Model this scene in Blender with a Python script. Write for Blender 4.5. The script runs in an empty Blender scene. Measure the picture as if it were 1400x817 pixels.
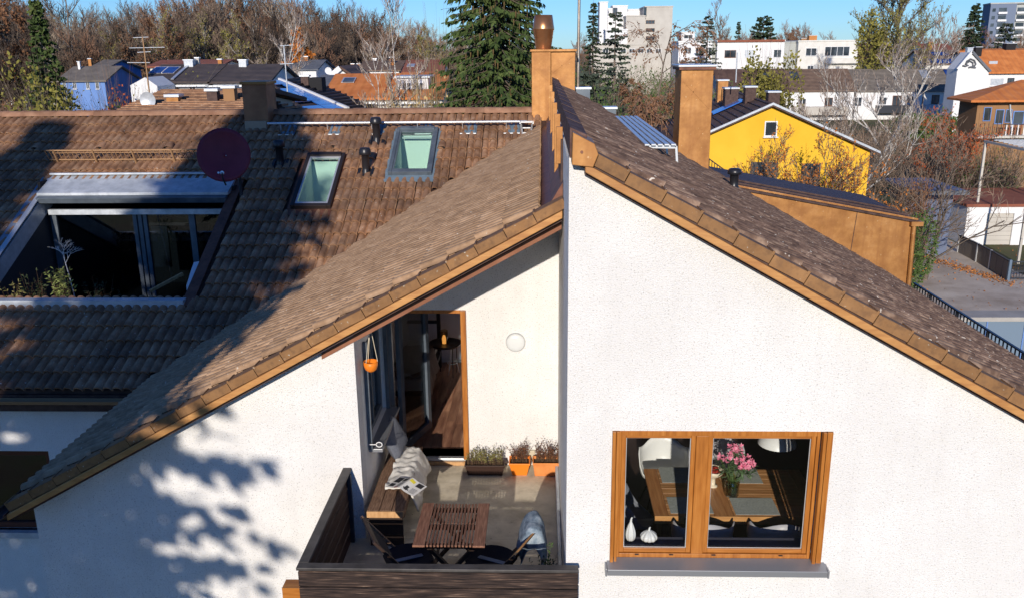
import bpy, bmesh, math, random
import numpy as np
from mathutils import Vector, Matrix
R = math.radians
random.seed(7)
S = bpy.context.scene
COL = S.collection

# ------------------------------------------------------------------ camera
EYE = Vector((0, 0, 11.4)); FPX = 1200.0; W0, H0 = 1400.0, 817.0
yaw, pitch, roll = R(2.0), R(16.0), R(-0.6)
F_ = Vector((-math.sin(yaw) * math.cos(pitch), math.cos(yaw) * math.cos(pitch), -math.sin(pitch)))
r0 = Vector((math.cos(yaw), math.sin(yaw), 0)); u0 = r0.cross(F_)
R_ = math.cos(roll) * r0 + math.sin(roll) * u0
U_ = -math.sin(roll) * r0 + math.cos(roll) * u0
cam = bpy.data.objects.new('camera', bpy.data.cameras.new('camera')); COL.objects.link(cam)
cam.data.sensor_width = 36; cam.data.lens = FPX / W0 * 36; cam.data.clip_end = 3000; cam.data.clip_start = .1
cam.matrix_world = Matrix((( R_.x, U_.x, -F_.x, EYE.x), (R_.y, U_.y, -F_.y, EYE.y), (R_.z, U_.z, -F_.z, EYE.z), (0, 0, 0, 1)))
S.camera = cam

# ------------------------------------------------------------------ light
SUN_EL, SUN_AZ = 17.7, 5.6           # degrees; azimuth measured from behind the camera towards its left
SV = Vector((math.sin(R(SUN_AZ)) * math.cos(R(SUN_EL)), math.cos(R(SUN_AZ)) * math.cos(R(SUN_EL)), -math.sin(R(SUN_EL))))
world = bpy.data.worlds.new('World'); S.world = world; world.use_nodes = True
nt = world.node_tree; bg = nt.nodes['Background']
sky = nt.nodes.new('ShaderNodeTexSky'); sky.sky_type = 'NISHITA'; sky.sun_disc = False
sky.sun_elevation = R(SUN_EL); sky.sun_rotation = R(180 + SUN_AZ); sky.altitude = 500; sky.air_density = 1.0; sky.dust_density = 0; sky.ozone_density = 3.5
tint = nt.nodes.new('ShaderNodeMix'); tint.data_type = 'RGBA'; tint.blend_type = 'MULTIPLY'; tint.inputs[0].default_value = 1; tint.inputs[7].default_value = (.41, .68, 1.12, 1)
nt.links.new(sky.outputs[0], tint.inputs[6]); nt.links.new(tint.outputs[2], bg.inputs[0]); bg.inputs[1].default_value = .13
sun = bpy.data.objects.new('sun', bpy.data.lights.new('sun', 'SUN')); COL.objects.link(sun)
sun.data.energy = 5.0; sun.data.angle = R(.53); sun.data.color = (1, .91, .80)
sun.rotation_euler = SV.to_track_quat('-Z', 'Y').to_euler()
S.view_settings.view_transform = 'Standard'; S.view_settings.look = 'None'; S.view_settings.exposure = -.12; S.view_settings.gamma = 1
S.cycles.max_bounces = 6; S.cycles.diffuse_bounces = 3; S.cycles.transparent_max_bounces = 12; S.cycles.sample_clamp_indirect = 5

# ------------------------------------------------------------------ helpers
def ray(x, y): return F_ + R_ * ((x - W0 / 2) / FPX) - U_ * ((y - H0 / 2) / FPX)
def pY(x, y, Y): d = ray(x, y); return EYE + d * (Y / d.y)
def pZ(x, y, Z): d = ray(x, y); return EYE + d * ((Z - EYE.z) / d.z)
def pX(x, y, X): d = ray(x, y); return EYE + d * (X / d.x)
def pr(P):
    d = Vector(P) - EYE; k = d.dot(F_)
    return (W0 / 2 + FPX * d.dot(R_) / k, H0 / 2 - FPX * d.dot(U_) / k, k)

class M:
    """collects shapes; build() links them as ONE mesh object"""
    def __init__(s): s.v = []; s.f = []; s.m = []; s.sm = []
    def add(s, vs, fs, mi=0, smooth=False):
        b = len(s.v); s.v += [tuple(p) for p in vs]; s.f += [tuple(b + i for i in f) for f in fs]
        s.m += [mi] * len(fs); s.sm += [smooth] * len(fs); return s
    def box(s, x0, x1, y0, y1, z0, z1, mi=0):
        vs = [(x0,y0,z0),(x1,y0,z0),(x1,y1,z0),(x0,y1,z0),(x0,y0,z1),(x1,y0,z1),(x1,y1,z1),(x0,y1,z1)]
        return s.add(vs, [(0,3,2,1),(4,5,6,7),(0,1,5,4),(1,2,6,5),(2,3,7,6),(3,0,4,7)], mi)
    def bar(s, a, b, w, h, up=(0,0,1), mi=0):
        """box beam from a to b, w wide, h high (centred)"""
        a = Vector(a); b = Vector(b); d = (b - a).normalized(); up = Vector(up)
        x = d.cross(up)
        if x.length < 1e-4: x = d.cross(Vector((1,0,0)))
        x.normalize(); y = x.cross(d).normalized()
        vs = []
        for p in (a, b):
            for sx, sy in ((-1,-1),(1,-1),(1,1),(-1,1)): vs.append(p + x * sx * w / 2 + y * sy * h / 2)
        return s.add(vs, [(0,3,2,1),(4,5,6,7),(0,1,5,4),(1,2,6,5),(2,3,7,6),(3,0,4,7)], mi)
    def tube(s, pts, rad, n=8, mi=0, cap=True, smooth=True):
        pts = [Vector(p) for p in pts]
        if not hasattr(rad, '__len__'): rad = [rad] * len(pts)
        vs = []; fs = []; prevx = None
        for i, p in enumerate(pts):
            d = (pts[min(i+1, len(pts)-1)] - pts[max(i-1, 0)])
            d = d.normalized() if d.length > 1e-9 else Vector((0,0,1))
            x = prevx - d * prevx.dot(d) if prevx else d.cross(Vector((0,0,1)) if abs(d.z) < .9 else Vector((1,0,0)))
            x.normalize(); prevx = x; y = d.cross(x)
            for k in range(n):
                a = 2 * math.pi * k / n; vs.append(p + (x * math.cos(a) + y * math.sin(a)) * rad[i])
        for i in range(len(pts) - 1):
            for k in range(n):
                fs.append((i*n+k, i*n+(k+1)%n, (i+1)*n+(k+1)%n, (i+1)*n+k))
        s.add(vs, fs, mi, smooth)
        if cap:
            s.add(vs[:n], [tuple(range(n))[::-1]], mi); s.add(vs[-n:], [tuple(range(n))], mi)
        return s
    def lathe(s, c, prof, n=20, mi=0, smooth=True):
        """prof = [(r, z)...] around the vertical through c"""
        c = Vector(c); vs = []; fs = []
        for r, z in prof:
            for k in range(n):
                a = 2 * math.pi * k / n; vs.append(c + Vector((r * math.cos(a), r * math.sin(a), z)))
        for i in range(len(prof) - 1):
            for k in range(n): fs.append((i*n+k, i*n+(k+1)%n, (i+1)*n+(k+1)%n, (i+1)*n+k))
        return s.add(vs, fs, mi, smooth)
    def prism(s, poly, vec, mi=0):
        """polygon (3-D points) extruded by vec"""
        poly = [Vector(p) for p in poly]; vec = Vector(vec); n = len(poly)
        vs = poly + [p + vec for p in poly]
        fs = [tuple(range(n))[::-1], tuple(range(n, 2*n))] + [(i, (i+1)%n, n+(i+1)%n, n+i) for i in range(n)]
        return s.add(vs, fs, mi)
    def mesh(s, name, mats):
        me = bpy.data.meshes.new(name); me.from_pydata(s.v, [], s.f)
        for m in (mats if isinstance(mats, (list, tuple)) else [mats]): me.materials.append(m)
        if s.f:
            me.polygons.foreach_set('material_index', s.m); me.polygons.foreach_set('use_smooth', s.sm)
        me.update(); return me
    def fix(s, me):
        bm = bmesh.new(); bm.from_mesh(me); bmesh.ops.recalc_face_normals(bm, faces=bm.faces); bm.to_mesh(me); bm.free()
    def build(s, name, mats, parent=None, bevel=0, fix=True):
        me = s.mesh(name, mats)
        if fix: s.fix(me)
        o = bpy.data.objects.new(name, me); COL.objects.link(o)
        if parent: adopt(o, parent)
        if bevel:
            b = o.modifiers.new('bevel', 'BEVEL'); b.width = bevel; b.segments = 2; b.limit_method = 'ANGLE'
        return o

def adopt(o, parent):
    o.parent = parent
    if parent.type == 'EMPTY' and parent.location.length: o.matrix_parent_inverse = Matrix.Translation(-parent.location)
def tag(o, label, cat, group=None):
    o['label'] = label; o['category'] = cat
    if group: o['group'] = group
    return o
def thing(name, label, cat, group=None):
    """an Empty at the origin of the thing's own frame; its parts are children"""
    o = bpy.data.objects.new(name, None); COL.objects.link(o); o.empty_display_size = .2
    return tag(o, label, cat, group)
def settle(o, P):
    """move the Empty to the thing's base while its parts stay where they stand"""
    P = Vector(P); o.location = P
    for c in o.children: c.matrix_parent_inverse = Matrix.Translation(-P)
def struct(o): o['kind'] = 'structure'; return o
def stuff(o): o['kind'] = 'stuff'; return o
def arr_mesh(name, V, Fq, mat, smooth=False, n=4):
    """fast mesh from numpy: V (k,3), Fq (m,n)"""
    me = bpy.data.meshes.new(name); V = np.asarray(V, np.float32); Fq = np.asarray(Fq, np.int32)
    me.vertices.add(len(V)); me.vertices.foreach_set('co', V.ravel())
    me.loops.add(Fq.size); me.loops.foreach_set('vertex_index', Fq.ravel())
    me.polygons.add(len(Fq)); me.polygons.foreach_set('loop_start', np.arange(0, Fq.size, n, dtype=np.int32))
    me.polygons.foreach_set('loop_total', np.full(len(Fq), n, np.int32))
    if smooth: me.polygons.foreach_set('use_smooth', np.ones(len(Fq), bool))
    for m in (mat if isinstance(mat, (list, tuple)) else [mat]): me.materials.append(m)
    me.update(calc_edges=True); return me
def link(name, me, parent=None, loc=None):
    o = bpy.data.objects.new(name, me); COL.objects.link(o)
    if loc is not None: o.location = loc
    if parent: o.parent = parent
    return o

# ------------------------------------------------------------------ materials
def mat(name, base=(.5,.5,.5), rough=.8, metal=0, ramp=None, scale=5, detail=4, stretch=(1,1,1), bump=0, bscale=40, bdist=.01,
        obj_random=0, spec=.3, speck=None, second=None, coord='geo', emit=None, rot=(0,0,0), streak=None):
    """noise-coloured principled material. ramp=[(pos,colour)...]; speck=(scale, threshold, colour); second=(scale, amount, colour)"""
    m = bpy.data.materials.new(name); m.use_nodes = True; N = m.node_tree.nodes; L = m.node_tree.links
    p = N['Principled BSDF']; p.inputs['Roughness'].default_value = rough; p.inputs['Metallic'].default_value = metal
    p.inputs['Specular IOR Level'].default_value = spec
    if coord == 'geo': src = N.new('ShaderNodeNewGeometry').outputs['Position']
    else: src = N.new('ShaderNodeTexCoord').outputs['Object']
    mp = N.new('ShaderNodeMapping'); mp.inputs['Scale'].default_value = stretch; mp.inputs['Rotation'].default_value = rot; L.new(src, mp.inputs[0])
    def noise(sc, dt=detail, r=.6):
        n = N.new('ShaderNodeTexNoise'); n.inputs['Scale'].default_value = sc; n.inputs['Detail'].default_value = dt; n.inputs['Roughness'].default_value = r
        L.new(mp.outputs[0], n.inputs['Vector']); return n.outputs['Fac']
    def mix(fac, a, b, mode='MIX'):
        x = N.new('ShaderNodeMix'); x.data_type = 'RGBA'; x.blend_type = mode
        if isinstance(fac, (int, float)): x.inputs[0].default_value = fac
        else: L.new(fac, x.inputs[0])
        for i, c in ((6, a), (7, b)):
            if isinstance(c, tuple): x.inputs[i].default_value = (*c, 1) if len(c) == 3 else c
            else: L.new(c, x.inputs[i])
        return x.outputs[2]
    def rampn(fac, stops):
        r = N.new('ShaderNodeValToRGB'); L.new(fac, r.inputs[0]); e = r.color_ramp.elements
        while len(e) < len(stops): e.new(.5)
        for k, (pos, c) in enumerate(stops): e[k].position = pos; e[k].color = (*c, 1) if len(c) == 3 else c
        return r.outputs[0]
    col = base
    if ramp: col = rampn(noise(scale), ramp)
    if second:
        sc, amt, c2 = second
        f = rampn(noise(sc), [(.45, (0,0,0)), (.65, (amt,)*3)]); col = mix(f, col, c2)
    if streak:
        m2 = N.new('ShaderNodeMapping'); m2.inputs['Scale'].default_value = (5, 5, .30); L.new(src, m2.inputs[0]); n2 = N.new('ShaderNodeTexNoise'); n2.inputs['Scale'].default_value = 1.6; n2.inputs['Detail'].default_value = 5; L.new(m2.outputs[0], n2.inputs['Vector'])
        col = mix(rampn(n2.outputs['Fac'], [(.50, (0,0,0)), (.72, (streak[0],)*3)]), col, streak[1])
    if speck:
        sc, th, c2 = speck
        f = rampn(noise(sc, 2), [(th, (0,0,0)), (th + .04, (1,1,1))]); col = mix(f, col, c2)
    if obj_random:
        oi = N.new('ShaderNodeObjectInfo'); mr = N.new('ShaderNodeMapRange'); L.new(oi.outputs['Random'], mr.inputs[0])
        mr.inputs[3].default_value = 1 - obj_random; mr.inputs[4].default_value = 1 + obj_random
        hv = N.new('ShaderNodeHueSaturation'); L.new(mr.outputs[0], hv.inputs['Value'])
        if isinstance(col, tuple): hv.inputs['Color'].default_value = (*col, 1)
        else: L.new(col, hv.inputs['Color'])
        col = hv.outputs[0]
    if isinstance(col, tuple): p.inputs['Base Color'].default_value = (*col, 1)
    else: L.new(col, p.inputs['Base Color'])
    if bump:
        b = N.new('ShaderNodeBump'); b.inputs['Strength'].default_value = bump; b.inputs['Distance'].default_value = bdist
        L.new(noise(bscale, 3), b.inputs['Height']); L.new(b.outputs[0], p.inputs['Normal'])
    if emit:
        p.inputs['Emission Color'].default_value = (*emit[0], 1); p.inputs['Emission Strength'].default_value = emit[1]
    return m
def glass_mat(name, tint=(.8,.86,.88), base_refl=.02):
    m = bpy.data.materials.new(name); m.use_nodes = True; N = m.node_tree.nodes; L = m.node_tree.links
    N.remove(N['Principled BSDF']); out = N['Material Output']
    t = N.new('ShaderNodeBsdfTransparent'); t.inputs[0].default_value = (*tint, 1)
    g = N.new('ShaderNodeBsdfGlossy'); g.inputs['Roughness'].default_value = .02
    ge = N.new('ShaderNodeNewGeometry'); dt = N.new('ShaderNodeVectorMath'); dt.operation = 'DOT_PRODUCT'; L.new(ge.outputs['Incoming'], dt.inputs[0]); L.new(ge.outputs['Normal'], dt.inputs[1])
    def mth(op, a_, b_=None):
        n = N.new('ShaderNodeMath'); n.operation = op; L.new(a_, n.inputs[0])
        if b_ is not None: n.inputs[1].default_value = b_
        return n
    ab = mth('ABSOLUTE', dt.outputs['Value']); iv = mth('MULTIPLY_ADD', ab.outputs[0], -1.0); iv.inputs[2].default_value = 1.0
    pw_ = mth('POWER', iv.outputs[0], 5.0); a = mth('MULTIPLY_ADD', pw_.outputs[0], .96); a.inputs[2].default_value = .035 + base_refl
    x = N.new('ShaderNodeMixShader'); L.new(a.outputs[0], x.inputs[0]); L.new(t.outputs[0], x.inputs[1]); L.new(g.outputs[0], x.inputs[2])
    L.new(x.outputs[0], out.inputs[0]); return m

stucco = mat('white stucco', rough=.95, ramp=[(.3,(.78,.765,.74)),(.7,(.86,.85,.83))], scale=1.3, bump=.8, bscale=80, bdist=.020, speck=(66,.61,(.54,.525,.50)), second=(1.1,.35,(.70,.68,.655)), streak=(.14, (.60,.585,.55)), spec=.1)
stucco2 = mat('weathered stucco', rough=.95, ramp=[(.3,(.78,.77,.74)),(.7,(.86,.85,.83))], scale=2.5, bump=.9, bscale=50, bdist=.02, spec=.1)
tile_main = mat('brown concrete tile', rough=.85, ramp=[(.25,(.16,.078,.040)),(.5,(.32,.17,.092)),(.75,(.52,.32,.19))], scale=4, detail=6, obj_random=.22, bump=.3, bscale=60, bdist=.004, second=(1.2,.55,(.13,.085,.06)), speck=(20,.70,(.60,.56,.48)))
tile_light = mat('weathered light brown tile', rough=.9, ramp=[(.25,(.23,.14,.078)),(.5,(.39,.245,.142)),(.75,(.53,.36,.225))], scale=6, detail=6, obj_random=.14, bump=.4, bscale=80, bdist=.004, speck=(22,.70,(.62,.56,.46)))
tile_dark = mat('mossy dark brown tile', rough=.9, ramp=[(.3,(.075,.045,.032)),(.5,(.18,.112,.078)),(.72,(.42,.29,.20))], scale=7, detail=6, obj_random=.2, bump=.4, bscale=80, bdist=.004, speck=(20,.67,(.58,.52,.44)))
verge_m = mat('smooth brown verge tile', rough=.7, ramp=[(.3,(.215,.108,.042)),(.7,(.32,.17,.07))], scale=7, obj_random=.14, bump=.2, bscale=30, bdist=.003, second=(14,.6,(.12,.062,.03)), speck=(26,.69,(.42,.36,.28)))
copper = mat('aged copper sheet', rough=.5, metal=.35, ramp=[(.3,(.29,.125,.035)),(.55,(.43,.205,.065)),(.75,(.54,.29,.11))], scale=3.0, detail=8, streak=(.6, (.27,.11,.035)), bump=.15, bscale=5, bdist=.02, second=(5,.4,(.27,.115,.04)), speck=(15,.69,(.58,.38,.20)))
copper_red = mat('dark red copper flashing', rough=.55, metal=.3, ramp=[(.3,(.10,.045,.032)),(.7,(.22,.095,.06))], scale=6)
gold = mat('varnished light verge board', rough=.5, ramp=[(.3,(.38,.175,.055)),(.7,(.56,.29,.10))], scale=3, detail=6, stretch=(1,1,6), second=(5,.4,(.32,.13,.05)))
brown_metal = mat('dark brown sheet metal', rough=.6, metal=.2, ramp=[(.3,(.045,.025,.022)),(.7,(.10,.06,.05))], scale=8)
tan_metal = mat('tan painted metal', (.34,.20,.10), rough=.55, metal=.2)
zinc = mat('light zinc sheet', rough=.45, metal=.25, ramp=[(.3,(.40,.44,.48)),(.7,(.62,.65,.68))], scale=3, detail=6, second=(8,.5,(.34,.36,.38)))
galv = mat('galvanised steel', (.62,.64,.66), rough=.38, metal=.6)
grey_tile = mat('grey blue coated tile', rough=.6, metal=.2, ramp=[(.3,(.13,.19,.24)),(.7,(.20,.27,.33))], scale=8)
anthracite = mat('anthracite paint', (.035,.04,.05), rough=.45)
black = mat('black plastic', (.018,.018,.022), rough=.35, spec=.5)
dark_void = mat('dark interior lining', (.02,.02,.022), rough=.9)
greyframe = mat('grey window cladding', rough=.4, metal=.3, ramp=[(.3,(.085,.105,.13)),(.7,(.15,.18,.21))], scale=4)
brownframe = mat('brown window cladding', (.035,.028,.028), rough=.4, metal=.3)
sill_m = mat('grey aluminium sill', (.30,.31,.33), rough=.4, metal=.5)
oak = mat('golden oak window wood', rough=.42, ramp=[(.3,(.27,.088,.012)),(.5,(.38,.135,.022)),(.7,(.47,.19,.04))], scale=4, detail=8, stretch=(8,8,.6), spec=.4)
oak_h = mat('golden oak cross wood', rough=.42, ramp=[(.3,(.27,.088,.012)),(.5,(.38,.135,.022)),(.7,(.47,.19,.04))], scale=4, detail=8, stretch=(.6,8,8), spec=.4)
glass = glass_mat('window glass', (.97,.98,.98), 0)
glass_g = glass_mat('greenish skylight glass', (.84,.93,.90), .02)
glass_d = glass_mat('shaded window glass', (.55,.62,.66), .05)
mesh_w = mat('burnt weathered plank', rough=.9, ramp=[(.38,(.014,.010,.010)),(.56,(.055,.036,.029)),(.66,(.14,.09,.065)),(.76,(.42,.32,.24))], scale=4.5, detail=9, stretch=(.75,6,16), bump=.6, bscale=8, bdist=.01)
dark_plank = mat('dark stained plank', rough=.75, ramp=[(.3,(.03,.017,.014)),(.7,(.10,.058,.045))], scale=4, stretch=(10,1,10), bump=.3, bscale=10)
railcap = mat('dark grey rail cap', rough=.5, ramp=[(.3,(.035,.032,.032)),(.7,(.085,.078,.074))], scale=6, stretch=(1,1,1))
concrete = mat('beige balcony concrete', rough=.9, ramp=[(.3,(.50,.44,.32)),(.55,(.62,.55,.42)),(.75,(.70,.63,.50))], scale=2.2, detail=8, bump=.15, bscale=40, speck=(14,.72,(.16,.13,.10)), second=(5,.4,(.22,.18,.13)))
old_wood = mat('weathered brown wood', rough=.8, ramp=[(.3,(.10,.055,.035)),(.5,(.20,.115,.07)),(.7,(.32,.20,.13))], scale=5, detail=8, stretch=(14,1.5,14), bump=.3, bscale=10, bdist=.004)
table_wood = mat('reddish brown slat wood', rough=.6, ramp=[(.3,(.11,.048,.030)),(.5,(.19,.088,.055)),(.7,(.29,.155,.10))], scale=5, detail=6, stretch=(14,1.2,14), obj_random=.2)
end_wood = mat('raw light wood', rough=.7, ramp=[(.3,(.42,.22,.09)),(.7,(.60,.36,.17))], scale=8, stretch=(3,3,1))
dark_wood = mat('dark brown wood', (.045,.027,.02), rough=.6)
floor_wood = mat('dark walnut floor plank', rough=.35, ramp=[(.25,(.13,.055,.035)),(.5,(.33,.16,.10)),(.75,(.58,.33,.20))], scale=2.0, detail=8, stretch=(7,.8,7), obj_random=.25, spec=.5)
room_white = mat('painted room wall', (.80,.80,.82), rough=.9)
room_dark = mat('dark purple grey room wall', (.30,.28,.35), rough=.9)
terra = mat('orange terracotta', rough=.8, ramp=[(.3,(.56,.185,.045)),(.7,(.70,.27,.08))], scale=8)
orange = mat('orange plastic', (.80,.22,.02), rough=.4)
brown_pl = mat('dark brown plastic', (.045,.024,.018), rough=.5)
soil = mat('potting soil', ramp=[(.3,(.03,.02,.012)),(.7,(.09,.055,.03))], scale=40, rough=1)
white_pl = mat('white plastic', (.75,.75,.74), rough=.4)
opal = mat('opal lamp glass', (.66,.68,.68), rough=.25, spec=.5)
cloth_w = mat('cream blanket', rough=.95, ramp=[(.3,(.60,.58,.53)),(.7,(.76,.74,.69))], scale=14, bump=.3, bscale=90, bdist=.003)
cloth_g = mat('slate grey cushion', rough=.95, ramp=[(.3,(.10,.11,.135)),(.7,(.15,.16,.19))], scale=40, bump=.3, bscale=120, bdist=.002)
denim = mat('blue denim', rough=.95, ramp=[(.3,(.085,.12,.16)),(.5,(.20,.26,.32)),(.7,(.36,.42,.47))], scale=16, bump=.3, bscale=120, bdist=.003)
black_cloth = mat('black sling fabric', (.012,.012,.02), rough=.9)
grey_strap = mat('grey webbing', (.22,.25,.30), rough=.8)
rope = mat('pale rope', (.62,.55,.42), rough=.9)
maroon = mat('maroon dish enamel', rough=.5, ramp=[(.3,(.14,.014,.028)),(.7,(.20,.026,.045))], scale=2)
asphalt = mat('asphalt', rough=.95, ramp=[(.3,(.42,.36,.30)),(.5,(.53,.46,.39)),(.7,(.62,.55,.47))], scale=.6, detail=8, second=(.35,.5,(.22,.15,.10)), speck=(6,.72,(.34,.16,.06)))
earth = mat('winter garden ground', rough=1, ramp=[(.3,(.06,.045,.028)),(.45,(.10,.08,.04)),(.6,(.08,.10,.03)),(.75,(.17,.11,.06))], scale=.35, detail=8)
pave = mat('pale paving', rough=.9, ramp=[(.3,(.30,.285,.26)),(.7,(.42,.40,.37))], scale=1.2, detail=6)
leaf_lit = mat('fallen orange leaves', rough=.9, ramp=[(.3,(.30,.10,.03)),(.7,(.50,.22,.06))], scale=3)

# ------------------------------------------------------------------ ground
def sheet(name, x0, x1, y0, y1, z, m, th=0):
    b = M()
    if th: b.box(x0, x1, y0, y1, z - th, z)
    else: b.add([(x0,y0,z),(x1,y0,z),(x1,y1,z),(x0,y1,z)], [(0,1,2,3)])
    return struct(b.build(name, m))
sheet('ground', -900, 900, -60, 1500, 0, earth)

# ------------------------------------------------------------------ the two joined houses
FL = 6.05                               # balcony floor
SG = .55                                # slope of the left gable roof
def zL(x): return 9.93 + SG * (x - .2)
def zR(x): return 10.66 - .565 * (x - .25)
MS = .52
def zM(y): return 6.52 + MS * (y - 12.2)
RY = 19.0; RZ = zM(RY)
gable = thing('gable_house', 'white rendered gable house with brown tiled roofs, set-back balcony and wide oak window', 'house')
terr = thing('terraced_house', 'white house wing behind with long brown tiled roof, two skylights and a cut-out roof terrace', 'house')

def wall_y(m, y0, y1, xs, zb, top, holes=()):
    """wall slab between y0 and y1, split at xs; top(x) its upper edge; holes (x0,x1,z0,z1)"""
    cuts = sorted(set(list(xs) + [h[0] for h in holes] + [h[1] for h in holes]))
    for a, b in zip(cuts, cuts[1:]):
        hs = [h for h in holes if h[0] <= a + 1e-6 and h[1] >= b - 1e-6]
        segs = []; z = zb
        for h in sorted(hs, key=lambda h: h[2]):
            segs.append((z, z, h[2], h[2])); z = h[3]
        segs.append((z, z, top(a), top(b)))
        for (p, q, r, s) in segs:
            if r - p < 1e-4: continue
            m.prism([(a,y0,p),(b,y0,q),(b,y0,s),(a,y0,r)], (0, y1 - y0, 0))
    return m
def wall_x(m, x0, x1, ys, zb, top, holes=()):
    cuts = sorted(set(list(ys) + [h[0] for h in holes] + [h[1] for h in holes]))
    for a, b in zip(cuts, cuts[1:]):
        hs = [h for h in holes if h[0] <= a + 1e-6 and h[1] >= b - 1e-6]
        segs = []; z = zb
        for h in sorted(hs, key=lambda h: h[2]):
            segs.append((z, z, h[2], h[2])); z = h[3]
        segs.append((z, z, top(a), top(b)))
        for (p, q, r, s) in segs:
            if r - p < 1e-4: continue
            m.prism([(x0,a,p),(x0,b,q),(x0,b,s),(x0,a,r)], (x1 - x0, 0, 0))
    return m

WX0, WX1, WZ0, WZ1 = .612, 2.50, 6.93, 8.21       # oak window opening
XL = -2.0                                        # inner left wall of the balcony recess
XR = .22
DX0, DX1, DZ0, DZ1 = -2.0, -.975, 6.14, 8.20      # balcony door opening (right jamb at DX1)
w = M()
wall_y(w, 7.0, 7.30, [XR, 6.6], 0, lambda x: zR(x) - .12, [(WX0, WX1, WZ0, WZ1)]); w.build('wall', stucco, gable)
w = M(); wall_x(w, XR, XR + .3, [7.303, 11.0, 19.2], 0, lambda y: 10.5)
w.build('wall', stucco2, gable)
w = M(); wall_y(w, 8.80, 9.05, [-5.80, XL], 0, lambda x: zL(x) - .16); w.build('wall', stucco, gable)
w = M(); wall_x(w, XL - .25, XL, [9.053, 9.28, 10.45, 10.62], 0, lambda y: 9.93 + SG*(XL-.45) - .16 - .02, [(9.28, 10.45, 6.95, 8.2)]); w.build('wall', stucco2, gable)
w = M(); wall_y(w, 10.65, 10.95, [-3.6, DX0, DX1, XR - .003], FL - .2, lambda x: zL(x) - .163, [(DX0, DX1, DZ0, DZ1)]); w.build('wall', stucco, gable)
w = M(); wall_x(w, -5.80, -5.55, [9.053, 12.6], 0, lambda y: 6.6); w.build('wall', stucco, gable)
w = M(); wall_x(w, 6.3, 6.6, [7.303, 18.8], 0, lambda y: 6.9); w.build('wall', stucco, gable)
w = M(); wall_y(w, 18.8, 19.1, [.55, 6.6], 0, lambda x: zR(x) - .14); w.build('wall', stucco, gable)

# roof decks (under the tiles)
def slab(m, pts, th=.08): return m.prism(pts, (0, 0, -th))
deck = M(); Yv = 8.52
slab(deck, [(-5.88, Yv, zL(-5.88)-.05), (.20, Yv, zL(.20)-.05), (.20, 19.0, zL(.2)-.05), (-1.0, 17.5, zL(-1)-.05), (-6.02, 12.0, zL(-5.88)-.05)])
deckL = deck.build('roof', copper_red, gable)
deck = M(); slab(deck, [(.25, 6.88, zR(.25)-.05), (7.0, 6.88, zR(7.0)-.05), (7.0, 19.2, zR(7)-.05), (.25, 19.75, zR(.25)-.05)])
deckR = deck.build('roof', brown_metal, gable)
OX0, OX1, OY0, OY1 = -9.62, -5.90, 13.83, 16.85     # cut-out roof terrace
def mp(x, y, d=0): return (x, y, zM(y) - .05 + d)
deck = M(); XF = -15.0; XE = 1.6
SK = [(-4.63, -3.93, 16.06, 17.50), (-2.94, -2.15, 16.99, 18.30)]
for x0, x1, y0, y1 in ((XF, -6.0, 12.2, OY0), (XF, OX0, OY0, OY1), (OX1, -4.0, OY0, 16.06), (OX1, -4.63, 16.06, OY1), (-4.63, -4.0, 16.06, 16.0601),
                       (XF, -4.63, OY1, RY), (-4.63, -3.93, 17.50, RY), (-3.93, -2.94, OY1, RY), (-2.94, -2.15, OY1, 16.99), (-2.94, -2.15, 18.30, RY), (-2.15, XE - 1.4, OY1, RY)):
    if y1 - y0 > .01: slab(deck, [mp(x0, y0), mp(x1, y0), mp(x1, y1), mp(x0, y1)])
slab(deck, [mp(-6.0,12.3), mp(-4.0,14.6), mp(-4.0,OY0+.9), mp(-6.0,OY0)])
slab(deck, [mp(-3.93, 14.7), mp(-1.8, OY1), mp(-3.93, OY1)])
deckM = deck.build('roof', brown_metal, terr)
# rear slope of the main roof
back = M(); slab(back, [(XF, RY, RZ), (XE-1.4, RY, RZ), (XE-1.4, RY + 7, RZ - 3.6), (XF, RY + 7, RZ - 3.6)]); back.build('rear_slope', tile_main, terr)

# ---- tiles
def tile_mesh(name, m, w=.30, ln=.395, h=.044, gap=.006):
    """two rounded rolls with narrow grooves; open below its lower lip"""
    us = [.07, .15, .38, .64, .80, .90]; hs = [-.35, .70, 1, .90, .45, -.35]
    prof = [((k + u) * w / 2, z * h) for k in (0, 1) for u, z in zip(us, hs)] + [(w - gap * .3, -.2 * h)]
    b = M(); n = len(prof)
    top = [(x, 0, z + .050) for x, z in prof] + [(x, ln, z + .0) for x, z in prof]
    b.add(top, [(i, i+1, n+i+1, n+i) for i in range(n-1)], 0, True)
    lip = [(x, 0, z + .050) for x, z in prof] + [(x, 0.003, z + .020) for x, z in prof]
    b.add(lip, [(i, n+i, n+i+1, i+1) for i in range(n-1)])
    return b.mesh(name, m)
def frame_of(O, U, V):
    U = Vector(U).normalized(); V = Vector(V).normalized(); return Vector(O), U, V, U.cross(V).normalized()
def lay(me, fr, cells, parent, name='tile', jit=.004, rng=random):
    """cells = (u, v) lower-left corners; returns objects / leftover matrices"""
    O, U, V, Nn = fr; out = []
    for u, v in cells:
        P = O + U * (u + rng.uniform(-jit, jit)) + V * (v + rng.uniform(-jit, jit)) + Nn * rng.uniform(0, .006)
        a = rng.uniform(-.012, .012); U2 = (U * math.cos(a) + V * math.sin(a)); V2 = (V * math.cos(a) - U * math.sin(a))
        t = rng.uniform(-.012, .012); V3 = (V2 * math.cos(t) + Nn * math.sin(t)); N3 = U2.cross(V3)
        out.append(Matrix(((U2.x, V3.x, N3.x, P.x), (U2.y, V3.y, N3.y, P.y), (U2.z, V3.z, N3.z, P.z), (0,0,0,1))))
    return out
def in_view(P, marg=25):
    x, y, k = pr(P); return k > 0 and -marg < x < W0 + marg and -marg < y < H0 + marg
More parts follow.
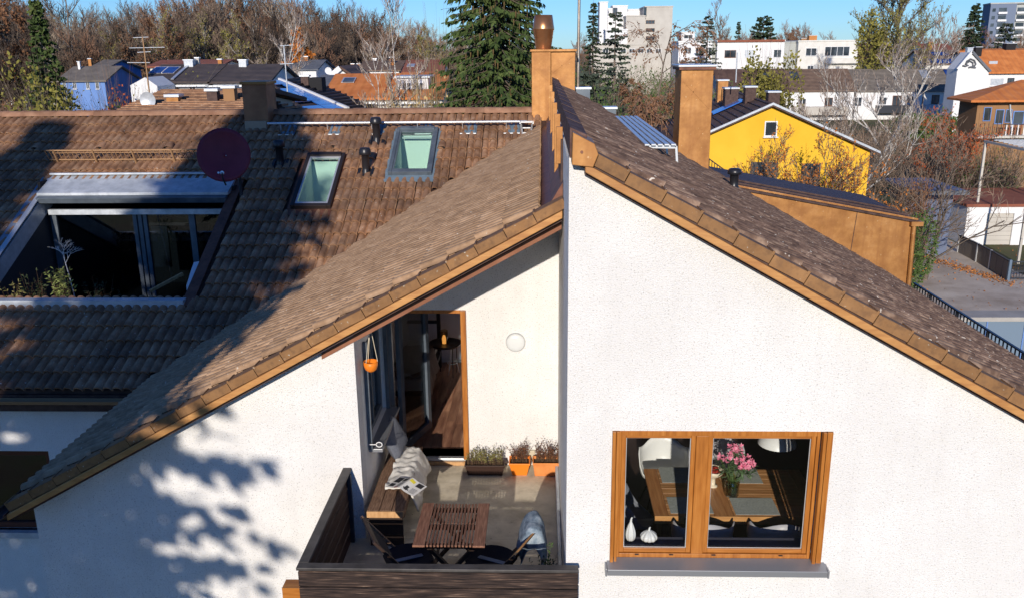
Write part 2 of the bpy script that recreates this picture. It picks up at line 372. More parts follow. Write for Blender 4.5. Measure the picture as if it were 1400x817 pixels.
def emit_tiles(sets, limit=300, name='tile'):
    """sets = [(mesh, matrices, parent)]; the nearest LIMIT in view are objects, the rest one stuff mesh per roof"""
    allm = []
    for si, (me, mats_, par) in enumerate(sets):
        for k, mtx in enumerate(mats_):
            P = mtx.translation + mtx.to_3x3() @ Vector((.15, .17, 0))
            if in_view(P): allm.append((((P - EYE).length), si, k))
    allm.sort(); pick = set((si, k) for _, si, k in allm[:limit])
    for si, (me, mats_, par) in enumerate(sets):
        co = np.empty(len(me.vertices) * 3, np.float32); me.vertices.foreach_get('co', co); co = co.reshape(-1, 3)
        fq = np.array([list(p.vertices) for p in me.polygons], np.int32)
        Vs = []; Fs = []; nb = 0
        for k, mtx in enumerate(mats_):
            if (si, k) in pick:
                o = bpy.data.objects.new(name, me); COL.objects.link(o); o.parent = par; o.matrix_local = mtx
            else:
                A = np.array(mtx); Vs.append(co @ A[:3, :3].T + A[:3, 3]); Fs.append(fq + nb); nb += len(co)
        if Vs:
            m2 = arr_mesh('tile_field', np.concatenate(Vs), np.concatenate(Fs), me.materials[0], True)
            o = link('tile_field', m2, par); stuff(o)
rngT = random.Random(11)
cs = 1 / math.sqrt(1 + SG * SG)
EXP = .333; TW = .30
# left gable roof: eave along Y at x=-5.90, going up towards +X
frL = frame_of((-5.90, 19.3, zL(-5.90)), (0, -1, 0), (cs, 0, cs * SG))
cells = []
for i in range(36):
    for j in range(23):
        u, v = i * TW, j * EXP; x = -5.90 + v * cs; y = 19.3 - u - .15
        xc = x + .15
        if x + .33 > .22 or y < 8.86: continue
        if zL(xc) < zM(y) - .0: continue
        cells.append((u, v))
mL = lay(tile_mesh('roof_tile_light', tile_light), frL, cells, deckL, rng=rngT)
# right roof: eave along Y at x=7.0, going up towards -X
cr = 1 / math.sqrt(1 + .565 ** 2)
frR = frame_of((7.05, 7.10, zR(7.05)), (0, 1, 0), (-cr, 0, cr * .565))
cells = [(i * TW, j * EXP) for i in range(41) for j in range(23) if 7.05 - (j * EXP + .36) * cr > .25]
mR = lay(tile_mesh('roof_tile_dark', tile_dark), frR, cells, deckR, rng=rngT)
emit_tiles([(bpy.data.meshes['roof_tile_light'], mL, deckL), (bpy.data.meshes['roof_tile_dark'], mR, deckR)])
# main roof
cm = 1 / math.sqrt(1 + MS * MS)
frM = frame_of((-13.2, 12.12, zM(12.12)), (1, 0, 0), (0, cm, cm * MS))
holes = [(OX0 - .05, OX1 + .12, OY0 - .08, OY1 + .05), (-4.68, -3.88, 16.0, 17.58), (-2.98, -2.10, 16.93, 18.4)]
cells = []
for i in range(45):
    for j in range(23):
        u, v = i * TW, j * EXP; x = -13.2 + u + .15; y = 12.12 + (v + .17) * cm
        if x > .1 or y > RY - .02: continue
        if any(a < x < b and c < y < d for a, b, c, d in holes): continue
        if zM(y) < zL(x) - .03 and x > -5.90: continue
        cells.append((u, v))
tm = tile_mesh('roof_tile_main', tile_main)
mM = lay(tm, frM, cells, deckM, rng=rngT)
emit_tiles([(tm, mM, deckM)])
# ridge tiles of the main roof
b = M(); n = 7
rp = [(.13 * math.cos(math.pi * k / (n-1)), .11 * math.sin(math.pi * k / (n-1)) - .02) for k in range(n)]
vs = [(0, y*1.08, z*1.08) for y, z in rp] + [(.43, y*.95, z*.95) for y, z in rp]
b.add(vs, [(i, n+i, n+i+1, i+1) for i in range(n-1)], 0, True); b.add(vs[:n], [tuple(range(n))])
rme = b.mesh('ridge_tile', mat('orange brown ridge tile', rough=.85, ramp=[(.3,(.22,.11,.065)),(.7,(.37,.21,.13))], scale=5, obj_random=.2, bump=.3, speck=(26,.71,(.55,.47,.38))))
for k in range(33):
    o = bpy.data.objects.new('ridge_tile', rme); COL.objects.link(o); o.parent = deckM
    o.location = (-13.2 + k * .40, RY, RZ + .03); o.rotation_euler = (random.uniform(-.03,.03), random.uniform(-.015, .01), random.uniform(-.02,.02))
# verge tiles, verge boards
def verge_mesh(name, dy, ln=.325):
    """local: x up-slope, y into the roof, z up normal"""
    b = M(); b.box(0, ln, 0, .185, -.005, .020); b.box(0, ln, -.012, .010, -.075, .018); b.box(0, .022, -.014, .185, .0, .030)
    me = b.mesh(name, verge_m); b.fix(me); return me
vm = verge_mesh('verge_tile', 1)
def lay_verge(x0, z0, dx, sl, y, n, par):
    """along the slope from the low end"""
    c = 1 / math.sqrt(1 + sl * sl); d = Vector((dx * c, 0, sl * c)); Y = Vector((0, 1, 0)); N = Vector((-dx * sl * c, 0, c))
    for k in range(n):
        P = Vector((x0, y, z0)) + d * (k * EXP) + N * .018
        tlt = random.uniform(-.01, .01) - .03
        d2 = d * math.cos(tlt) + N * math.sin(tlt); N2 = N * math.cos(tlt) - d * math.sin(tlt)
        o = bpy.data.objects.new('verge_tile', vm); COL.objects.link(o); o.parent = par
        o.matrix_local = Matrix(((d2.x, Y.x, N2.x, P.x), (d2.y, Y.y, N2.y, P.y), (d2.z, Y.z, N2.z, P.z), (0,0,0,1)))
lay_verge(-5.90, zL(-5.90) + .01, 1, SG, 8.50, 21, deckL)
lay_verge(7.05, zR(7.05) + .01, -1, .565, 6.86, 23, deckR)
def vboard(m, x0, x1, zf, y0, y1, t, hh): m.prism([(x0, y0, zf(x0) - t - hh), (x1, y0, zf(x1) - t - hh), (x1, y0, zf(x1) - t), (x0, y0, zf(x0) - t)], (0, y1 - y0, 0)); return m
vboard(M(), -5.90, .205, zL, 8.46, 8.56, .07, .075).build('verge_board', gold, gable, bevel=.008)
vboard(M(), -5.88, .205, zL, 8.563, 8.797, .16, .03).build('soffit', brown_metal, gable)
vboard(M(), -2.35, .205, zL, 8.78, 8.93, .245, .07).build('eave_beam', mat('reddish brown beam', rough=.6, ramp=[(.3,(.19,.075,.04)),(.7,(.30,.13,.07))], scale=4), gable)
vboard(M(), .34, 7.05, zR, 6.82, 6.92, .08, .07).build('verge_board', gold, gable, bevel=.008)
vboard(M(), .34, 7.03, zR, 6.923, 6.997, .13, .05).build('soffit', brown_metal, gable)
# copper end cap of the tall ridge and its sheet-metal ridge cover
cap = M(); cap.prism([(.235, 6.80, 10.52), (.40, 6.80, 10.50), (.44, 6.80, 10.60), (.41, 6.80, 10.68), (.24, 6.80, 10.77)], (0, .42, 0)); cap.build('ridge_end_cap', copper, gable, bevel=.006)
for x, z in ((.31, 10.62),): M().tube([(x, 6.79, z), (x, 6.80, z)], .012, 8).build('rivet', copper_red, gable)
cov = M(); cov.prism([(.225, 7.0, 10.55), (.225, 7.0, 10.79), (.36, 7.0, 10.73), (.36, 7.0, 10.60)], (0, 12.75, 0)); cov.build('ridge_cover', mat('dark maroon ridge felt', rough=.85, ramp=[(.3,(.045,.022,.020)),(.5,(.10,.052,.044)),(.72,(.20,.13,.11))], scale=9, detail=8, bump=.3, bscale=60), gable)
# seams of the ridge cover
for k in range(12): cv = M().box(.222, .362, 7.9 + k, 7.93 + k, 10.74, 10.80) if False else M().bar((.22, 7.9+k, 10.797), (.362, 7.9+k, 10.737), .012, .006); cv.build('ridge_seam', brown_metal, gable)
# vertical copper standing fins along the tall side wall
for y, z0, z1 in ((9.0, 10.25, 10.62), (10.2, 9.86, 10.66), (12.3, 9.78, 10.66), (14.9, 9.75, 10.68), (17.5, 9.8, 10.68)):
    M().box(.15, .217, y, y + .05, z0, z1).build('cladding_fin', copper, gable, bevel=.004)
M().box(.195, .217, 8.9, 18.8, 9.90, 10.50).build('side_cladding', brown_metal, gable)
up = M(); up.prism([(.10, 8.75, zL(.1) + .03), (.215, 8.75, zL(.2) + .03), (.215, 8.75, zL(.2) + .17)], (0, 10.0, 0)); up.build('apron_flashing', copper_red, gable)

# eaves: gutters
def gutter(p0, p1, mname, par, r=.07):
    p0, p1 = Vector(p0), Vector(p1); d = (p1 - p0).normalized(); side = d.cross(Vector((0,0,1)))
    b = M(); n = 7; vs = []
    for p in (p0, p1):
        for q in range(n):
            a = math.pi * q / (n - 1); vs.append(p + side * math.cos(a) * r - Vector((0,0,1)) * math.sin(a) * r)
        for q in range(n):
            a = math.pi * (n - 1 - q) / (n - 1); vs.append(p + side * math.cos(a) * (r-.008) - Vector((0,0,1)) * math.sin(a) * (r-.008))
    k = 2 * n
    b.add(vs, [(i, (i+1)%k, k+(i+1)%k, k+i) for i in range(k)] + [tuple(range(k))[::-1], tuple(range(k, 2*k))], 0, False)
    return b.build('gutter', mname, par)
gutter((-5.97, 8.42, zL(-5.90) - .05), (-5.97, 12.0, zL(-5.90) - .05), brown_metal, gable)
gutter((-13.5, 12.03, zM(12.05) - .06), (-6.0, 12.03, zM(12.05) - .06), tan_metal, terr, .075)
M().box(-13.5, -5.95, 12.14, 12.17, zM(12.15) - .34, zM(12.15) - .08).build('fascia', brown_metal, terr)
M().box(-13.5, -5.5, 12.17, 12.50, zM(12.15) - .36, zM(12.15) - .33).build('soffit', brown_metal, terr)
gutter((7.12, 6.86, zR(7.05) - .05), (7.12, 19.2, zR(7.05) - .05), brown_metal, gable)

# wing wall with its dark window
LW = pY(0, 616, 12.5); b1 = pY(66, 616, 12.5); b2 = pY(66, 700, 12.5)
w = M(); wall_y(w, 12.5, 12.8, [-13.5, -5.553], 0, lambda x: 6.3, [(-9.2, -7.84, 3.90, 5.31)]) ; w.build('wall', stucco, terr)

# ------------------------------------------------------------------ windows and openings
def rect_frame(m, x0, x1, z0, z1, y0, y1, t, tb=None, tt=None):
    tb = t if tb is None else tb; tt = t if tt is None else tt
    m.box(x0, x0 + t, y0, y1, z0, z1); m.box(x1 - t, x1, y0, y1, z0, z1)
    m.box(x0 + t, x1 - t, y0, y1, z0, z0 + tb); m.box(x0 + t, x1 - t, y0, y1, z1 - tt, z1); return m
# wide oak window in the front gable
def sash(gx0, gx1, gz0, gz1, y, par, t=.04, gl=glass, d=.05):
    """one sash round a pane: gx0.. are the edges of the visible glass"""
    for x in (gx0 - t, gx1): M().box(x, x + t, y, y + d, gz0 - t, gz1 + t*.7).build('sash_stile', oak, par, bevel=.004)
    for z, h in ((gz0 - t, t), (gz1, t*.7)): M().box(gx0 + .0005, gx1 - .0005, y + .002, y + d - .002, z, z + h).build('sash_rail', oak_h, par, bevel=.004)
    M().box(gx0, gx1, y + d * .45, y + d * .6, gz0, gz1).build('pane', gl, par)
    sp = M(); rect_frame(sp, gx0 - .001, gx1 + .001, gz0 - .001, gz1 + .001, y + d*.38, y + d*.44, .008); sp.build('spacer', galv, par)
gA, gB, gC, gD = [pY(x, 672, 7.085).x for x in (854, 941, 970.5, 1102)]; gz1, gz0 = pY(900, 597, 7.085).z, pY(900, 747, 7.085).z
win = M(); ft_ = gz0 - .04 - .003
win.box(WX0 + .012, gA - .042, 7.045, 7.17, WZ0 + .001, WZ1 - .002); win.box(gD + .042, WX1 - .088, 7.045, 7.17, WZ0 + .001, WZ1 - .002)
win.box(gA - .042, gD + .042, 7.047, 7.168, WZ0 + .001, ft_); win.box(gA - .042, gD + .042, 7.047, 7.168, gz1 + .030, WZ1 - .002)
win.box(gB + .042, gC - .042, 7.049, 7.16, ft_, gz1 + .030)
win = win.build('window', oak, gable, bevel=.004); win['label'] = 'wide two-sash golden oak window'
sash(gA, gB, gz0, gz1, 7.062, win); sash(gC, gD, gz0, gz1, 7.062, win)
for x in (WX0 + .002, WX1 - .085):
    g = M(); g.box(x, x + .028, 6.975, 7.033, WZ0 - .02, WZ1 - .004); g.box(x + .036, x + .083 if x > 1 else x + .06, 6.985, 7.033, WZ0 - .02, WZ1 - .004); g.build('shutter_rail', oak, win, bevel=.003)
for x in (.86, 1.17, 1.55, 2.15): M().box(x - .018, x + .018, 7.030, 7.036, WZ0 + .045, WZ0 + .053).build('drain_slot', brownframe, win)
sl = M(); szt, szb = pY(900, 779, 6.88).z, pY(900, 787, 6.88).z; sl.prism([(WX0 - .025, 6.88, szt), (WX0 - .025, 7.044, WZ0 + .016), (WX0 - .025, 7.044, WZ0 - .004), (WX0 - .025, 6.90, szt - .02), (WX0 - .025, 6.90, szb), (WX0 - .025, 6.88, szb)], (WX1 - WX0 + .055, 0, 0))
sl = sl.build('window_sill', sill_m, win, bevel=.003)
for x in (WX0 - .036, WX1 + .036): M().box(x - .008, x + .008, 6.872, 6.99, szb - .004, szt + .012).build('sill_cap', sill_m, win, bevel=.003)

# balcony door frame, leaf, threshold
dr = M(); dr.box(DX1 - .055, DX1 + .012, 10.60, 10.73, DZ0, DZ1); dr.box(DX0 + .003, DX1 - .055, 10.66, 10.74, DZ1 - .05, DZ1)
dr = dr.build('balcony_door', oak, gable, bevel=.005)
M().box(DX0 + .003, DX0 + .07, 10.662, 10.742, DZ0, DZ1 - .052).build('door_frame', greyframe, dr)
M().box(DX0 + .07, DX1 - .057, 10.62, 10.70, DZ0 - .03, DZ0 + .006).build('threshold', galv, dr, bevel=.004); M().box(DX0 + .07, DX1 - .057, 10.702, 10.954, DZ0 - .03, DZ0 + .0).build('door_sill', floor_wood, dr)
M().box(DX0 + .003, DX1 - .02, 10.60, 10.647, FL + .004, DZ0 - .035).build('door_step', end_wood, dr, bevel=.003)
# open leaf, hinged on the left and swung into the room
def leafp(t, z): a = R(72); return (DX0 + .10 + t * math.cos(a) * .88, 10.76 + t * math.sin(a) * .88, z)
lf = M()
for t0, t1 in ((0, .10), (.90, 1.0)): lf.prism([leafp(t0, DZ0+.03), leafp(t1, DZ0+.03), leafp(t1, DZ1-.06), leafp(t0, DZ1-.06)], (.055, -.018, 0))
for z0, z1 in ((DZ0+.03, DZ0+.13), (DZ1-.15, DZ1-.06)): lf.prism([leafp(.10, z0), leafp(.90, z0), leafp(.90, z1), leafp(.10, z1)], (.053, -.017, 0))
lf.build('door_leaf', greyframe, dr)
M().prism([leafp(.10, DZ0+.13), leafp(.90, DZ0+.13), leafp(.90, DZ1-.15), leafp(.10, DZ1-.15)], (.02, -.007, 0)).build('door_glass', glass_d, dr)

# side window in the shaded inner wall of the recess
sw = M()
for y0, y1, z0, z1 in ((9.29, 9.36, 6.96, 8.19), (10.37, 10.44, 6.96, 8.19), (9.36, 10.37, 6.96, 7.03), (9.36, 10.37, 8.12, 8.19), (9.84, 9.90, 7.03, 8.12)): sw.box(XL - .12, XL - .05, y0, y1, z0, z1)
sw = sw.build('side_window', greyframe, gable)
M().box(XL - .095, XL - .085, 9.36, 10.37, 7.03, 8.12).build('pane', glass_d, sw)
M().box(XL - .06, XL + .16, 9.24, 10.50, 6.905, 6.945).build('window_sill', sill_m, sw, bevel=.004)
for y in (9.24, 10.46): M().box(XL + .003, XL + .05, y - .035, y, 6.95, 8.26).build('shutter_rail', greyframe, sw)

# wing window behind, lower left
ww = M(); rect_frame(ww, -9.2, -7.842, 3.91, 5.30, 12.56, 12.66, .09); ww = ww.build('window', mat('dark mahogany frame', (.11,.035,.02), rough=.4), terr)
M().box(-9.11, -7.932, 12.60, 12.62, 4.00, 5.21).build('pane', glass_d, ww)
M().box(-9.2, -7.80, 12.40, 12.56, 3.80, 3.90).build('window_sill', zinc, ww)
M().box(-9.2, -7.6, 12.81, 14.5, 3.0, 6.0).build('room_lining', dark_void, terr) if False else None

# rooms behind the windows (boxes open towards the window)
def room(x0, x1, y0, y1, z0, z1, mf, mw, mc, par):
    M().add([(x0,y0,z0),(x1,y0,z0),(x1,y1,z0),(x0,y1,z0)], [(0,1,2,3)]).build('room_floor', mf, par)
    b = M(); b.add([(x0,y0,z0),(x0,y1,z0),(x0,y1,z1),(x0,y0,z1)], [(0,1,2,3)]); b.add([(x1,y0,z0),(x1,y1,z0),(x1,y1,z1),(x1,y0,z1)], [(0,1,2,3)])
    b.add([(x0,y1,z0),(x1,y1,z0),(x1,y1,z1),(x0,y1,z1)], [(0,1,2,3)]); b.build('room_wall', mw, par)
    M().add([(x0,y0,z1),(x1,y0,z1),(x1,y1,z1),(x0,y1,z1)], [(0,1,2,3)]).build('room_ceiling', mc, par)
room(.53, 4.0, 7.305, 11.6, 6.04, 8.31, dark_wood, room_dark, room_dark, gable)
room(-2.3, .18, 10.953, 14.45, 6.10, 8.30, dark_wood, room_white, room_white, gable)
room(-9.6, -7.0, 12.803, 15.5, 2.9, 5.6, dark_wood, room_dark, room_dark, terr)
# floor planks of the bedroom
rf = gable
for i in range(19):
    y = 10.955 + random.uniform(-1.2, 0); x = -2.3 + i * .13
    while y < 14.4:
        ln = random.choice([.9, 1.2, 1.5]); a, b_ = max(10.956, y), min(14.44, y + ln - .003)
        if b_ - a > .05 and x < .15: M().box(x + .0015, x + .1285, a, b_, 6.101, 6.112).build('floor_plank', floor_wood, rf)
        y += ln
M().box(-2.2, .17, 14.43, 14.447, 6.113, 6.18).build('skirting', white_pl, gable)
# shaft room behind the side window
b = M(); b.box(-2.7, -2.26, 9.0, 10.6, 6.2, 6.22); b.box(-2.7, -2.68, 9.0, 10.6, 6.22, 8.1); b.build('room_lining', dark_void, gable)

# ------------------------------------------------------------------ balcony
bal = M(); bal.box(-2.16, XR - .003, 6.96, 8.797, FL - .16, FL); bal.box(XL + .003, XR - .003, 8.80, 10.647, FL - .16, FL)
bal = bal.build('balcony', concrete, gable)
px0 = pY(407, 790, 6.84).x; px1 = pY(791, 790, 6.84).x
zt = pY(600, 774, 6.88).z
cp = M(); cp.box(px0 - .01, px1, 6.84, 6.93, zt - .03, zt).build('rail_cap', railcap, bal, bevel=.006)
M().box(px0 - .01, px0 + .085, 6.933, 8.80, zt - .03, zt).build('rail_cap', railcap, bal, bevel=.006)
for k in range(6):
    z1 = zt - .05 - k * .163; z0 = z1 - .150
    M().box(px0, px1 - .003, 6.855, 6.895, z0, z1).build('front_plank', mesh_w, bal, bevel=.006)
for k in range(5):
    z1 = zt - .06 - k * .17; z0 = z1 - .138
    M().box(px0 + .012, px0 + .045, 6.90, 8.79, z0, z1).build('side_plank', dark_plank, bal, bevel=.004)
for x in (px0 + .06, -1.35, -.5, px1 - .08): M().box(x, x + .045, 6.90, 6.945, FL - .1, zt - .047).build('post', anthracite, bal)
M().box(px0 + .048, px0 + .088, 8.70, 8.74, FL - .1, zt - .047).build('post', anthracite, bal)
M().box(px0 - .19, px0 - .003, 6.95, 7.09, zt - 0.48, zt - .285).build('timber_bracket', oak_h, bal)
# skirting strip on the right wall, socket and round lamp on the back wall
M().box(XR - .045, XR - .003, 7.9, 10.35, FL + .003, FL + .16).build('skirting', zinc, bal, bevel=.01)
c = pY(705, 467, 10.65)
lamp = thing('wall_lamp', 'round opal bulkhead lamp on the sunlit back wall of the balcony', 'lamp')
b = M(); vs = []
prof = [(.0, -.058), (.06, -.057), (.10, -.052), (.114, -.042), (.120, -.025), (.121, 0)]
b.lathe((0,0,0), [(r, z) for r, z in prof], 28); b.v = [(c.x + v[0], c.y + v[2] - .002, c.z + v[1]) for v in b.v]; b.build('lamp_shade', opal, lamp)
b = M(); b.lathe((0,0,0), [(.126, -.014), (.128, 0)], 28); b.v = [(c.x + v[0], c.y + v[2] - .003, c.z + v[1]) for v in b.v]; b.build('mounting_ring', zinc, lamp)
settle(lamp, (c.x, c.y, c.z))
c = pY(727, 622, 10.65); so = M(); so.box(c.x - .045, c.x + .045, 10.60, 10.648, c.z - .05, c.z + .09); so.build('wall_socket', mat('beige socket plastic', (.52,.46,.34), rough=.5), gable, bevel=.006)
# white wire ring hook on the inner wall
c = pX(503, 607, XL + .01); b = M(); pts = [(XL + .02 , c.y, c.z), (XL + .10, c.y, c.z)] + [(XL + .14 + .035 * math.cos(a), c.y, c.z + .03 * math.sin(a)) for a in [math.pi + k * .6 for k in range(11)]]
hook = b.tube(pts, .006, 6).build('wire_hook', white_pl); tag(hook, 'small white wire ring hook on the shaded side wall above the bench', 'hook')
# black wire ornament over the right planter
c = pY(762, 612, 10.6); b = M()
for dx in (0, .055): b.tube([(c.x + dx + .024 * math.cos(a), 10.60, c.z + .01 + dx * .4 + .030 * math.sin(a)) for a in [k * .6 for k in range(11)]], .006, 6)
b.tube([(c.x - .02, 10.6, c.z - .01), (c.x - .07, 10.6, c.z - .06), (c.x - .13, 10.58, c.z - .09)], .006, 6)
tag(b.build('wire_ornament', black), 'curly black wire ornament against the wall above the terracotta planter', 'ornament')

# ------------------------------------------------------------------ balcony furniture
tt = thing('slatted_table', 'folding slatted wooden table with crossed legs in the middle of the balcony', 'table')
tz = 6.77; tx0, tx1, ty0, ty1 = -1.255, -.55, 7.49, 8.32
M().box(tx0, tx0 + .12, ty0, ty1, tz - .025, tz).build('edge_board', table_wood, tt, bevel=.004)
M().box(tx1 - .12, tx1, ty0, ty1, tz - .025, tz).build('edge_board', table_wood, tt, bevel=.004)
n = 13; span = (tx1 - .125) - (tx0 + .125); ws = span / n
ym = (ty0 + ty1) / 2
smesh = {}
for k in range(n):
    x = tx0 + .125 + k * ws
    for a, b_, h in ((ty0 + .01, ym - .006, 0), (ym + .006, ty1 - .01, 1)):
        M().box(x + .007, x + ws - .007, a, b_, tz - .024 - (k % 2) * .002, tz - .003 - (k % 3) * .001).build('slat', table_wood, tt, bevel=.002)
for y in (ty0 + .05, ym - .02, ty1 - .09): M().box(tx0 + .02, tx1 - .02, y, y + .04, tz - .065, tz - .027).build('cross_rail', dark_wood, tt)
for y in (ty0 + .10, ty1 - .12):
    M().bar((tx0 + .06, y, FL + .02), (tx1 - .10, y, tz - .06), .035, .045, (0,1,0)).build('leg', dark_wood, tt)
    M().bar((tx1 - .06, y + .04, FL + .02), (tx0 + .10, y + .04, tz - .06), .035, .045, (0,1,0)).build('leg', dark_wood, tt)
M().bar((tx0 + .15, ty0 + .13, FL + .20), (tx0 + .15, ty1 - .05, FL + .20), .03, .03).build('stretcher', dark_wood, tt)
M().bar((tx1 - .15, ty0 + .13, FL + .20), (tx1 - .15, ty1 - .05, FL + .20), .03, .03).build('stretcher', dark_wood, tt)
settle(tt, (-.9, 7.9, FL))

def arc_seat(m, cx, y0, y1, z, wd, s):
    """sagging sling, slightly rounded in plan"""
    n = 8; vs = []
    for i in range(n + 1):
        t = i / n; x = cx - wd/2 + wd * t
        for j in range(n + 1):
            q = j / n; r = math.sqrt(max(0, 1 - (2*t-1)**2 * .75)); y = (y0+y1)/2 + (q - .5) * (y1-y0) * r
            vs.append((x, y, z - .05 * math.sin(math.pi * q) * math.sin(math.pi * t)))
    k = n + 1; fs = [(i*k+j, (i+1)*k+j, (i+1)*k+j+1, i*k+j+1) for i in range(n) for j in range(n)]
    b = len(vs); vs2 = [(x, y, z_ - .012) for x, y, z_ in vs]
    m.add(vs, fs, 0, True); m.add(vs2, [tuple(reversed(f)) for f in fs], 0, True); return m
def folding_chair(label, xs, s, y0, y1, xb, zb):
    """s=+1: the back is on the -X side and the sitter looks towards +X"""
    t = thing('folding_chair', label, 'chair', 'folding chairs at the slatted table')
    zs = FL + .45
    for y in (y0, y1):
        st = M().bar((xs + s * .26, y, FL + .005), (xb, y, zb), .028, .040, (0,1,0)); st.build('back_stile', old_wood if y == y1 else dark_wood, t, bevel=.003)
        M().bar((xs - s * .30, y + (.035 if y == y0 else -.035), FL + .005), (xs + s * .22, y + (.035 if y == y0 else -.035), zs), .028, .040, (0,1,0)).build('leg', dark_wood, t)
    for x, z in ((xs - s*.18, FL + .12), (xs + s * .2, zs + .002), (xs - s * .19, zs)): M().bar((x, y0, z), (x, y1, z), .022, .022).build('stretcher', end_wood if z < FL + .2 else dark_wood, t)
    arc_seat(M(), xs, y0 + .0, y1 - .0, zs + .03, .46, s).build('seat', black_cloth, t)
    M().bar((xs - .16, (y0+y1)/2 + .02, zs + .003), (xs + .16, (y0+y1)/2 + .02, zs + .003), .05, .006).build('seat_strap', grey_strap, t)
    # back sling between the stiles
    d = Vector((xb - (xs + s*.26), 0, zb - FL)).normalized(); p = Vector((xb, 0, zb)); q = p - d * .34
    b = M(); b.prism([(p.x, y0, p.z), (p.x, y1, p.z), (q.x, y1, q.z), (q.x, y0, q.z)], (-s * .012, 0, .004)); b.build('back_sling', black_cloth, t)
    M().prism([(p.x, y0-.01, p.z), (p.x, y1+.01, p.z), (p.x - d.x*.06, y1+.01, p.z - d.z*.06), (p.x-d.x*.06, y0-.01, p.z - d.z*.06)], (s * .02, 0, 0)).build('top_rail', dark_wood if s > 0 else gold, t)
    settle(t, (xs, (y0+y1)/2, FL)); t.rotation_euler.z = R(24) * s; return t
folding_chair('black folding chair with wooden frame at the bench end of the slatted table', -1.33, 1, 7.42, 7.92, -1.72, 6.93)
folding_chair('black folding chair with orange wooden rail and denim over its back', -.50, -1, 7.40, 7.90, -.12, 6.80)

# denim jacket over the back of the right chair
def drape(name, path, y0, y1, mt, rip=.012, ny=14, seed=1, th=.02, edge=.03):
    """cloth following a 2-D path [(x,z)...] extruded along y with folds"""
    rg = random.Random(seed); ph = [rg.uniform(0, 6) for _ in range(6)]; vs = []; fs = []; npth = len(path)
    for j in range(ny + 1):
        y = y0 + (y1 - y0) * j / ny
        for i, (x, z) in enumerate(path):
            k = i / (npth - 1)
            off = rip * (math.sin(j * 1.9 + ph[0] + k * 4) + .7 * math.sin(j * 3.1 + ph[1] - k * 3)) * (.3 + abs(k - .5) * 1.6)
            sag = edge * (1 if i in (0, npth-1) else 0) * math.sin(j * 1.1 + ph[2])
            vs.append((x + off, y + rip * .6 * math.sin(i * 1.3 + ph[3]), z + abs(off) * .5 + sag))
    for j in range(ny):
        for i in range(npth - 1): a = j * npth + i; fs.append((a, a + 1, a + npth + 1, a + npth))
    b = M(); b.add(vs, fs, 0, True); o = b.build(name, mt)
    s = o.modifiers.new('thick', 'SOLIDIFY'); s.thickness = th; s.offset = 0
    q = o.modifiers.new('sub', 'SUBSURF'); q.levels = q.render_levels = 1
    return o
def jacket():
    from mathutils import noise as mn
    path = [(-.25, 6.56), (-.22, 6.66), (-.185, 6.76), (-.15, 6.82), (-.11, 6.85), (-.05, 6.86), (.0, 6.82), (.035, 6.72), (.05, 6.60), (.06, 6.48)]
    vs = []; fs = []; nv = 16; n = len(path)
    for j in range(nv + 1):
        v = j / nv; hang = max(0, .42 - v) / .42
        for i, (x, z) in enumerate(path):
            f = mn.noise(Vector((x * 9, v * 5, 1.3))) * .045 + .016 * math.sin(i * 2.9 + v * 7)
            cxx = -.14; w_ = 1 - .28 * hang
            low = 6.86 - (6.86 - z) * (1 - hang * .35) - hang * .22
            vs.append((cxx + (x - cxx) * w_ + f * .5, 7.64 + max(0, v - .42) * .62 + f * hang + .05 * (1 - hang), low + f * (1 - hang) * .6))
    for j in range(nv):
        for i in range(n - 1): a = j * n + i; fs.append((a, a+1, a+n+1, a+n))
    b = M(); b.add(vs, fs, 0, True); o = b.build('denim_jacket', denim); s = o.modifiers.new('thick', 'SOLIDIFY'); s.thickness = .016; q = o.modifiers.new('sub', 'SUBSURF'); q.levels = q.render_levels = 1; return o
jk = jacket()
tag(jk, 'blue denim jacket draped over the back of the chair near the right wall', 'jacket')

# bench, blanket, cushion, magazine
bn = thing('bench', 'low weathered wooden bench along the shaded side wall of the balcony', 'bench')
bx0, bx1, by0, by1, bz = -1.93, -1.52, 8.62, 10.25, 6.50
for k in range(3): M().box(bx0 + k * .138, bx0 + k * .138 + .131, by0, by1, bz - .03 + (k == 1) * .003, bz + (k == 1) * .003).build('seat_plank', old_wood, bn, bevel=.004)
M().box(bx0, bx1 - .002, by0 - .022, by0 - .002, bz - .075, bz - .002).build('front_edge', end_wood, bn, bevel=.003)
for y in (by0 + .02, by1 - .05):
    for k in range(3): M().box(bx0 + .015, bx1 - .02, y, y + .025, FL + .003 + k * .135, FL + .128 + k * .135).build('end_board', dark_wood, bn)
M().box(bx1 - .03, bx1 - .005, by0 + .05, by1 - .06, bz - .11, bz - .033).build('apron', old_wood, bn)
settle(bn, (-1.72, 9.4, FL))
# crumpled blanket: height field over the bench
def crumple(name, x0, x1, y0, y1, zf, mt, nx=20, ny=20, amp=.03, seed=2, over=None):
    from mathutils import noise as mn
    vs = []; fs = []
    for j in range(ny + 1):
        for i in range(nx + 1):
            x = x0 + (x1 - x0) * i / nx; y = y0 + (y1 - y0) * j / ny
            x2 = x + .04 * mn.noise(Vector((x*5, y*5, seed))); y2 = y + .05 * mn.noise(Vector((x*4, y*4, seed+9)))
            r = 1 - abs(mn.noise(Vector((x * 7, y * 7, seed * 3.1)))) * 2
            vs.append((x2, y2, zf(x, y) + amp * (.6 + r * .8 + .5 * mn.noise(Vector((x*18, y*18, seed))))))
    for j in range(ny):
        for i in range(nx): a = j * (nx+1) + i; fs.append((a, a+1, a+nx+2, a+nx+1))
    b = M(); b.add(vs, fs, 0, True); o = b.build(name, mt); s = o.modifiers.new('thick', 'SOLIDIFY'); s.thickness = .012
    return o
def bz_(x, y): return bz + .01 - max(0, x - (bx1 - .02)) * 2.4
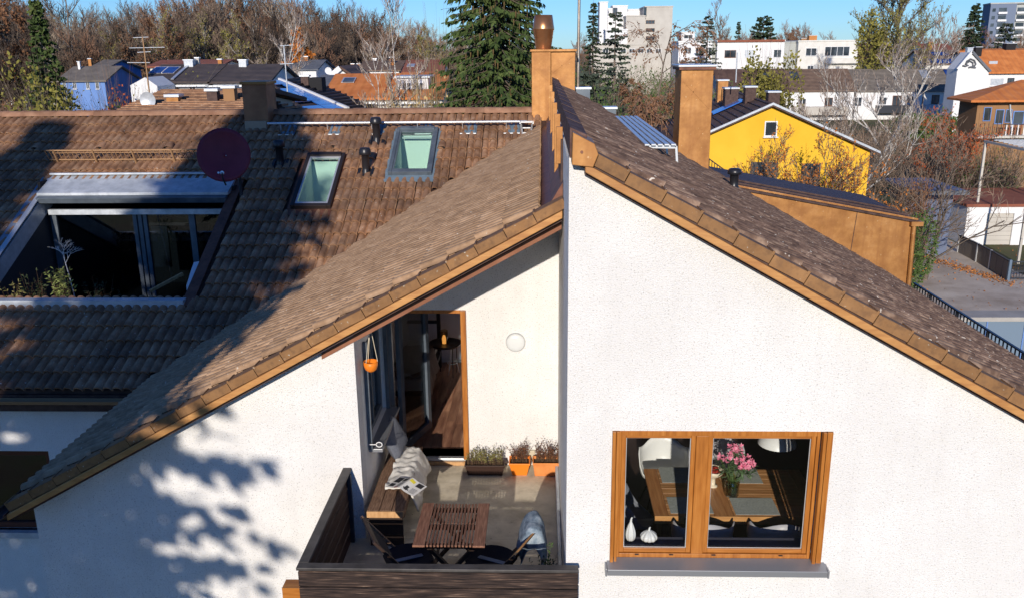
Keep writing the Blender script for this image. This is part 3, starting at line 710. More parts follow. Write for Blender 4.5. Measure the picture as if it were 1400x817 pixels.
bl = crumple('blanket', -1.80, -1.42, 9.05, 10.12, bz_, cloth_w, 18, 34, .035, 2); tag(bl, 'crumpled cream blanket lying on the weathered bench', 'blanket')
def cushion(name, c, w, h, t, M3, mt):
    n = 10; vs = []; fs = []
    for s in (1, -1):
        for j in range(n + 1):
            for i in range(n + 1):
                u = 2*i/n-1; v = 2*j/n-1; k = (1-u**4)*(1-v**4); pin = 1 - .06*(1-abs(v))*abs(u) ; pin2 = 1 - .06*(1-abs(u))*abs(v)
                vs.append(Vector((u*w/2*pin, v*h/2*pin2, s*t/2*k**.5)))
    N_ = (n+1)**2
    for s in (0, 1):
        for j in range(n):
            for i in range(n):
                a = s*N_ + j*(n+1)+i; f = (a, a+1, a+n+2, a+n+1); fs.append(f if s == 0 else f[::-1])
    b = M(); b.add([M3 @ v + Vector(c) for v in vs], fs, 0, True); return b.build(name, mt)
cu = cushion('cushion', (-1.83, 9.98, 6.74), .44, .46, .15, Matrix.Rotation(R(-8), 3, 'Z') @ Matrix.Rotation(R(12), 3, 'X') @ Matrix.Rotation(R(68), 3, 'Y'), cloth_g)
tag(cu, 'slate grey cushion leaning on the side wall at the far end of the bench', 'cushion')
# open magazine with photo blocks and text lines
mg = thing('magazine', 'open magazine with black and white pictures lying on the blanket', 'magazine')
def mag_pt(u, v, dz=0):
    o = Vector((-1.80, 9.06, 6.56)); a = R(-28); U = Vector((math.cos(a), math.sin(a), 0)); V = Vector((-math.sin(a), math.cos(a), 0)); z = .03 * math.exp(-((u-.2)/.05)**2) + .02 * math.sin(u * 9)
    return o + U * u + V * v + Vector((0, 0, z + dz - abs(u) * .03))
page = mat('magazine paper', (.74,.73,.70), rough=.6); ink = mat('black print', (.03,.03,.035), rough=.5); grey_ink = mat('grey print', (.28,.28,.28), rough=.5); yel = mat('yellow print', (.75,.65,.05), rough=.5); redp = mat('red print', (.5,.05,.03), rough=.5)
def pg(m, u0, u1, v0, v1, dz, n=4):
    vs = []; 
    for i in range(n + 1):
        u = u0 + (u1-u0)*i/n; vs += [mag_pt(u, v0, dz), mag_pt(u, v1, dz)]
    return m.add(vs, [(2*i, 2*i+2, 2*i+3, 2*i+1) for i in range(n)], 0, False)
for u0, u1 in ((0, .2), (.2, .40)): pg(M(), u0, u1, 0, .27, 0, 6).build('page', page, mg)
b = M()
for r in ((.015,.10,.13,.255),(.11,.18,.17,.25),(.02,.09,.03,.10),(.30,.38,.17,.25),(.235,.27,.03,.11),(.225,.29,.04,.06)): pg(b, *r, .003)
b.build('printed_picture', ink, mg)
b = M()
for k in range(6): pg(b, .115, .185, .03 + k*.02, .038 + k*.02, .003, 2)
for k in range(5): pg(b, .30, .375, .03 + k*.02, .038 + k*.02, .003, 2)
b.build('printed_text', grey_ink, mg)
pg(M(), .21, .27, .19, .24, .004).build('printed_picture', yel, mg); pg(M(), .12, .17, .005, .022, .004).build('printed_picture', redp, mg)
settle(mg, (-1.6, 9.1, 6.55))

# hanging orange pot
hp = thing('hanging_pot', 'small orange bowl pot hanging on pale cords under the eave', 'pot')
c = pY(507, 499, 9.05); tp = pY(506, 447, 9.05)
M().lathe((c.x, c.y, c.z - .075), [(.0, 0), (.03, .004), (.062, .03), (.078, .075), (.080, .125), (.074, .125), (.070, .08), (0, .07)], 20).build('bowl', orange, hp)
for a in (0, 2.1, 4.2): M().tube([(c.x + .077*math.cos(a), c.y + .077*math.sin(a), c.z + .05), (tp.x, tp.y, tp.z + .02)], .004, 5).build('cord', rope, hp)
settle(hp, (c.x, c.y, c.z))

# ------------------------------------------------------------------ plants
def sprig(m, P, h, spread, n, rng, leaf=.012, nleaf=10, mi_stem=0, mi_leaf=1, droop=0, r=.0025):
    """n thin stems with small leaves round P"""
    P = Vector(P)
    for k in range(n):
        a = rng.uniform(0, 6.28); q = rng.uniform(.2, 1) * spread; hh = h * rng.uniform(.55, 1)
        p0 = P + Vector((rng.uniform(-.02, .02), rng.uniform(-.02, .02), 0)); p2 = P + Vector((math.cos(a) * q, math.sin(a) * q, hh))
        p1 = p0.lerp(p2, .5) + Vector((-math.cos(a) * q * .2, -math.sin(a) * q * .2, hh * .12)); p2 = p2 - Vector((0, 0, droop * q))
        pts = [p0, p1, p2]; m.tube(pts, [r, r * .8, r * .4], 3, mi_stem, cap=False)
        for j in range(nleaf):
            t = rng.uniform(.25, 1); p = p0.lerp(p1, t * 2) if t < .5 else p1.lerp(p2, t * 2 - 1)
            d = Vector((rng.gauss(0,1), rng.gauss(0,1), rng.gauss(.4,.7))).normalized(); sd = d.cross(Vector((rng.gauss(0,1), rng.gauss(0,1), rng.gauss(0,1)))).normalized()
            L = leaf * rng.uniform(.7, 1.5)
            m.add([p, p + d * L + sd * L * .35, p + d * L * 2, p + d * L - sd * L * .35], [(0,1,2,3)], mi_leaf)
    return m
def leafmat(name, a, b, c): return mat(name, rough=.8, ramp=[(.3, a), (.5, b), (.7, c)], scale=30, coord='geo')
lg_olive = leafmat('olive leaf', (.10,.10,.03), (.20,.19,.06), (.32,.28,.12)); lg_brown = leafmat('dry brown leaf', (.06,.025,.015), (.14,.055,.03), (.25,.11,.05))
lg_green = leafmat('green leaf', (.03,.06,.015), (.07,.12,.03), (.14,.20,.05)); lg_dark = leafmat('dark leaf', (.015,.025,.012), (.03,.045,.02), (.06,.08,.03))
stem_m = mat('dry stem', (.10,.06,.035), rough=.9)
def planter(name, label, x0, x1, y0, y1, h, mt, plants, taper=.03, cat='planter'):
    t = thing(name, label, cat); b = M()
    def ring(z, k, ins=0): return [(x0 + k + ins, y0 + k + ins, z), (x1 - k - ins, y0 + k + ins, z), (x1 - k - ins, y1 - k - ins, z), (x0 + k + ins, y1 - k - ins, z)]
    vs = ring(FL + .002, taper) + ring(FL + h * .86, 0) + ring(FL + h * .86, -.008) + ring(FL + h, -.01) + ring(FL + h, 0, .006) + ring(FL + h * .7, .006, .006)
    fs = [(0,1,2,3)[::-1]] + [(r*4+i, r*4+(i+1)%4, r*4+4+(i+1)%4, r*4+4+i) for r in range(5) for i in range(4)]
    b.add(vs, fs); b.build('pot_body', mt, t, bevel=.004)
    M().add(ring(FL + h * .82, .004, .008), [(0,1,2,3)]).build('soil', soil, t)
    plants(t, x0, x1, (y0+y1)/2, FL + h * .82); settle(t, ((x0+x1)/2, (y0+y1)/2, FL)); return t
def pl_row(seed, n, h, sp, per, lm, leaf=.012, nleaf=10):
    def f(t, x0, x1, y, z):
        rg = random.Random(seed); m = M()
        for k in range(n): sprig(m, (x0 + .03 + (x1 - x0 - .06) * (k + rg.uniform(.2,.8)) / n, y + rg.uniform(-.03,.03), z), h * rg.uniform(.6, 1.1), sp, per, rg, leaf, nleaf)
        m.build('foliage', [stem_m, lm], t, fix=False)
    return f
def pY2(x, Y): return pY(x, 655, Y).x
a, b_, c_, d_, e_, f_ = [pY2(x, 10.36) for x in (637, 690, 697, 724, 729, 768)]
planter('window_box', 'long dark brown planter with sparse olive herbs next to the door', a, b_, 10.30, 10.47, .16, brown_pl, pl_row(3, 12, .26, .06, 7, lg_olive, .011, 14))
planter('orange_planter', 'bright orange flower pot with dry brown twigs between two planters', c_, d_, 10.30, 10.52, .19, orange, pl_row(4, 5, .30, .12, 12, lg_brown, .010, 14), .035)
planter('terracotta_planter', 'terracotta trough with dry heather in the balcony corner', e_, f_ - .0, 10.30, 10.50, .20, terra, pl_row(5, 8, .30, .09, 9, lg_brown, .010, 14), .02)
# green fuzz at the left end of the long planter
p = pY(757, 765, 7.25); t = thing('potted_shrub', 'dark little shrub with one pale green shoot behind the front rail at the right wall', 'plant')
M().lathe((-.0, 7.22, FL), [(0,.002),(.09,.002),(.12,.18),(.125,.20),(.115,.20),(.11,.15),(0,.15)], 16).build('pot_body', terra, t)
rg = random.Random(8); m = M(); 
for k in range(7): sprig(m, (-.01 + rg.uniform(-.07,.07), 7.22 + rg.uniform(-.07,.07), FL + .15), .62, .17, 7, rg, .014, 26)
m.build('foliage', [stem_m, lg_dark], t, fix=False)
m = M(); 
for k in range(2): sprig(m, (.05, 7.3, FL + .35), .52, .10, 3, rg, .020, 12)
m.build('shoot', [lg_green, lg_green], t, fix=False); settle(t, (0, 7.22, FL))
t = thing('bare_plant', 'thin bare plant inside the left side boards of the balcony', 'plant'); rg = random.Random(5)
M().lathe((-1.93, 7.3, FL), [(0,.002),(.07,.002),(.095,.15),(.085,.15),(.08,.12),(0,.12)], 14).build('pot_body', brown_pl, t)
m = M(); sprig(m, (-1.93, 7.3, FL + .12), .62, .22, 12, rg, .015, 4, droop=.6, r=.004); m.build('foliage', [stem_m, lg_brown], t, fix=False); settle(t, (-1.93, 7.3, FL))

# ------------------------------------------------------------------ bedroom
tb = thing('tray_table', 'round black tray side table standing against the far bedroom wall', 'table')
c = pZ(609, 470, 6.66); c.y = min(c.y, 14.15); M().lathe((c.x, c.y, 6.66), [(0,-.012),(.25,-.012),(.275,.03),(.268,.032),(.245,0),(0,0)], 28).build('tray', black, tb)
for a in (.6, 2.2, 3.8, 5.4): M().tube([(c.x + .20*math.cos(a), c.y + .2*math.sin(a), 6.115), (c.x + .21*math.cos(a), c.y + .21*math.sin(a), 6.65)], .009, 6).build('leg', black, tb)
settle(tb, (c.x, c.y, 6.11))
lp = thing('table_lamp', 'small glowing smoked glass lamp on the round black side table', 'lamp')
M().lathe((c.x - .02, c.y, 6.662), [(.062,0),(.064,.01),(.064,.24),(.060,.24),(.060,.012),(0,.01)], 20).build('lamp_shade', glass_mat('smoked glass', (.85,.75,.60), .04), lp)
M().lathe((c.x - .02, c.y, 6.675), [(0,0),(.032,.0),(.035,.09),(.02,.14),(0,.15)], 14).build('bulb', mat('lamp glow', (.9,.5,.2), emit=((1,.55,.18), 1.3)), lp)
settle(lp, (c.x - .02, c.y, 6.66))
bd = thing('bed', 'bed with black posts and rumpled dark bedding left of the bedroom door', 'bed')
cb = pZ(587, 497, 6.11)
for x, y in ((-1.75, 14.2), (-1.75, 12.3)): M().box(x - .03, x + .03, y - .03, y + .03, 6.113, 7.35 if y > 13 else 6.6).build('bed_post', black, bd)
M().box(-2.28, -1.72, 12.30, 14.2, 6.35, 6.42).build('bed_frame', black, bd)
b = M(); b.box(-2.28, -1.78, 12.3, 14.15, 6.42, 6.62); b.build('mattress', mat('pale sheet', (.55,.54,.52), rough=.9), bd, bevel=.04)
for z in (6.9, 7.1): M().box(-2.28, -1.78, 14.18, 14.22, z, z + .05).build('head_rail', black, bd)
q = crumple("bedding", -2.25, -1.68, 12.25, 13.6, lambda x, y: 6.66 - max(0, x + 1.78) * 3.5, mat('brown grey bedding', (.22,.19,.18), rough=.95), 20, 26, .05, 5); q.parent = bd
settle(bd, (-2.4, 13.2, 6.11))
pe = thing('wire_stand', 'pale wire stand on the bedroom floor beside the round table', 'stand'); c2 = pZ(622, 497, 6.12)
M().tube([(c2.x + .08*math.cos(k*.5), 13.9 + .08*math.sin(k*.5), 6.3) for k in range(14)], .008, 5).build('ring', white_pl, pe)
for a in (0, 2.1, 4.2): M().tube([(c2.x + .12*math.cos(a), 13.9 + .12*math.sin(a), 6.115), (c2.x + .03*math.cos(a), 13.9 + .03*math.sin(a), 6.55)], .006, 5).build('leg', white_pl, pe)
settle(pe, (c2.x, 13.9, 6.11))

# ------------------------------------------------------------------ dining room
TZ = 6.79
dt = thing('dining_table', 'large oak dining table with dark centre joint seen through the wide window', 'table')
tl = pZ(878, 640, TZ); tn = pZ(897, 704, TZ); x0 = (tl.x + tn.x) / 2; y0, y1 = tn.y, tl.y; x1 = x0 + 1.75
tw = mat('reddish oak table plank', rough=.3, ramp=[(.3,(.38,.16,.055)),(.5,(.56,.27,.105)),(.7,(.68,.38,.17))], scale=3, detail=8, stretch=(1,14,14), obj_random=.2, spec=.5)
tw2 = mat('reddish oak end plank', rough=.3, ramp=[(.3,(.34,.13,.045)),(.7,(.56,.27,.105))], scale=3, detail=8, stretch=(14,1,14), spec=.5)
xm = pZ(985, 690, TZ).x
nb = 9; pw = (y1 - y0) / nb
M().box(x0, x0 + .14, y0, y1, TZ - .03, TZ).build('end_board', tw2, dt, bevel=.003); M().box(x1 - .14, x1, y0, y1, TZ - .03, TZ).build('end_board', tw2, dt, bevel=.003)
M().box(xm - .10, xm + .10, y0, y1, TZ - .03, TZ).build('centre_board', tw2, dt, bevel=.003)
for k in range(nb):
    for a, b_ in ((x0 + .143, xm - .103), (xm + .103, x1 - .143)): M().box(a, b_, y0 + k*pw + .002, y0 + (k+1)*pw - .002, TZ - .03, TZ - .001).build('plank', tw, dt, bevel=.002)
for a, b_ in ((x0, x0 + .30), (xm - .26, x1)): M().box(a, b_, y0 - .016, y0 - .001, TZ - .085, TZ + .002).build('edge_strip', end_wood if False else gold, dt, bevel=.003)
for x in (x0 + .12, x1 - .12):
    for y in (y0 + .1, y1 - .1): M().box(x - .035, x + .035, y - .035, y + .035, 6.045, TZ - .032).build('leg', dark_wood, dt)
settle(dt, ((x0+x1)/2, (y0+y1)/2, 6.04))
felt = mat('grey felt', rough=1, ramp=[(.3,(.27,.29,.27)),(.7,(.42,.44,.41))], scale=60)
def pm(label, quad):
    P = [pZ(x, y, TZ + .003) for x, y in quad]; cx = sum(p.x for p in P)/4; w = ((P[1].x - P[0].x) + (P[2].x - P[3].x))/2; yA = (P[2].y + P[3].y)/2; yB = (P[0].y + P[1].y)/2
    b = M(); b.box(cx - w/2, cx + w/2, yA, yB, TZ + .001, TZ + .005); o = b.build('placemat', felt, bevel=0); tag(o, label, 'placemat', 'grey felt placemats on the dining table')
    m = o.modifiers.new('bevel', 'BEVEL'); m.width = .03; m.limit_method = 'ANGLE'; m.angle_limit = 1; m.affect = 'EDGES'; m.segments = 2; m.use_clamp_overlap = True; return o
pm('grey placemat at the near edge of the table by the left sash', [(912, 679), (968, 679), (976, 701), (916, 701)])
pm('grey placemat at the far side of the table in front of the white chair', [(900, 638), (945, 638), (949, 659), (905, 659)])
pm('grey placemat at the near right corner of the table, fully sunlit', [(997, 680), (1058, 680), (1064, 703), (1006, 703)])
pm('grey placemat behind the flower vase', [(1003, 640), (1036, 640), (1041, 660), (1008, 660)])
# vase with flowers
vp_ = pZ(1000, 676, TZ); vz = thing('flower_vase', 'glass vase with a bouquet of pink alstroemeria on the dining table', 'vase')
M().lathe((vp_.x, vp_.y, TZ + .004), [(0,0),(.072,0),(.078,.02),(.075,.1),(.080,.19),(.075,.19),(.070,.1),(.070,.02),(0,.012)], 22).build('glass_body', glass_mat('clear vase glass', (.80,.84,.78), .06), vz)
M().lathe((vp_.x, vp_.y, TZ + .017), [(0,0),(.066,0),(.066,.09),(0,.092)], 18).build('water', glass_mat('vase water', (.72,.74,.50), .03), vz)
rg = random.Random(21); st = M(); lf_ = M(); pink = mat('pink petal', rough=.6, ramp=[(.3,(.55,.06,.16)),(.5,(.75,.20,.32)),(.7,(.85,.50,.58))], scale=60)
heads = []
for k in range(22):
    a = rg.uniform(0, 6.28); q = rg.uniform(0, .25)**1; hz = .50 - q * .55 + rg.uniform(-.03,.05)
    if k < 3: q *= .3; hz = .52
    h = Vector((vp_.x + q * math.cos(a) * .9 - .0, vp_.y + q * math.sin(a) * .7, TZ + hz)); heads.append(h)
    st.tube([(vp_.x + rg.uniform(-.04,.04), vp_.y + rg.uniform(-.04,.04), TZ + .03), (vp_.x + math.cos(a)*q*.3, vp_.y + math.sin(a)*q*.3, TZ + .21), h], .003, 4, cap=False)
    for j in range(7):
        d = Vector((rg.gauss(0,1), rg.gauss(0,1), rg.gauss(.1,.6))).normalized(); sd = d.cross(Vector((0,0,1))).normalized(); p = h - Vector((0,0,rg.uniform(.02,.16))); L = .03 + rg.random() * .03
        lf_.add([p, p + d*L + sd*L*.3, p + d*L*2 - Vector((0,0,.01)), p + d*L - sd*L*.3], [(0,1,2,3)])
st.build('stems', leafmat('stem green', (.05,.09,.02), (.09,.14,.04), (.13,.20,.06)), vz); lf_.build('leaves', leafmat('bouquet leaf', (.03,.06,.02), (.07,.12,.05), (.16,.22,.12)), vz, fix=False)
fl = M()
for h in heads:
    for f in range(rg.choice([2,3,4])):
        c = h + Vector((rg.uniform(-.035,.035), rg.uniform(-.035,.035), rg.uniform(-.02,.03))); ax = Vector((rg.gauss(0,.6), rg.gauss(-.6,.5), rg.gauss(.6,.4))).normalized(); u = ax.orthogonal().normalized(); v = ax.cross(u)
        for j in range(6):
            a = j * 1.047 + rg.random(); d = u*math.cos(a) + v*math.sin(a); e = ax.cross(d); L = .032
            fl.add([c, c + d*L*.6 + e*L*.32 + ax*L*.45, c + d*L*1.15 + ax*L*.65, c + d*L*.6 - e*L*.32 + ax*L*.45], [(0,1,2,3)])
fl.build('blossoms', pink, vz, fix=False); settle(vz, (vp_.x, vp_.y, TZ))
bp = pZ(974, 664, TZ); bo = thing('pedestal_bowl', 'cream pedestal bowl with red fruit beside the flower vase', 'bowl')
M().lathe((bp.x, bp.y, TZ + .004), [(0,0),(.055,0),(.05,.012),(.028,.02),(.028,.10),(.05,.115),(.10,.155),(.115,.20),(.108,.20),(.092,.16),(0,.13)], 22).build('bowl_body', mat('cream ceramic', (.72,.62,.46), rough=.3), bo)
for k in range(7): 
    a = k * .9; sp = M(); sp.lathe((bp.x + .055*math.cos(a)*(k>0), bp.y + .055*math.sin(a)*(k>0), TZ + .155), [(0,0),(.026,.008),(.034,.03),(.026,.052),(0,.06)], 10); sp.build('fruit', mat('dark red fruit', (.30,.03,.02), rough=.3) if k == 0 else bpy.data.materials['dark red fruit'], bo)
settle(bo, (bp.x, bp.y, TZ))
# shell chairs: a revolved-looking bucket with raised back and arms
def shell_chair(label, cx, cy, face, mt, arms=True):
    """face: direction the sitter looks, angle from +Y"""
    t = thing('shell_chair', label, 'chair', 'moulded shell chairs round the dining table')
    b = M(); n = 28; rows = 9; vs = []; fs = []
    for i in range(n + 1):
        a = math.pi * 2 * i / n
        for j in range(rows):
            k = j / (rows - 1); rr = .05 + .19 * min(1, k * 1.6) + .03 * k
            backness = (1 - math.cos(a)) / 2            # 1 at the back (a=pi)
            hgt = (.40 if arms else .40) * backness ** 1.6 + (.15 * math.exp(-((abs(abs(a - math.pi) - 1.45)) / .35) ** 2) if arms else 0)
            zz = .45 + .02 * k + max(0, k - .45) / .55 * hgt
            ex = 1 + .12 * math.sin(a) ** 2
            vs.append((rr * ex * math.sin(a), rr * math.cos(a), zz))
    for i in range(n):
        for j in range(rows - 1): fs.append((i*rows+j, (i+1)*rows+j, (i+1)*rows+j+1, i*rows+j+1))
    fs.append(tuple(i * rows for i in range(n))[::-1])
    b.add(vs, fs, 0, True); ca, sa = math.cos(face), math.sin(face)
    b.v = [(cx + x*ca - y*sa, cy + x*sa + y*ca, 6.04 + z) for x, y, z in b.v]
    o = b.build('shell', mt, t); s = o.modifiers.new('thick', 'SOLIDIFY'); s.thickness = .012
    for sx, sy in ((1,1),(1,-1),(-1,1),(-1,-1)): M().tube([(cx + sx*.24, cy + sy*.24, 6.045), (cx + sx*.1, cy + sy*.1, 6.49)], .012, 6).build('leg', dark_wood, t)
    settle(t, (cx, cy, 6.04)); return t
wsh = mat('white shell plastic', (.72,.72,.70), rough=.35); gsh = mat('grey shell plastic', (.42,.41,.43), rough=.4)
shell_chair('white moulded armchair at the far side behind the left sash', (pZ(915, 640, TZ).x), y1 + .42, math.pi, wsh)
shell_chair('pale moulded armchair at the far side behind the bouquet', (pZ(995, 640, TZ).x), y1 + .50, math.pi, gsh)
shell_chair('grey moulded chair at the near side, lower middle of the window', pZ(955, 720, 6.6).x, y0 - .10, 0, gsh)
shell_chair('grey moulded chair at the near right, seen between sash and table', pZ(1052, 720, 6.6).x + .02, y0 - .10, 0, gsh)
shell_chair('dark grey moulded armchair at the left head of the table', x0 - .22, (y0+y1)/2 - .1, -math.pi/2, mat('slate shell plastic', (.14,.15,.18), rough=.5))
shell_chair('dark grey moulded armchair at the right head of the table', x1 + .30, (y0+y1)/2, math.pi/2, bpy.data.materials['slate shell plastic'])
# pendant lamp shade
pn = thing('pendant_lamp', 'white dome pendant lamp hanging over the right part of the table', 'lamp'); c = pY(1063, 600, 8.6)
M().lathe((c.x, c.y, c.z - .05), [(.20,0),(.185,.05),(.13,.11),(.05,.15),(.02,.16)], 26).build('lamp_shade', wsh, pn); M().tube([(c.x, c.y, c.z + .11), (c.x, c.y, 8.30)], .006, 5).build('cord', black, pn); settle(pn, (c.x, c.y, 8.30))
# ribbed white ceramic gourds on the sill
M().box(WX0 + .02, WX1 - .02, 7.19, 7.38, WZ0 - .01, WZ0 + .02).build('inner_sill', mat('dark stone sill', (.10,.10,.13), rough=.3), gable)
def gourd(label, cx, cy, w, h, k, lobes=9, tall=False):
    t = thing('ceramic_gourd', label, 'ornament', 'white ceramic gourds on the window sill'); b = M(); n = lobes * 6; prof = []
    for j in range(13):
        q = j / 12
        r = (math.sin(math.pi * q) ** .6) * (1 - .25 * q) if not tall else (math.sin(math.pi * min(1, q * 1.02)) ** .55) * (1 - .62 * q)
        prof.append((max(r, .03) * w / 2, q * h))
    vs = []; z0 = WZ0 + .022
    for r, z in prof:
        for i in range(n): a = 2*math.pi*i/n; rr = r * (1 - .13 * abs(math.cos(lobes * a / 2)) ** 3); vs.append((cx + rr*math.cos(a), cy + rr*math.sin(a), z0 + z))
    b.add(vs, [(j*n+i, j*n+(i+1)%n, (j+1)*n+(i+1)%n, (j+1)*n+i) for j in range(12) for i in range(n)], 0, True)
    b.build('ribbed_body', wsh, t); M().tube([(cx, cy, z0 + h - .012), (cx + .004, cy, z0 + h + .02), (cx + .012, cy, z0 + h + .03)], [.012,.008,.007], 7).build('stem', wsh, t); settle(t, (cx, cy, z0))
gp = pY(862, 738, 7.28); gourd('tall white ribbed ceramic gourd on the sill in the lower left window corner', gp.x - .0, 7.29, .135, .225, 0, 8, True)
gp = pY(887, 738, 7.28); gourd('squat white ribbed ceramic gourd right beside the tall one on the sill', gp.x, 7.29, .185, .125, 0, 10)

# ------------------------------------------------------------------ things on the roofs
nM = Vector((0, -MS, 1)).normalized(); vM = Vector((0, 1, MS)).normalized(); uX = Vector((1, 0, 0))
def onM(x, s, d=0):
    """point on the main roof: x, y given by s, lifted by d along the normal"""
    return Vector((x, s, zM(s))) + nM * d
def rbox(m, x0, x1, y0, y1, d0, d1, mi=0):
    vs = []
    for d in (d0, d1): vs += [onM(x0, y0, d), onM(x1, y0, d), onM(x1, y1, d), onM(x0, y1, d)]
    return m.add(vs, [(0,3,2,1),(4,5,6,7),(0,1,5,4),(1,2,6,5),(2,3,7,6),(3,0,4,7)], mi)
def skylight(label, x0, x1, y0, y1, fm, deep, lit):
    t = M(); f = .07
    rbox(t, x0, x0+f, y0, y1, -.02, .13); rbox(t, x1-f, x1, y0, y1, -.02, .13); rbox(t, x0+f, x1-f, y0, y0+f, -.02, .125); rbox(t, x0+f, x1-f, y1-f*1.3, y1, -.02, .15)
    t = t.build('skylight', fm, terr, bevel=.008); t['label'] = label
    s = M(); g = .035; rbox(s, x0+f, x0+f+g, y0+f, y1-f*1.3, .05, .11); rbox(s, x1-f-g, x1-f, y0+f, y1-f*1.3, .05, .11); rbox(s, x0+f+g, x1-f-g, y0+f, y0+f+g*1.6, .05, .108); rbox(s, x0+f+g, x1-f-g, y1-f*1.3-g, y1-f*1.3, .05, .108)
    s.build('sash', galv if deep else fm, t, bevel=.004)
    s = M(); rbox(s, x0+f+g, x1-f-g, y0+f+g*1.6, y1-f*1.3-g, .075, .085); s.build('pane', glass_g, t)
    if not deep:
        s = M(); rbox(s, x0+f+g+.02, x1-f-g-.02, y1-f*1.3-g-.12, y1-f*1.3-g-.10, .02, .05); s.build('vent_bar', white_pl, t)
    fl_ = M(); rbox(fl_, x0-.10, x1+.10, y0-.16, y0, .02, .045); rbox(fl_, x0-.07, x0, y0, y1+.05, .02, .05); rbox(fl_, x1, x1+.07, y0, y1+.05, .02, .05); fl_.build('flashing', grey_tile if not deep else copper_red, t)
    # light shaft lined with plasterboard
    b = M(); zb = zM((y0+y1)/2) - 1.4
    A = [onM(x0+f, y0+f, -.0), onM(x1-f, y0+f, -.0), onM(x1-f, y1-f, 0), onM(x0+f, y1-f, 0)]; B = [(p.x, p.y + (.0), zb) for p in A]
    b.add(A + B, [(0,1,5,4),(1,2,6,5),(2,3,7,6),(3,0,4,7)]); b.build('light_shaft', mat('pale green lining', (.78,.84,.78), rough=.9) if 'pale green lining' not in bpy.data.materials else bpy.data.materials['pale green lining'], t)
    b = M(); b.add([(p[0], p[1], zb) for p in B], [(0,1,2,3)]); b.build('room_below', mat('teal carpet', (.20,.32,.34), rough=.9) if 'teal carpet' not in bpy.data.materials else bpy.data.materials['teal carpet'], t)
    b = M(); zc = zM(y1) - .75
    if not deep: b.prism([(x0 + .25, y1 - .16, zc), (x1 - .12, y1 - .16, zc), (x1 - .12, y1 - .18, zc - .42), (x0 + .28, y1 - .18, zc - .42)], (0, .01, 0)); b.build('bright_panel', room_white, t)
skylight('brown skylight on the left, with light inner sash', -4.66, -3.90, 16.02, 17.55, brownframe, True, 0)
skylight('grey skylight next to the valley', -2.97, -2.12, 16.95, 18.36, greyframe, False, 1)
def pipe_vent(x, y, h=.42, r=.075, par=terr):
    t = M(); P = onM(x, y, .0)
    t.lathe((P.x, P.y, P.z - .05), [(r*1.15,0),(r*1.1,.10),(r*.95,.14),(r*.95,.18),(r,.19),(r,h),(r*1.55,h+.005),(r*1.6,h+.05),(r*1.45,h+.11),(r*1.2,h+.14),(0,h+.15)], 20)
    t = t.build('vent_pipe', black, par)
    b = M(); rbox(b, x - .16, x + .20, y - .10, y + .16, .03, .045)
    for k in (-1, 1): rbox(b, x + k*.13 - .02, x + k*.13 + .03, y - .10, y + .14, .045, .075)
    b.build('base_tile', black, t)
pipe_vent(-3.42, 17.05); pipe_vent(-3.36, 18.02); pipe_vent(-5.17, 17.3)
# small dome vent tiles
for x, y in ((-2.0, 17.9), (-4.2, 17.95), (-10.35, 17.95), (-9.0, 17.95), (-7.6, 17.95)):
    b = M(); n = 7; vs = []
    for j, (yy, s) in enumerate(((-.16, 1), (.0, .8), (.14, .1))):
        for k in range(n): a = math.pi * k / (n-1); q = onM(x + .10 * s * math.cos(a), y + yy, .035 + .085 * s * math.sin(a)); vs.append(q)
    b.add(vs, [(r*n+i, r*n+i+1, (r+1)*n+i+1, (r+1)*n+i) for r in range(2) for i in range(n-1)], 0, True); b.add([onM(x + .09*math.cos(math.pi*k/(n-1)), y - .13, .035 + .075*math.sin(math.pi*k/(n-1))) for k in range(n)], [tuple(range(n))], 1); b.build('vent_tile', [tile_main, dark_void], terr)
# galvanised snow rail under the ridge
y_ = 18.38; rl = M().tube([onM(-5.66, y_, .22), onM(-.30, y_, .22)], .026, 10).build('snow_rail', galv, terr)
for k, x in enumerate((-5.40, -4.42, -3.50, -2.55, -1.62, -.72)):
    b = M(); b.bar(onM(x, y_ - .02, .01), onM(x, y_, .20), .05, .012, (1,0,0)); b.bar(onM(x-.05, y_ - .14, .045), onM(x+.28, y_ - .14, .045), .03, .02); b.build('rail_bracket', galv, rl)
    b = M(); rbox(b, x + .02, x + .29, y_ - .13, y_ + .16, .03, .05)
    for q in (.06, .15, .24): rbox(b, x + q - .02, x + q + .025, y_ - .13, y_ + .16, .05, .072)
    b.build('bracket_tile', grey_tile, rl)
# galvanised roof step beside the valley
def roof_step(P, w, d, par, ribs=5, tilt=0):
    b = M(); x, y, z = P
    for k in range(ribs): b.box(x - w/2, x + w/2, y + k * d / ribs, y + k * d / ribs + d / ribs * .6, z, z + .02)
    for s in (-1, 1):
        b.bar((x + s*w/2, y, z), (x + s*w/2, y + d, z), .02, .05); b.bar((x + s*w*.45, y + d*.8, z), (x + s*w*.3, y - .05, z - .30), .02, .03); b.bar((x + s*w*.45, y + d*.2, z), (x + s*w*.3, y + .1, z - .28), .02, .03)
    for k in range(1, 3): b.bar((x - w*.3, y - .02, z - .1*k), (x + w*.3, y - .02, z - .1*k), .02, .02)
    return b.build('roof_step', galv, par)
st = pY(720, 164, 18.0); roof_step((st.x, 17.9, st.z - .05), .26, .24, terr)
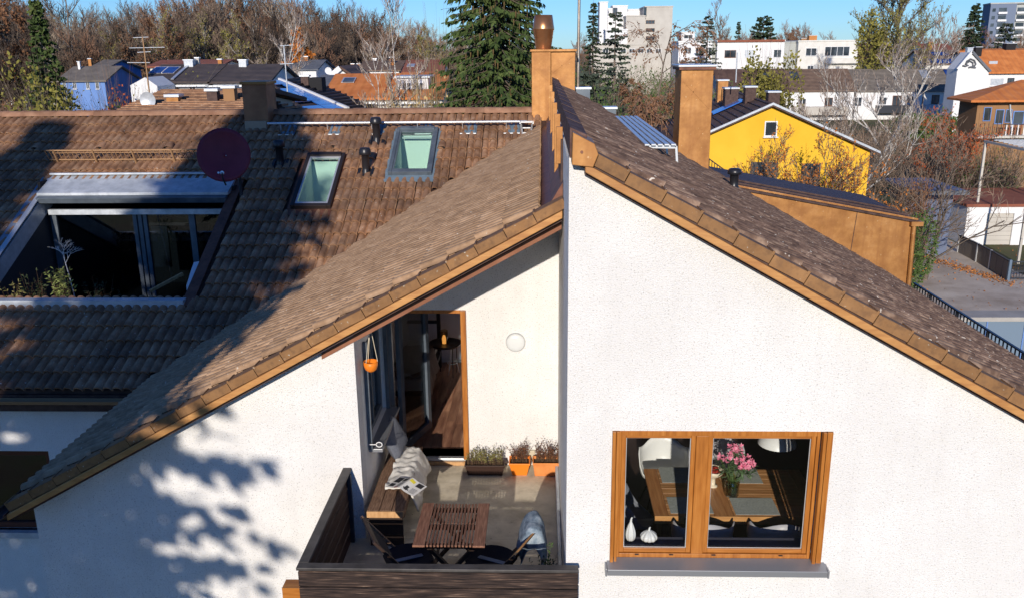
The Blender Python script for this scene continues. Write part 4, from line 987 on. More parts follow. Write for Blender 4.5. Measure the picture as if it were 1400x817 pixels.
# copper chimneys
def chimney(x0, x1, y0, y1, zb, zt_, par, capm, lip=.03, seam=True):
    c = M().box(x0, x1, y0, y1, zb, zt_).build('chimney', copper, par, bevel=.008)
    M().box(x0 - lip, x1 + lip, y0 - lip, y1 + lip, zt_, zt_ + .06).build('chimney_cap', capm, c, bevel=.006)
    M().box(x0 - .05, x1 + .05, y0 - .05, y1 + .05, zb, zb + .0 + (0.0 if par is gable else 0)) if False else None
    if seam:                        # folded diagonal creases of the sheet cladding
        for a, b_ in (((x0 + .02, zb + .1), (x1 - .02, min(zt_ - .05, zb + (x1-x0) * 1.35))), ((x0 + .02, min(zt_ - .12, zb + (x1-x0)*2.6)), (x1 - .02, min(zt_ - .5, zb + (x1-x0) * 1.5)))):
            M().bar((a[0], y0 - .001, a[1]), (b_[0], y0 - .001, b_[1]), .014, .016, (0,1,0)).build('sheet_fold', copper, c)
    return c
c = chimney(pY(333, 150, 18.5).x, pY(366, 150, 18.5).x, 18.5, 19.15, zM(18.2), pY(350, 116, 18.5).z, terr, copper, seam=False); c.data.materials[0] = mat('dark brown copper', rough=.6, metal=.2, ramp=[(.3,(.24,.10,.045)),(.7,(.42,.19,.09))], scale=3, detail=7)
M().box(pY(333, 150, 18.5).x + .03, pY(366, 150, 18.5).x - .03, 18.40, 18.498, zM(18.4), zM(18.4) + .22).build('chimney_base', mat('pale render', (.42,.30,.20), rough=.9), c)
cx0, cxm, cx1 = pY(727, 150, 18.8).x, pY(753, 150, 18.8).x, pY(786, 150, 18.8).x; ct = pY(757, 71, 18.8).z
c = M().box(cx0, cxm, 18.8, 19.6, RZ - .3, ct).build('chimney', copper, terr, bevel=.008)
M().box(cxm + .004, cx1, 18.83, 19.62, RZ - .3, ct - .003).build('chimney_half', copper, c, bevel=.008)
M().box(cx0 - .03, cx1 + .03, 18.76, 19.66, ct, ct + .05).build('chimney_cap', copper, c, bevel=.008)
for a, b_ in (((cx0 + .03, ct - .30), (cxm - .02, ct - .62)), ((cxm + .04, ct - .42), (cx1 - .03, ct - .08)), ((cxm + .04, ct - .08), ((cxm+cx1)/2, ct - .30))): M().bar((a[0], 18.80 if a[0] < cxm else 18.83, a[1]), (b_[0], 18.80 if b_[0] <= cxm else 18.83, b_[1]), .014, .016, (0,1,0)).build('sheet_fold', copper, c)
pc = pY(743, 60, 19.1); hz = (pY(743, 21, 19.1).z - ct - .05)
M().lathe((pc.x, 19.1, ct + .05), [(.155,0),(.165,.03),(.21,hz*.55),(.225,hz*.58),(.225,hz*.60),(.185,hz),(.17,hz),(.17,hz*.8),(0,hz*.8)], 28).build('chimney_pot', mat('shiny copper', rough=.3, metal=.8, ramp=[(.3,(.42,.17,.07)),(.7,(.62,.30,.14))], scale=3), c)
# big chimney on the right roof with lead lid
yb = 17.6; q0 = pY(929.5, 150, yb).x; q1 = pY(973, 150, yb).x; qt = pY(945, 96, yb).z
c = M().box(q0, q1, yb, yb + .78, zR(q1) - .15, qt).build('chimney', copper, gable, bevel=.006)
M().box(q0 - .05, q1 + .04, yb - .05, yb + .84, qt, qt + .055).build('chimney_cap', copper_red, c, bevel=.004)
M().box(q0 - .07, q1 + .06, yb - .07, yb + .86, qt + .056, qt + .10).build('chimney_lid', galv, c, bevel=.01)
for a, b_ in (((q0 + .01, 9.10), (q1 - .01, 9.95)), ((q0 + .05, 10.72), (q1 - .05, 10.2)), ((q0 + .05, 10.2), (q1 - .25, 10.72))): M().bar((a[0], yb - .001, a[1]), (b_[0], yb - .001, b_[1]), .014, .016, (0,1,0)).build('sheet_fold', copper, c)
# antenna mast
p = pY(790, 112, 19.5); mst = M().tube([(p.x, 19.5, 9.9), (p.x + .02, 19.5, 14.5)], .032, 10).build('antenna_mast', mat('weathered mast tube', rough=.4, metal=.6, ramp=[(.3,(.25,.18,.12)),(.7,(.5,.45,.4))], scale=3)); tag(mst, 'tall weathered antenna mast rising behind the copper chimney on the ridge', 'mast')
M().tube([(p.x, 19.5, 10.2), (p.x, 19.5, 10.42)], .055, 10).build('mast_collar', black, mst)
# small lead-covered roof hatch boxes and grated walkway on the far right roof
for (x, y, Y, w, d) in ((797, 121, 19.2, .30, .3), (831, 148, 18.6, .34, .3)):
    p = pY(x, y, Y); b = M().box(p.x - w/2, p.x + w/2, Y, Y + d, zR(p.x) - .1, p.z - .02).build('hatch_base', greyframe, gable); M().box(p.x - w/2 - .03, p.x + w/2 + .03, Y - .03, Y + d + .03, p.z - .02, p.z + .02).build('hatch_lid', galv, b)
A = pY(854, 158, 17.2); B_ = pY(898, 193, 14.6)
pf = thing('roof_walkway', 'ribbed galvanised walkway platform on brackets on the right roof', 'platform')
xw0, xw1 = 1.42, 1.86; zw = zR(xw1) + .33
for k in range(5): M().box(xw0 + k * .09, xw0 + k * .09 + .062, 12.2, 17.3, zw - .0, zw + .02).build('grate_bar', galv, pf)
for y in (12.3, 13.3, 14.3, 15.3, 16.3, 17.2):
    b = M(); b.bar((xw0, y, zw - .02), (xw1, y, zw - .02), .03, .03); b.bar((xw1, y, zw - .02), (xw1 + .03, y, zR(xw1 + .03)), .03, .03); b.bar((xw0, y, zw - .02), (xw0 + .02, y, zR(xw0)), .03, .03); b.bar((xw0, y, zR(xw0) + .05), (xw1, y, zw - .04), .025, .025); b.build('bracket', galv, pf)
settle(pf, (xw0 + .2, 15, zR(xw0 + .2)))
# vent pipe on the right roof
p = pY(1003, 258, 16.3); t = M(); zb = zR(p.x)
t.lathe((p.x, 16.3, zb - .03), [(.10,0),(.09,.12),(.08,.14),(.08,.34),(.125,.345),(.13,.39),(.115,.43),(.09,.45),(0,.46)], 20); t = t.build('vent_pipe', black, gable); M().prism([(p.x-.16, 16.1, zR(p.x-.16)+.03), (p.x+.2, 16.1, zR(p.x+.2)+.03), (p.x+.2, 16.1, zR(p.x+.2)+.045), (p.x-.16, 16.1, zR(p.x-.16)+.045)], (0,.35,0)).build('base_tile', black, t)
# copper-clad dormer on the right roof
dy = 18.0; tl_ = pY(1012, 260, dy); tr_ = pY(1250, 304, dy); br_ = pY(1241, 392, dy); bxl = tl_.x
dm = M(); dm.prism([(tl_.x, dy, zR(tl_.x) - .1), (br_.x, dy, zR(br_.x) - .1), (tr_.x, dy, tr_.z), (tl_.x, dy, tl_.z)], (0, 3.2, 0)); dm = dm.build('dormer', copper, gable); dm['label'] = 'long copper-clad dormer cheek on the right roof slope'
sl_ = (tr_.z - tl_.z) / (tr_.x - tl_.x)
def zdm(x): return tl_.z + sl_ * (x - tl_.x)
M().prism([(tl_.x - .6, dy - .07, zdm(tl_.x - .6) + .004), (tr_.x + .10, dy - .07, zdm(tr_.x + .1) + .004), (tr_.x + .10, dy - .07, zdm(tr_.x + .1) + .05), (tl_.x - .6, dy - .07, zdm(tl_.x-.6) + .05)], (0, 3.35, 0)).build('dormer_roof', brown_metal, dm, bevel=.005)
for y in (dy + .02, dy + .55, dy + 1.1): M().prism([(tl_.x - .3, y, zdm(tl_.x - .3) + .052), (tr_.x + .08, y, zdm(tr_.x + .08) + .052), (tr_.x + .08, y, zdm(tr_.x+.08) + .09), (tl_.x - .3, y, zdm(tl_.x-.3) + .09)], (0, .04, 0)).build('standing_seam', copper if y < dy + .1 else brown_metal, dm)
xs_ = pY(1165, 320, dy).x; M().bar((xs_, dy - .004, zR(xs_) + .03), (xs_ + .06, dy - .004, zdm(xs_)), .012, .012, (0,1,0)).build('sheet_seam', brown_metal, dm)
M().tube([(tr_.x - .02, dy - .05, tr_.z + .02), (br_.x - .0, dy - .05, br_.z - .2)], .045, 12).build('rain_pipe', copper, dm)
M().box(tr_.x - .10, tr_.x + .14, dy - .12, dy + .1, tr_.z - .06, tr_.z + .03).build('gutter_end', copper, dm)
# black bar railing beyond the right eave
rp0 = pY(1250, 386, 20.0); rp1 = pX(1400, 489, rp0.x)
rr = thing('bar_railing', 'long black bar railing beyond the lower edge of the right roof', 'railing'); L = rp0.y - rp1.y; y = rp1.y - 2.6; zt2 = rp0.z; X = rp0.x
M().box(X - .025, X + .025, y, rp0.y, zt2 - .03, zt2).build('top_rail', black, rr); M().box(X - .015, X + .015, y, rp0.y, zt2 - .93, zt2 - .90).build('bottom_rail', black, rr)
yy = y; k = 0
while yy < rp0.y:
    if k % 9 == 0: M().box(X - .025, X + .025, yy, yy + .05, zt2 - 1.1, zt2 - .03).build('post', black, rr)
    else: M().box(X - .01, X + .01, yy, yy + .022, zt2 - .90, zt2 - .03).build('baluster', black, rr)
    yy += .145; k += 1
settle(rr, (X, (y + rp0.y)/2, zt2 - 1.1))
struct(M().box(X - .25, X + 1.2, y, rp0.y + .2, 0, zt2 - 1.1).build('side_terrace', concrete))

# satellite dish
dh = thing('satellite_dish', 'large maroon satellite dish at the corner of the cut-out roof terrace', 'satellite dish'); c = pY(306, 212, 15.7); rD = .485
nD = Vector((.20, -.95, .26)).normalized(); uD = nD.cross(Vector((0,0,1))).normalized(); vD = uD.cross(nD)
b = M(); vs = []; nn = 36; rings = 7
for j in range(rings + 1):
    for i in range(nn): a = 2*math.pi*i/nn; q = j / rings; vs.append(c + uD * math.cos(a) * rD*q*.97 + vD * math.sin(a)*rD*q + nD * (q*q - 1) * .09)
fs = [(j*nn+i, j*nn+(i+1)%nn, (j+1)*nn+(i+1)%nn, (j+1)*nn+i) for j in range(rings) for i in range(nn)]
b.add(vs, fs, 0, True); o = b.build('dish_reflector', maroon, dh); s_ = o.modifiers.new('thick', 'SOLIDIFY'); s_.thickness = .014
for dx in (-.025, .045): M().tube([c + uD*dx - nD*.09, c + uD*dx - nD*.075], .008, 6).build('bolt', galv, dh)
lo = c - vD * rD * .98 - nD * .02; hd = c - vD * .36 + nD * .34
M().tube([lo - vD*.06, hd + Vector((0,0,-.1)), hd], .016, 8).build('feed_arm', anthracite, dh); M().tube([hd, hd - nD * .10], .032, 10).build('receiver_head', galv, dh); M().tube([hd + uD*.06, hd + uD*.06 - nD*.07], .02, 8).build('receiver_head', galv, dh)
ft = onM(-5.68, 16.35, 0); M().tube([ft, (ft.x, ft.y, c.z - .05), c - nD * .12], .03, 10).build('mast', anthracite, dh); M().tube([c - nD*.16, lo], .02, 6).build('back_brace', anthracite, dh)
settle(dh, ft)
# lattice snow guard above the roof terrace
sg = thing('snow_guard', 'rusty brown lattice snow guard fence across the upper roof', 'snow guard')
gx0, gx1, gy = -9.86, -6.05, 17.44
M().bar(onM(gx0, gy, .30), onM(gx1, gy, .30), .02, .025).build('top_rail', tan_metal, sg); M().bar(onM(gx0, gy, .08), onM(gx1, gy, .08), .02, .02).build('bottom_rail', tan_metal, sg); M().bar(onM(gx0 + .1, gy, .24), onM(gx1, gy, .24), .012, .012).build('middle_rail', tan_metal, sg)
x = gx0; k = 0
while x < gx1:
    lean = .03
    if k % 9 == 2: M().bar(onM(x, gy - .04, .0), onM(x - .03, gy, .31), .035, .03).build('post', tan_metal, sg)
    else: M().bar(onM(x, gy, .08), onM(x - lean, gy, .30), .013, .013).build('picket', tan_metal, sg)
    x += .088; k += 1
settle(sg, onM(-8, gy, 0))

# ------------------------------------------------------------------ cut-out roof terrace
rt = thing('roof_terrace', 'cut-out roof terrace with zinc edging, sliding glass doors and planters', 'roof terrace')
z0 = 6.30
M().box(OX0, OX1, OY0, OY1 - .3, z0 - .1, z0).build('terrace_floor', mat('dark deck boards', (.05,.045,.05), rough=.8), rt)
M().box(OX0 - .10, OX1, OY0 - .13, OY0 + .02, zM(OY0) - .12, zM(OY0) + .085).build('sill_edging', zinc, rt, bevel=.004)
b = M(); b.prism([(OX0, OY0 + .02, z0), (OX0, OY1, z0), (OX0, OY1, zM(OY1)), (OX0, OY0 + .02, zM(OY0))], (.04, 0, 0)); b.build('side_wall', anthracite, rt); b = M(); b.prism([(OX1, OY0 + .02, z0), (OX1, OY1, z0), (OX1, OY1, zM(OY1)-.05), (OX1, OY0 + .02, zM(OY0)-.05)], (-.04, 0, 0)); b.build('side_wall', anthracite, rt)
M().box(OX0 + .04, OX1 - .04, OY0 + .021, OY0 + .06, z0, zM(OY0)-.13).build('front_wall', anthracite, rt)
b = M(); b.prism([(OX0 + .042, OY0, zM(OY0) - .30), (OX0 + .042, OY1, zM(OY1) - .34), (OX0 + .042, OY1, zM(OY1) + .02), (OX0 + .042, OY0, zM(OY0) + .02)], (.03, 0, 0)); b.build('side_fascia', zinc, rt)
b = M(); rbox(b, OX0 - .16, OX0 + .045, OY0 - .1, OY1 + .08, .045, .065); b.build('side_flashing', mat('shade blue zinc', (.22,.26,.33), rough=.5, metal=.3), rt); b = M(); rbox(b, OX0 - .02, OX0 + .075, OY0 - .1, OY1 + .02, .066, .085); b.build('side_trim', galv, rt)  # outer flashing colour carries the blue of the shade
b = M(); rbox(b, OX1 - .05, OX1 + .14, OY0 - .1, OY1 + .05, .03, .055); b.build('side_flashing', copper_red, rt)
hy = OY1 - .55
b = M(); b.prism([(OX0 + .02, OY1 + .12, zM(OY1) + .14), (OX0 + .02, hy, zM(OY1) - .12), (OX0 + .02, hy, zM(OY1) - .17), (OX0 + .02, OY1 + .12, zM(OY1) - .1)], (OX1 - OX0 - .04, 0, 0)); b.build('header_sheet', zinc, rt, bevel=.004)
M().box(OX0 + .0, OX1 - .02, OY1 + .02, OY1 + .10, zM(OY1) + .14, zM(OY1) + .18).build('header_ridge', zinc, rt, bevel=.01); M().box(OX0 + .0, OX1, OY1 + .10, OY1 + .30, zM(OY1) + .13, zM(OY1) + .17).build('apron_flashing', copper, rt)
b = M(); b.prism([(OX0 + .04, hy - .10, zM(OY1) - .20), (OX0 + .04, hy + .05, zM(OY1) - .16), (OX0 + .04, hy + .05, zM(OY1) - .31), (OX0 + .04, hy - .06, zM(OY1) - .31)], (OX1 - OX0 - .08, 0, 0)); b.build('awning_case', greyframe, rt, bevel=.01)
M().box(OX0 + .12, OX1 - .06, hy + .12, hy + .2, zM(OY1) - .56, zM(OY1) - .46).build('door_head', zinc, rt)
gy_ = hy + .20; zt3 = zM(OY1) - .50
for x, wd, nbar in ((OX0 + .10, .16, 1), (pY(195, 340, gy_).x - .12, .30, 3), (pY(268, 340, gy_).x - .08, .16, 1), (OX1 - .14, .10, 1)):
    for k in range(nbar): M().box(x + k * wd / nbar, x + (k + .72) * wd / nbar, gy_, gy_ + .07, z0, zt3).build('door_post', greyframe, rt)
M().box(OX0 + .08, OX1 - .08, gy_ + .03, gy_ + .045, z0, zt3).build('pane', glass_d, rt)
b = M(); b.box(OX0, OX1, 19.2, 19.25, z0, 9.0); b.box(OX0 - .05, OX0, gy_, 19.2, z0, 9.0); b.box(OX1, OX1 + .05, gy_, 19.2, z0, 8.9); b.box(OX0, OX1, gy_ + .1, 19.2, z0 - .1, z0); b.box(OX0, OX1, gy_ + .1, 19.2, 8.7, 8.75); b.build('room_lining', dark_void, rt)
for x, z, w, h in ((-8.35, 6.9, .35, .9), (-7.6, 7.5, .5, .35), (-6.55, 6.9, .3, .8)): M().box(x, x + w, 18.2, 18.25, z, z + h).build('room_picture', anthracite, rt)
settle(rt, (-7.8, 15, z0))
def tplant(label, x, y, h, lm, n, per, sp, leaf=.03, bare=False):
    t = thing('terrace_plant', label, 'plant', 'plants on the cut-out roof terrace'); rg = random.Random(int(x*100)); 
    M().lathe((x, y, z0), [(0,.002),(.13,.002),(.17,.28),(.155,.28),(.15,.22),(0,.22)], 14).build('pot_body', anthracite, t)
    m = M()
    if bare:
        def br(p, d, L, r, lv):
            q = p + d * L; m.tube([p, q], [r, r*.7], 4, 0, cap=False)
            if lv: 
                for k in range(3): dd = (d + Vector((rg.gauss(0,.65), rg.gauss(0,.5), rg.gauss(.0,.3)))).normalized(); br(p + d*L*rg.uniform(.4,1), dd, L*.66, r*.65, lv-1)
        br(Vector((x, y, z0 + .2)), Vector((-.10, 0, 1)).normalized(), 1.15, .014, 0); br(Vector((x - .11, y, z0 + 1.32)), Vector((-.15,0,1)).normalized(), .36, .009, 4)
    for k in range(n): sprig(m, (x + rg.uniform(-.1,.1), y + rg.uniform(-.08,.08), z0 + .22), h, sp, per, rg, leaf, 14, r=.004)
    m.build('foliage', [white_pl if bare else stem_m, lm], t, fix=False); settle(t, (x, y, z0))
lg_bright = leafmat('yellow green leaf', (.10,.14,.03), (.22,.26,.07), (.38,.40,.14))
px_ = pY(97, 395, 14.6)
tplant('bare white stemmed sapling with a leafy yellow green bush at its foot', px_.x + .12, 14.6, .0, lg_bright, 0, 0, .2, bare=True)
tplant('yellow green leafy bush at the foot of the bare sapling', px_.x, 14.35, 1.35, lg_bright, 12, 7, .2, .030)
tplant('dark wispy plant right of the bare sapling', px_.x + .55, 14.5, 1.15, lg_dark, 5, 6, .3, .03)
tplant('low dim plant in the left corner of the roof terrace', pY(22, 410, 14.5).x, 14.5, 1.1, lg_olive, 4, 6, .2, .03)
tplant('dim leafy plant between the corner plant and the sapling', pY(48, 400, 14.8).x, 14.8, 1.2, lg_dark, 4, 6, .2, .03)
sp_ = thing('folded_parasol', 'folded white parasol lying over the right corner of the roof terrace', 'parasol'); a_ = pY(256, 411, 13.95); b__ = pY(277, 371, 15.0)
pv = [a_ + Vector((-.02,0,.02)), b__ + Vector((-.25, 0, .05)), b__ + Vector((.05, 0, .10)), a_ + Vector((.02, .02, .03))]
m = M(); m.tube([a_ + Vector((0,0.05,-.3)), a_ + Vector((.02,.1,.02)), a_.lerp(b__, .5) + Vector((-.02,0,0)), b__ + Vector((-.02,0,.05)), b__ + Vector((.03,.1,.12))], [.03,.05,.13,.17,.05], 7, smooth=False); m.build('canopy', zinc if False else mat('white parasol cloth', (.62,.64,.68), rough=.9), sp_); M().tube([b__ + Vector((0,.1,.1)), b__ + Vector((.1,.5,.3))], .02, 6).build('pole', old_wood, sp_); settle(sp_, a_)
pl_ = M().bar(pY(205, 398, 14.9), pY(250, 374, 15.4), .05, .05).build('wooden_pole', end_wood); tag(pl_, 'wooden pole leaning on the glass door of the roof terrace', 'pole')

# ------------------------------------------------------------------ vegetation builders
def ortho(d):
    x = d.cross(Vector((0,0,1)) if abs(d.z) < .9 else Vector((1,0,0))).normalized(); return x, d.cross(x)
class Q:
    """quads only, with material index"""
    def __init__(s): s.V = []; s.F = []; s.I = []
    def seg(s, p, q, r0, r1, n=3, mi=0):
        d = q - p
        if d.length < 1e-6: return
        x, y = ortho(d.normalized()); b = len(s.V)
        for c, r in ((p, r0), (q, r1)):
            for k in range(n): a = 6.2832 * k / n; s.V.append(c + x * (math.cos(a) * r) + y * (math.sin(a) * r))
        for k in range(n): s.F.append((b+k, b+(k+1)%n, b+n+(k+1)%n, b+n+k)); s.I.append(mi)
    def rib(s, p, q, r, rg, mi=0):
        d = (q - p).normalized(); v = Vector((rg.gauss(0,1), rg.gauss(0,1), rg.gauss(0,1))); x = d.cross(v).normalized() * r; b = len(s.V)
        s.V += [p - x, p + x, q + x * .4, q - x * .4]; s.F.append((b, b+1, b+2, b+3)); s.I.append(mi)
    def leaf(s, p, d, L, w, rg, mi=1):
        x = d.cross(Vector((rg.gauss(0,1), rg.gauss(0,1), rg.gauss(0,1)))).normalized() * w; b = len(s.V)
        s.V += [p, p + d*L*.5 + x, p + d*L, p + d*L*.5 - x]; s.F.append((b, b+1, b+2, b+3)); s.I.append(mi)
    def arrays(s): return np.array([tuple(v) for v in s.V], np.float32), np.array(s.F, np.int32), np.array(s.I, np.int32)
def bare_q(seed, h, sp, lv=4, n0=9, nk=5, r0=None, up=.35, twig=.03, leaves=0, leafsz=.12, lean=0, clear=.25, trunk_h=.75, droop=0):
    """deciduous tree without (or with few) leaves, base at the origin"""
    rg = random.Random(seed); T = Q(); r0 = r0 or h * .016
    pts = [Vector((0,0,-.2))]; d = Vector((lean, 0, 1)).normalized()
    for k in range(6):
        d = (d + Vector((rg.gauss(0,.06), rg.gauss(0,.06), .05))).normalized(); pts.append(pts[-1] + d * (h * trunk_h / 6))
    for k in range(6): T.seg(pts[k], pts[k+1], r0 * (1 - k * .13), r0 * (1 - (k+1) * .13), 6, 0)
    def grow(p, d, L, r, l):
        mid = p + d * (L * .5) + Vector((rg.gauss(0,1), rg.gauss(0,1), rg.gauss(0,1))) * L * .05
        d2 = (d + Vector((rg.gauss(0,.15), rg.gauss(0,.15), up * .5 - droop * (lv - l) * .25))).normalized(); q = mid + d2 * (L * .5)
        if l <= 1: T.rib(p, mid, max(r, twig), rg, 1 if l == 0 else 0); T.rib(mid, q, max(r*.7, twig*.8), rg, 1)
        else: T.seg(p, mid, r, r * .8, 3, 0); T.seg(mid, q, r * .8, r * .55, 3, 0)
        if leaves and l <= 1:
            for k in range(leaves):
                dd = Vector((rg.gauss(0,1), rg.gauss(0,1), rg.gauss(0,1) - .3)).normalized(); T.leaf(p.lerp(q, rg.random()), dd, leafsz * rg.uniform(.7,1.4), leafsz * .35, rg, 2)
        if l == 0: return
        for k in range(nk):
            t = .25 + .75 * (k + rg.random()) / nk; b = p.lerp(mid, t*2) if t < .5 else mid.lerp(q, t*2-1)
            x, y = ortho(d2); a = rg.uniform(0, 6.28); s = rg.uniform(.45, .95)
            dd = (d2 + (x * math.cos(a) + y * math.sin(a)) * s + Vector((0,0,up * .6 - droop * .4))).normalized(); grow(b, dd, L * rg.uniform(.42, .68), r * .55, l - 1)
    for k in range(n0):
        t = clear + (1 - clear) * (k + rg.random() * .6) / n0; i = min(5, int(t * 6)); b = pts[i].lerp(pts[i+1], t * 6 - i); a = k * 2.4 + rg.uniform(-.4, .4)
        el = .35 + .9 * t; dd = Vector((math.cos(a), math.sin(a), el)).normalized(); grow(b, dd, sp * (1.05 - .45 * t) * rg.uniform(.75, 1.1), r0 * (.5 - .25 * t), lv - 1)
    grow(pts[-1], d, h * (1 - trunk_h), r0 * .3, lv - 1)
    return T.arrays()
def conifer_q(seed, h, rad, layers=22, per=9, needles=14, nl=.35, droop=.25, taper=1.0, gap=.0, nw=.16, lowest=.06, hang=.5):
    rg = random.Random(seed); T = Q(); T.seg(Vector((0,0,0)), Vector((0,0,h * .55)), h * .016, h * .009, 6, 0); T.seg(Vector((0,0,h*.55)), Vector((0,0,h)), h * .009, .01, 5, 0)
    for l in range(layers):
        t = lowest + (1 - lowest) * l / layers; z = h * t; R0 = rad * (1 - t) ** taper + .12
        for k in range(per):
            if rg.random() < gap: continue
            a = 6.28 * (k + rg.random()) / per; L = R0 * rg.uniform(.65, 1.12); z2 = z + rg.uniform(-.4, .4) * h / layers
            d = Vector((math.cos(a), math.sin(a), 0)); p = Vector((0, 0, z2)); tip = p + d * L + Vector((0, 0, -droop * L + .10 * L * rg.random())); md = p.lerp(tip, .5) + Vector((0,0,-droop * L * .12))
            T.seg(p, md, .03 + .01 * L, .02, 3, 0); T.seg(md, tip, .02, .006, 3, 0)
            for j in range(needles):
                u = rg.uniform(.12, 1.05) ** .8; b = p.lerp(md, u*2) if u < .5 else md.lerp(tip, u*2-1)
                sd = Vector((-d.y, d.x, 0)) * rg.choice((-1, 1)) * rg.uniform(.1, 1); dd = (d * rg.uniform(.2,.8) + sd + Vector((0, 0, -hang * rg.uniform(.2, 1.4)))).normalized()
                T.leaf(b, dd, nl * rg.uniform(.6, 1.3) * (.55 + .6 * (1 - u) * (L / max(rad, .1))), nw * rg.uniform(.7, 1.2), rg, 1)
    return T.arrays()
def bush_q(seed, rx, ry, rz, n, L=.16, w=.05, twigs=0, twr=.012, lumps=6):
    rg = random.Random(seed); T = Q(); cs_ = [(Vector((rg.uniform(-.6,.6)*rx, rg.uniform(-.6,.6)*ry, rg.uniform(.3,.75)*rz)), rg.uniform(.35,.6)) for _ in range(lumps)]
    for k in range(n):
        c, s = rg.choice(cs_); v = Vector((rg.gauss(0,1), rg.gauss(0,1), rg.gauss(0,1))).normalized() * rg.uniform(.5, 1) ** .5
        p = c + Vector((v.x*rx*s, v.y*ry*s, v.z*rz*s)); p.z = max(p.z, .05)
        T.leaf(p, (v + Vector((rg.gauss(0,.6), rg.gauss(0,.6), rg.gauss(0,.6)))).normalized(), L * rg.uniform(.6,1.4), w * rg.uniform(.7,1.3), rg, 1)
    for k in range(twigs):
        c, s = rg.choice(cs_); a = rg.uniform(0,6.28); tip = c + Vector((math.cos(a)*rx*s*1.2, math.sin(a)*ry*s*1.2, rg.uniform(.1,1)*rz*s*1.4)); b0 = Vector((c.x*.3, c.y*.3, 0)); m_ = b0.lerp(tip, .55) + Vector((0,0,.15*rz)); T.rib(b0, m_, twr, rg, 0); T.rib(m_, tip, twr*.6, rg, 0)
    return T.arrays()
def split_build(root, arr, names, mats_):
    """one child mesh per material index"""
    V, Fq, I = arr
    for k, (nm, mt) in enumerate(zip(names, mats_)):
        sel = Fq[I == k]
        if not len(sel): continue
        used, inv = np.unique(sel, return_inverse=True); o = link(nm, arr_mesh(nm, V[used], inv.reshape(-1, 4), mt), root)
def veg(name, label, cat, arr, P, names, mats_, rot=0, sc=1, group=None):
    t = thing(name, label, cat, group); split_build(t, arr, names, mats_); t.location = P; t.rotation_euler.z = rot; t.scale = (sc,)*3; return t
def at(x, Y, z=0): q = pY(x, 100, Y); return Vector((q.x, Y, z))
def px2m(px, Y): return px * Y / FPX
barkm = mat('grey brown bark', rough=.95, ramp=[(.3,(.10,.078,.06)),(.7,(.22,.175,.14))], scale=3)
twigm = mat('brown twigs', rough=.95, ramp=[(.3,(.15,.105,.075)),(.7,(.30,.22,.16))], scale=.2)
twig_w = mat('warm reddish twigs', rough=.95, ramp=[(.3,(.17,.09,.055)),(.7,(.33,.19,.12))], scale=.15)
twig_y = mat('pale olive twigs', rough=.95, ramp=[(.3,(.14,.12,.07)),(.7,(.25,.21,.13))], scale=.2)
birchm = mat('white birch bark', rough=.8, ramp=[(.35,(.16,.14,.12)),(.5,(.52,.49,.45)),(.75,(.66,.64,.60))], scale=5, stretch=(1,1,2))
twig_b = mat('pale birch twigs', (.30,.24,.20), rough=.9)
lf_rust = mat('rust oak leaves', rough=.9, ramp=[(.3,(.13,.06,.03)),(.7,(.24,.12,.06))], scale=1.5)
lf_orange = mat('orange autumn leaves', rough=.9, ramp=[(.3,(.36,.11,.02)),(.7,(.58,.22,.04))], scale=1.2)
lf_red = mat('red orange shrub leaves', rough=.9, ramp=[(.3,(.30,.05,.02)),(.7,(.50,.14,.04))], scale=2)
lf_yg = mat('yellow olive leaves', rough=.9, ramp=[(.3,(.13,.12,.025)),(.7,(.30,.27,.06))], scale=.6)
lf_straw = mat('straw yellow leaves', rough=.9, ramp=[(.3,(.38,.26,.10)),(.7,(.60,.46,.22))], scale=1)
needle = mat('spruce needles', rough=.9, ramp=[(.3,(.020,.040,.010)),(.5,(.055,.088,.022)),(.72,(.12,.15,.042))], scale=1.4)
needle_d = mat('dark pine needles', rough=.9, ramp=[(.3,(.015,.028,.013)),(.7,(.045,.068,.028))], scale=.8)
needle_b = mat('bluish fir needles', rough=.9, ramp=[(.3,(.025,.04,.03)),(.7,(.07,.09,.06))], scale=.8)
cone_m = mat('hanging spruce cones', (.15,.10,.04), rough=.9)
thuja = mat('bright thuja foliage', rough=.9, ramp=[(.3,(.06,.09,.012)),(.6,(.15,.19,.03)),(.8,(.26,.28,.06))], scale=.7)
BT = ['trunk', 'crown', 'leaves']

# ---- far wood on the left: too many trees to count
variants = [(bare_q(40 + k, 20, 6.5, 4, 11, 6, twig=.045, up=.5, leaves=(1 if k == 1 else 0), leafsz=.35, r0=.30)) for k in range(6)]
def forest(name, spots, mats_, seed):
    rg = random.Random(seed); Vs = []; Fs = []; Is = []; nb = 0
    for (X, Y, h) in spots:
        V, Fq, I = rg.choice(variants); a = rg.uniform(0, 6.28); s = h / 20; c, n = math.cos(a) * s, math.sin(a) * s
        W = np.empty_like(V); W[:,0] = V[:,0]*c - V[:,1]*n + X; W[:,1] = V[:,0]*n + V[:,1]*c + Y; W[:,2] = V[:,2]*s
        Vs.append(W); Fs.append(Fq + nb); Is.append(I); nb += len(V)
    me = arr_mesh(name, np.concatenate(Vs), np.concatenate(Fs), mats_); me.polygons.foreach_set('material_index', np.concatenate(Is)); o = link(name, me); return stuff(o)
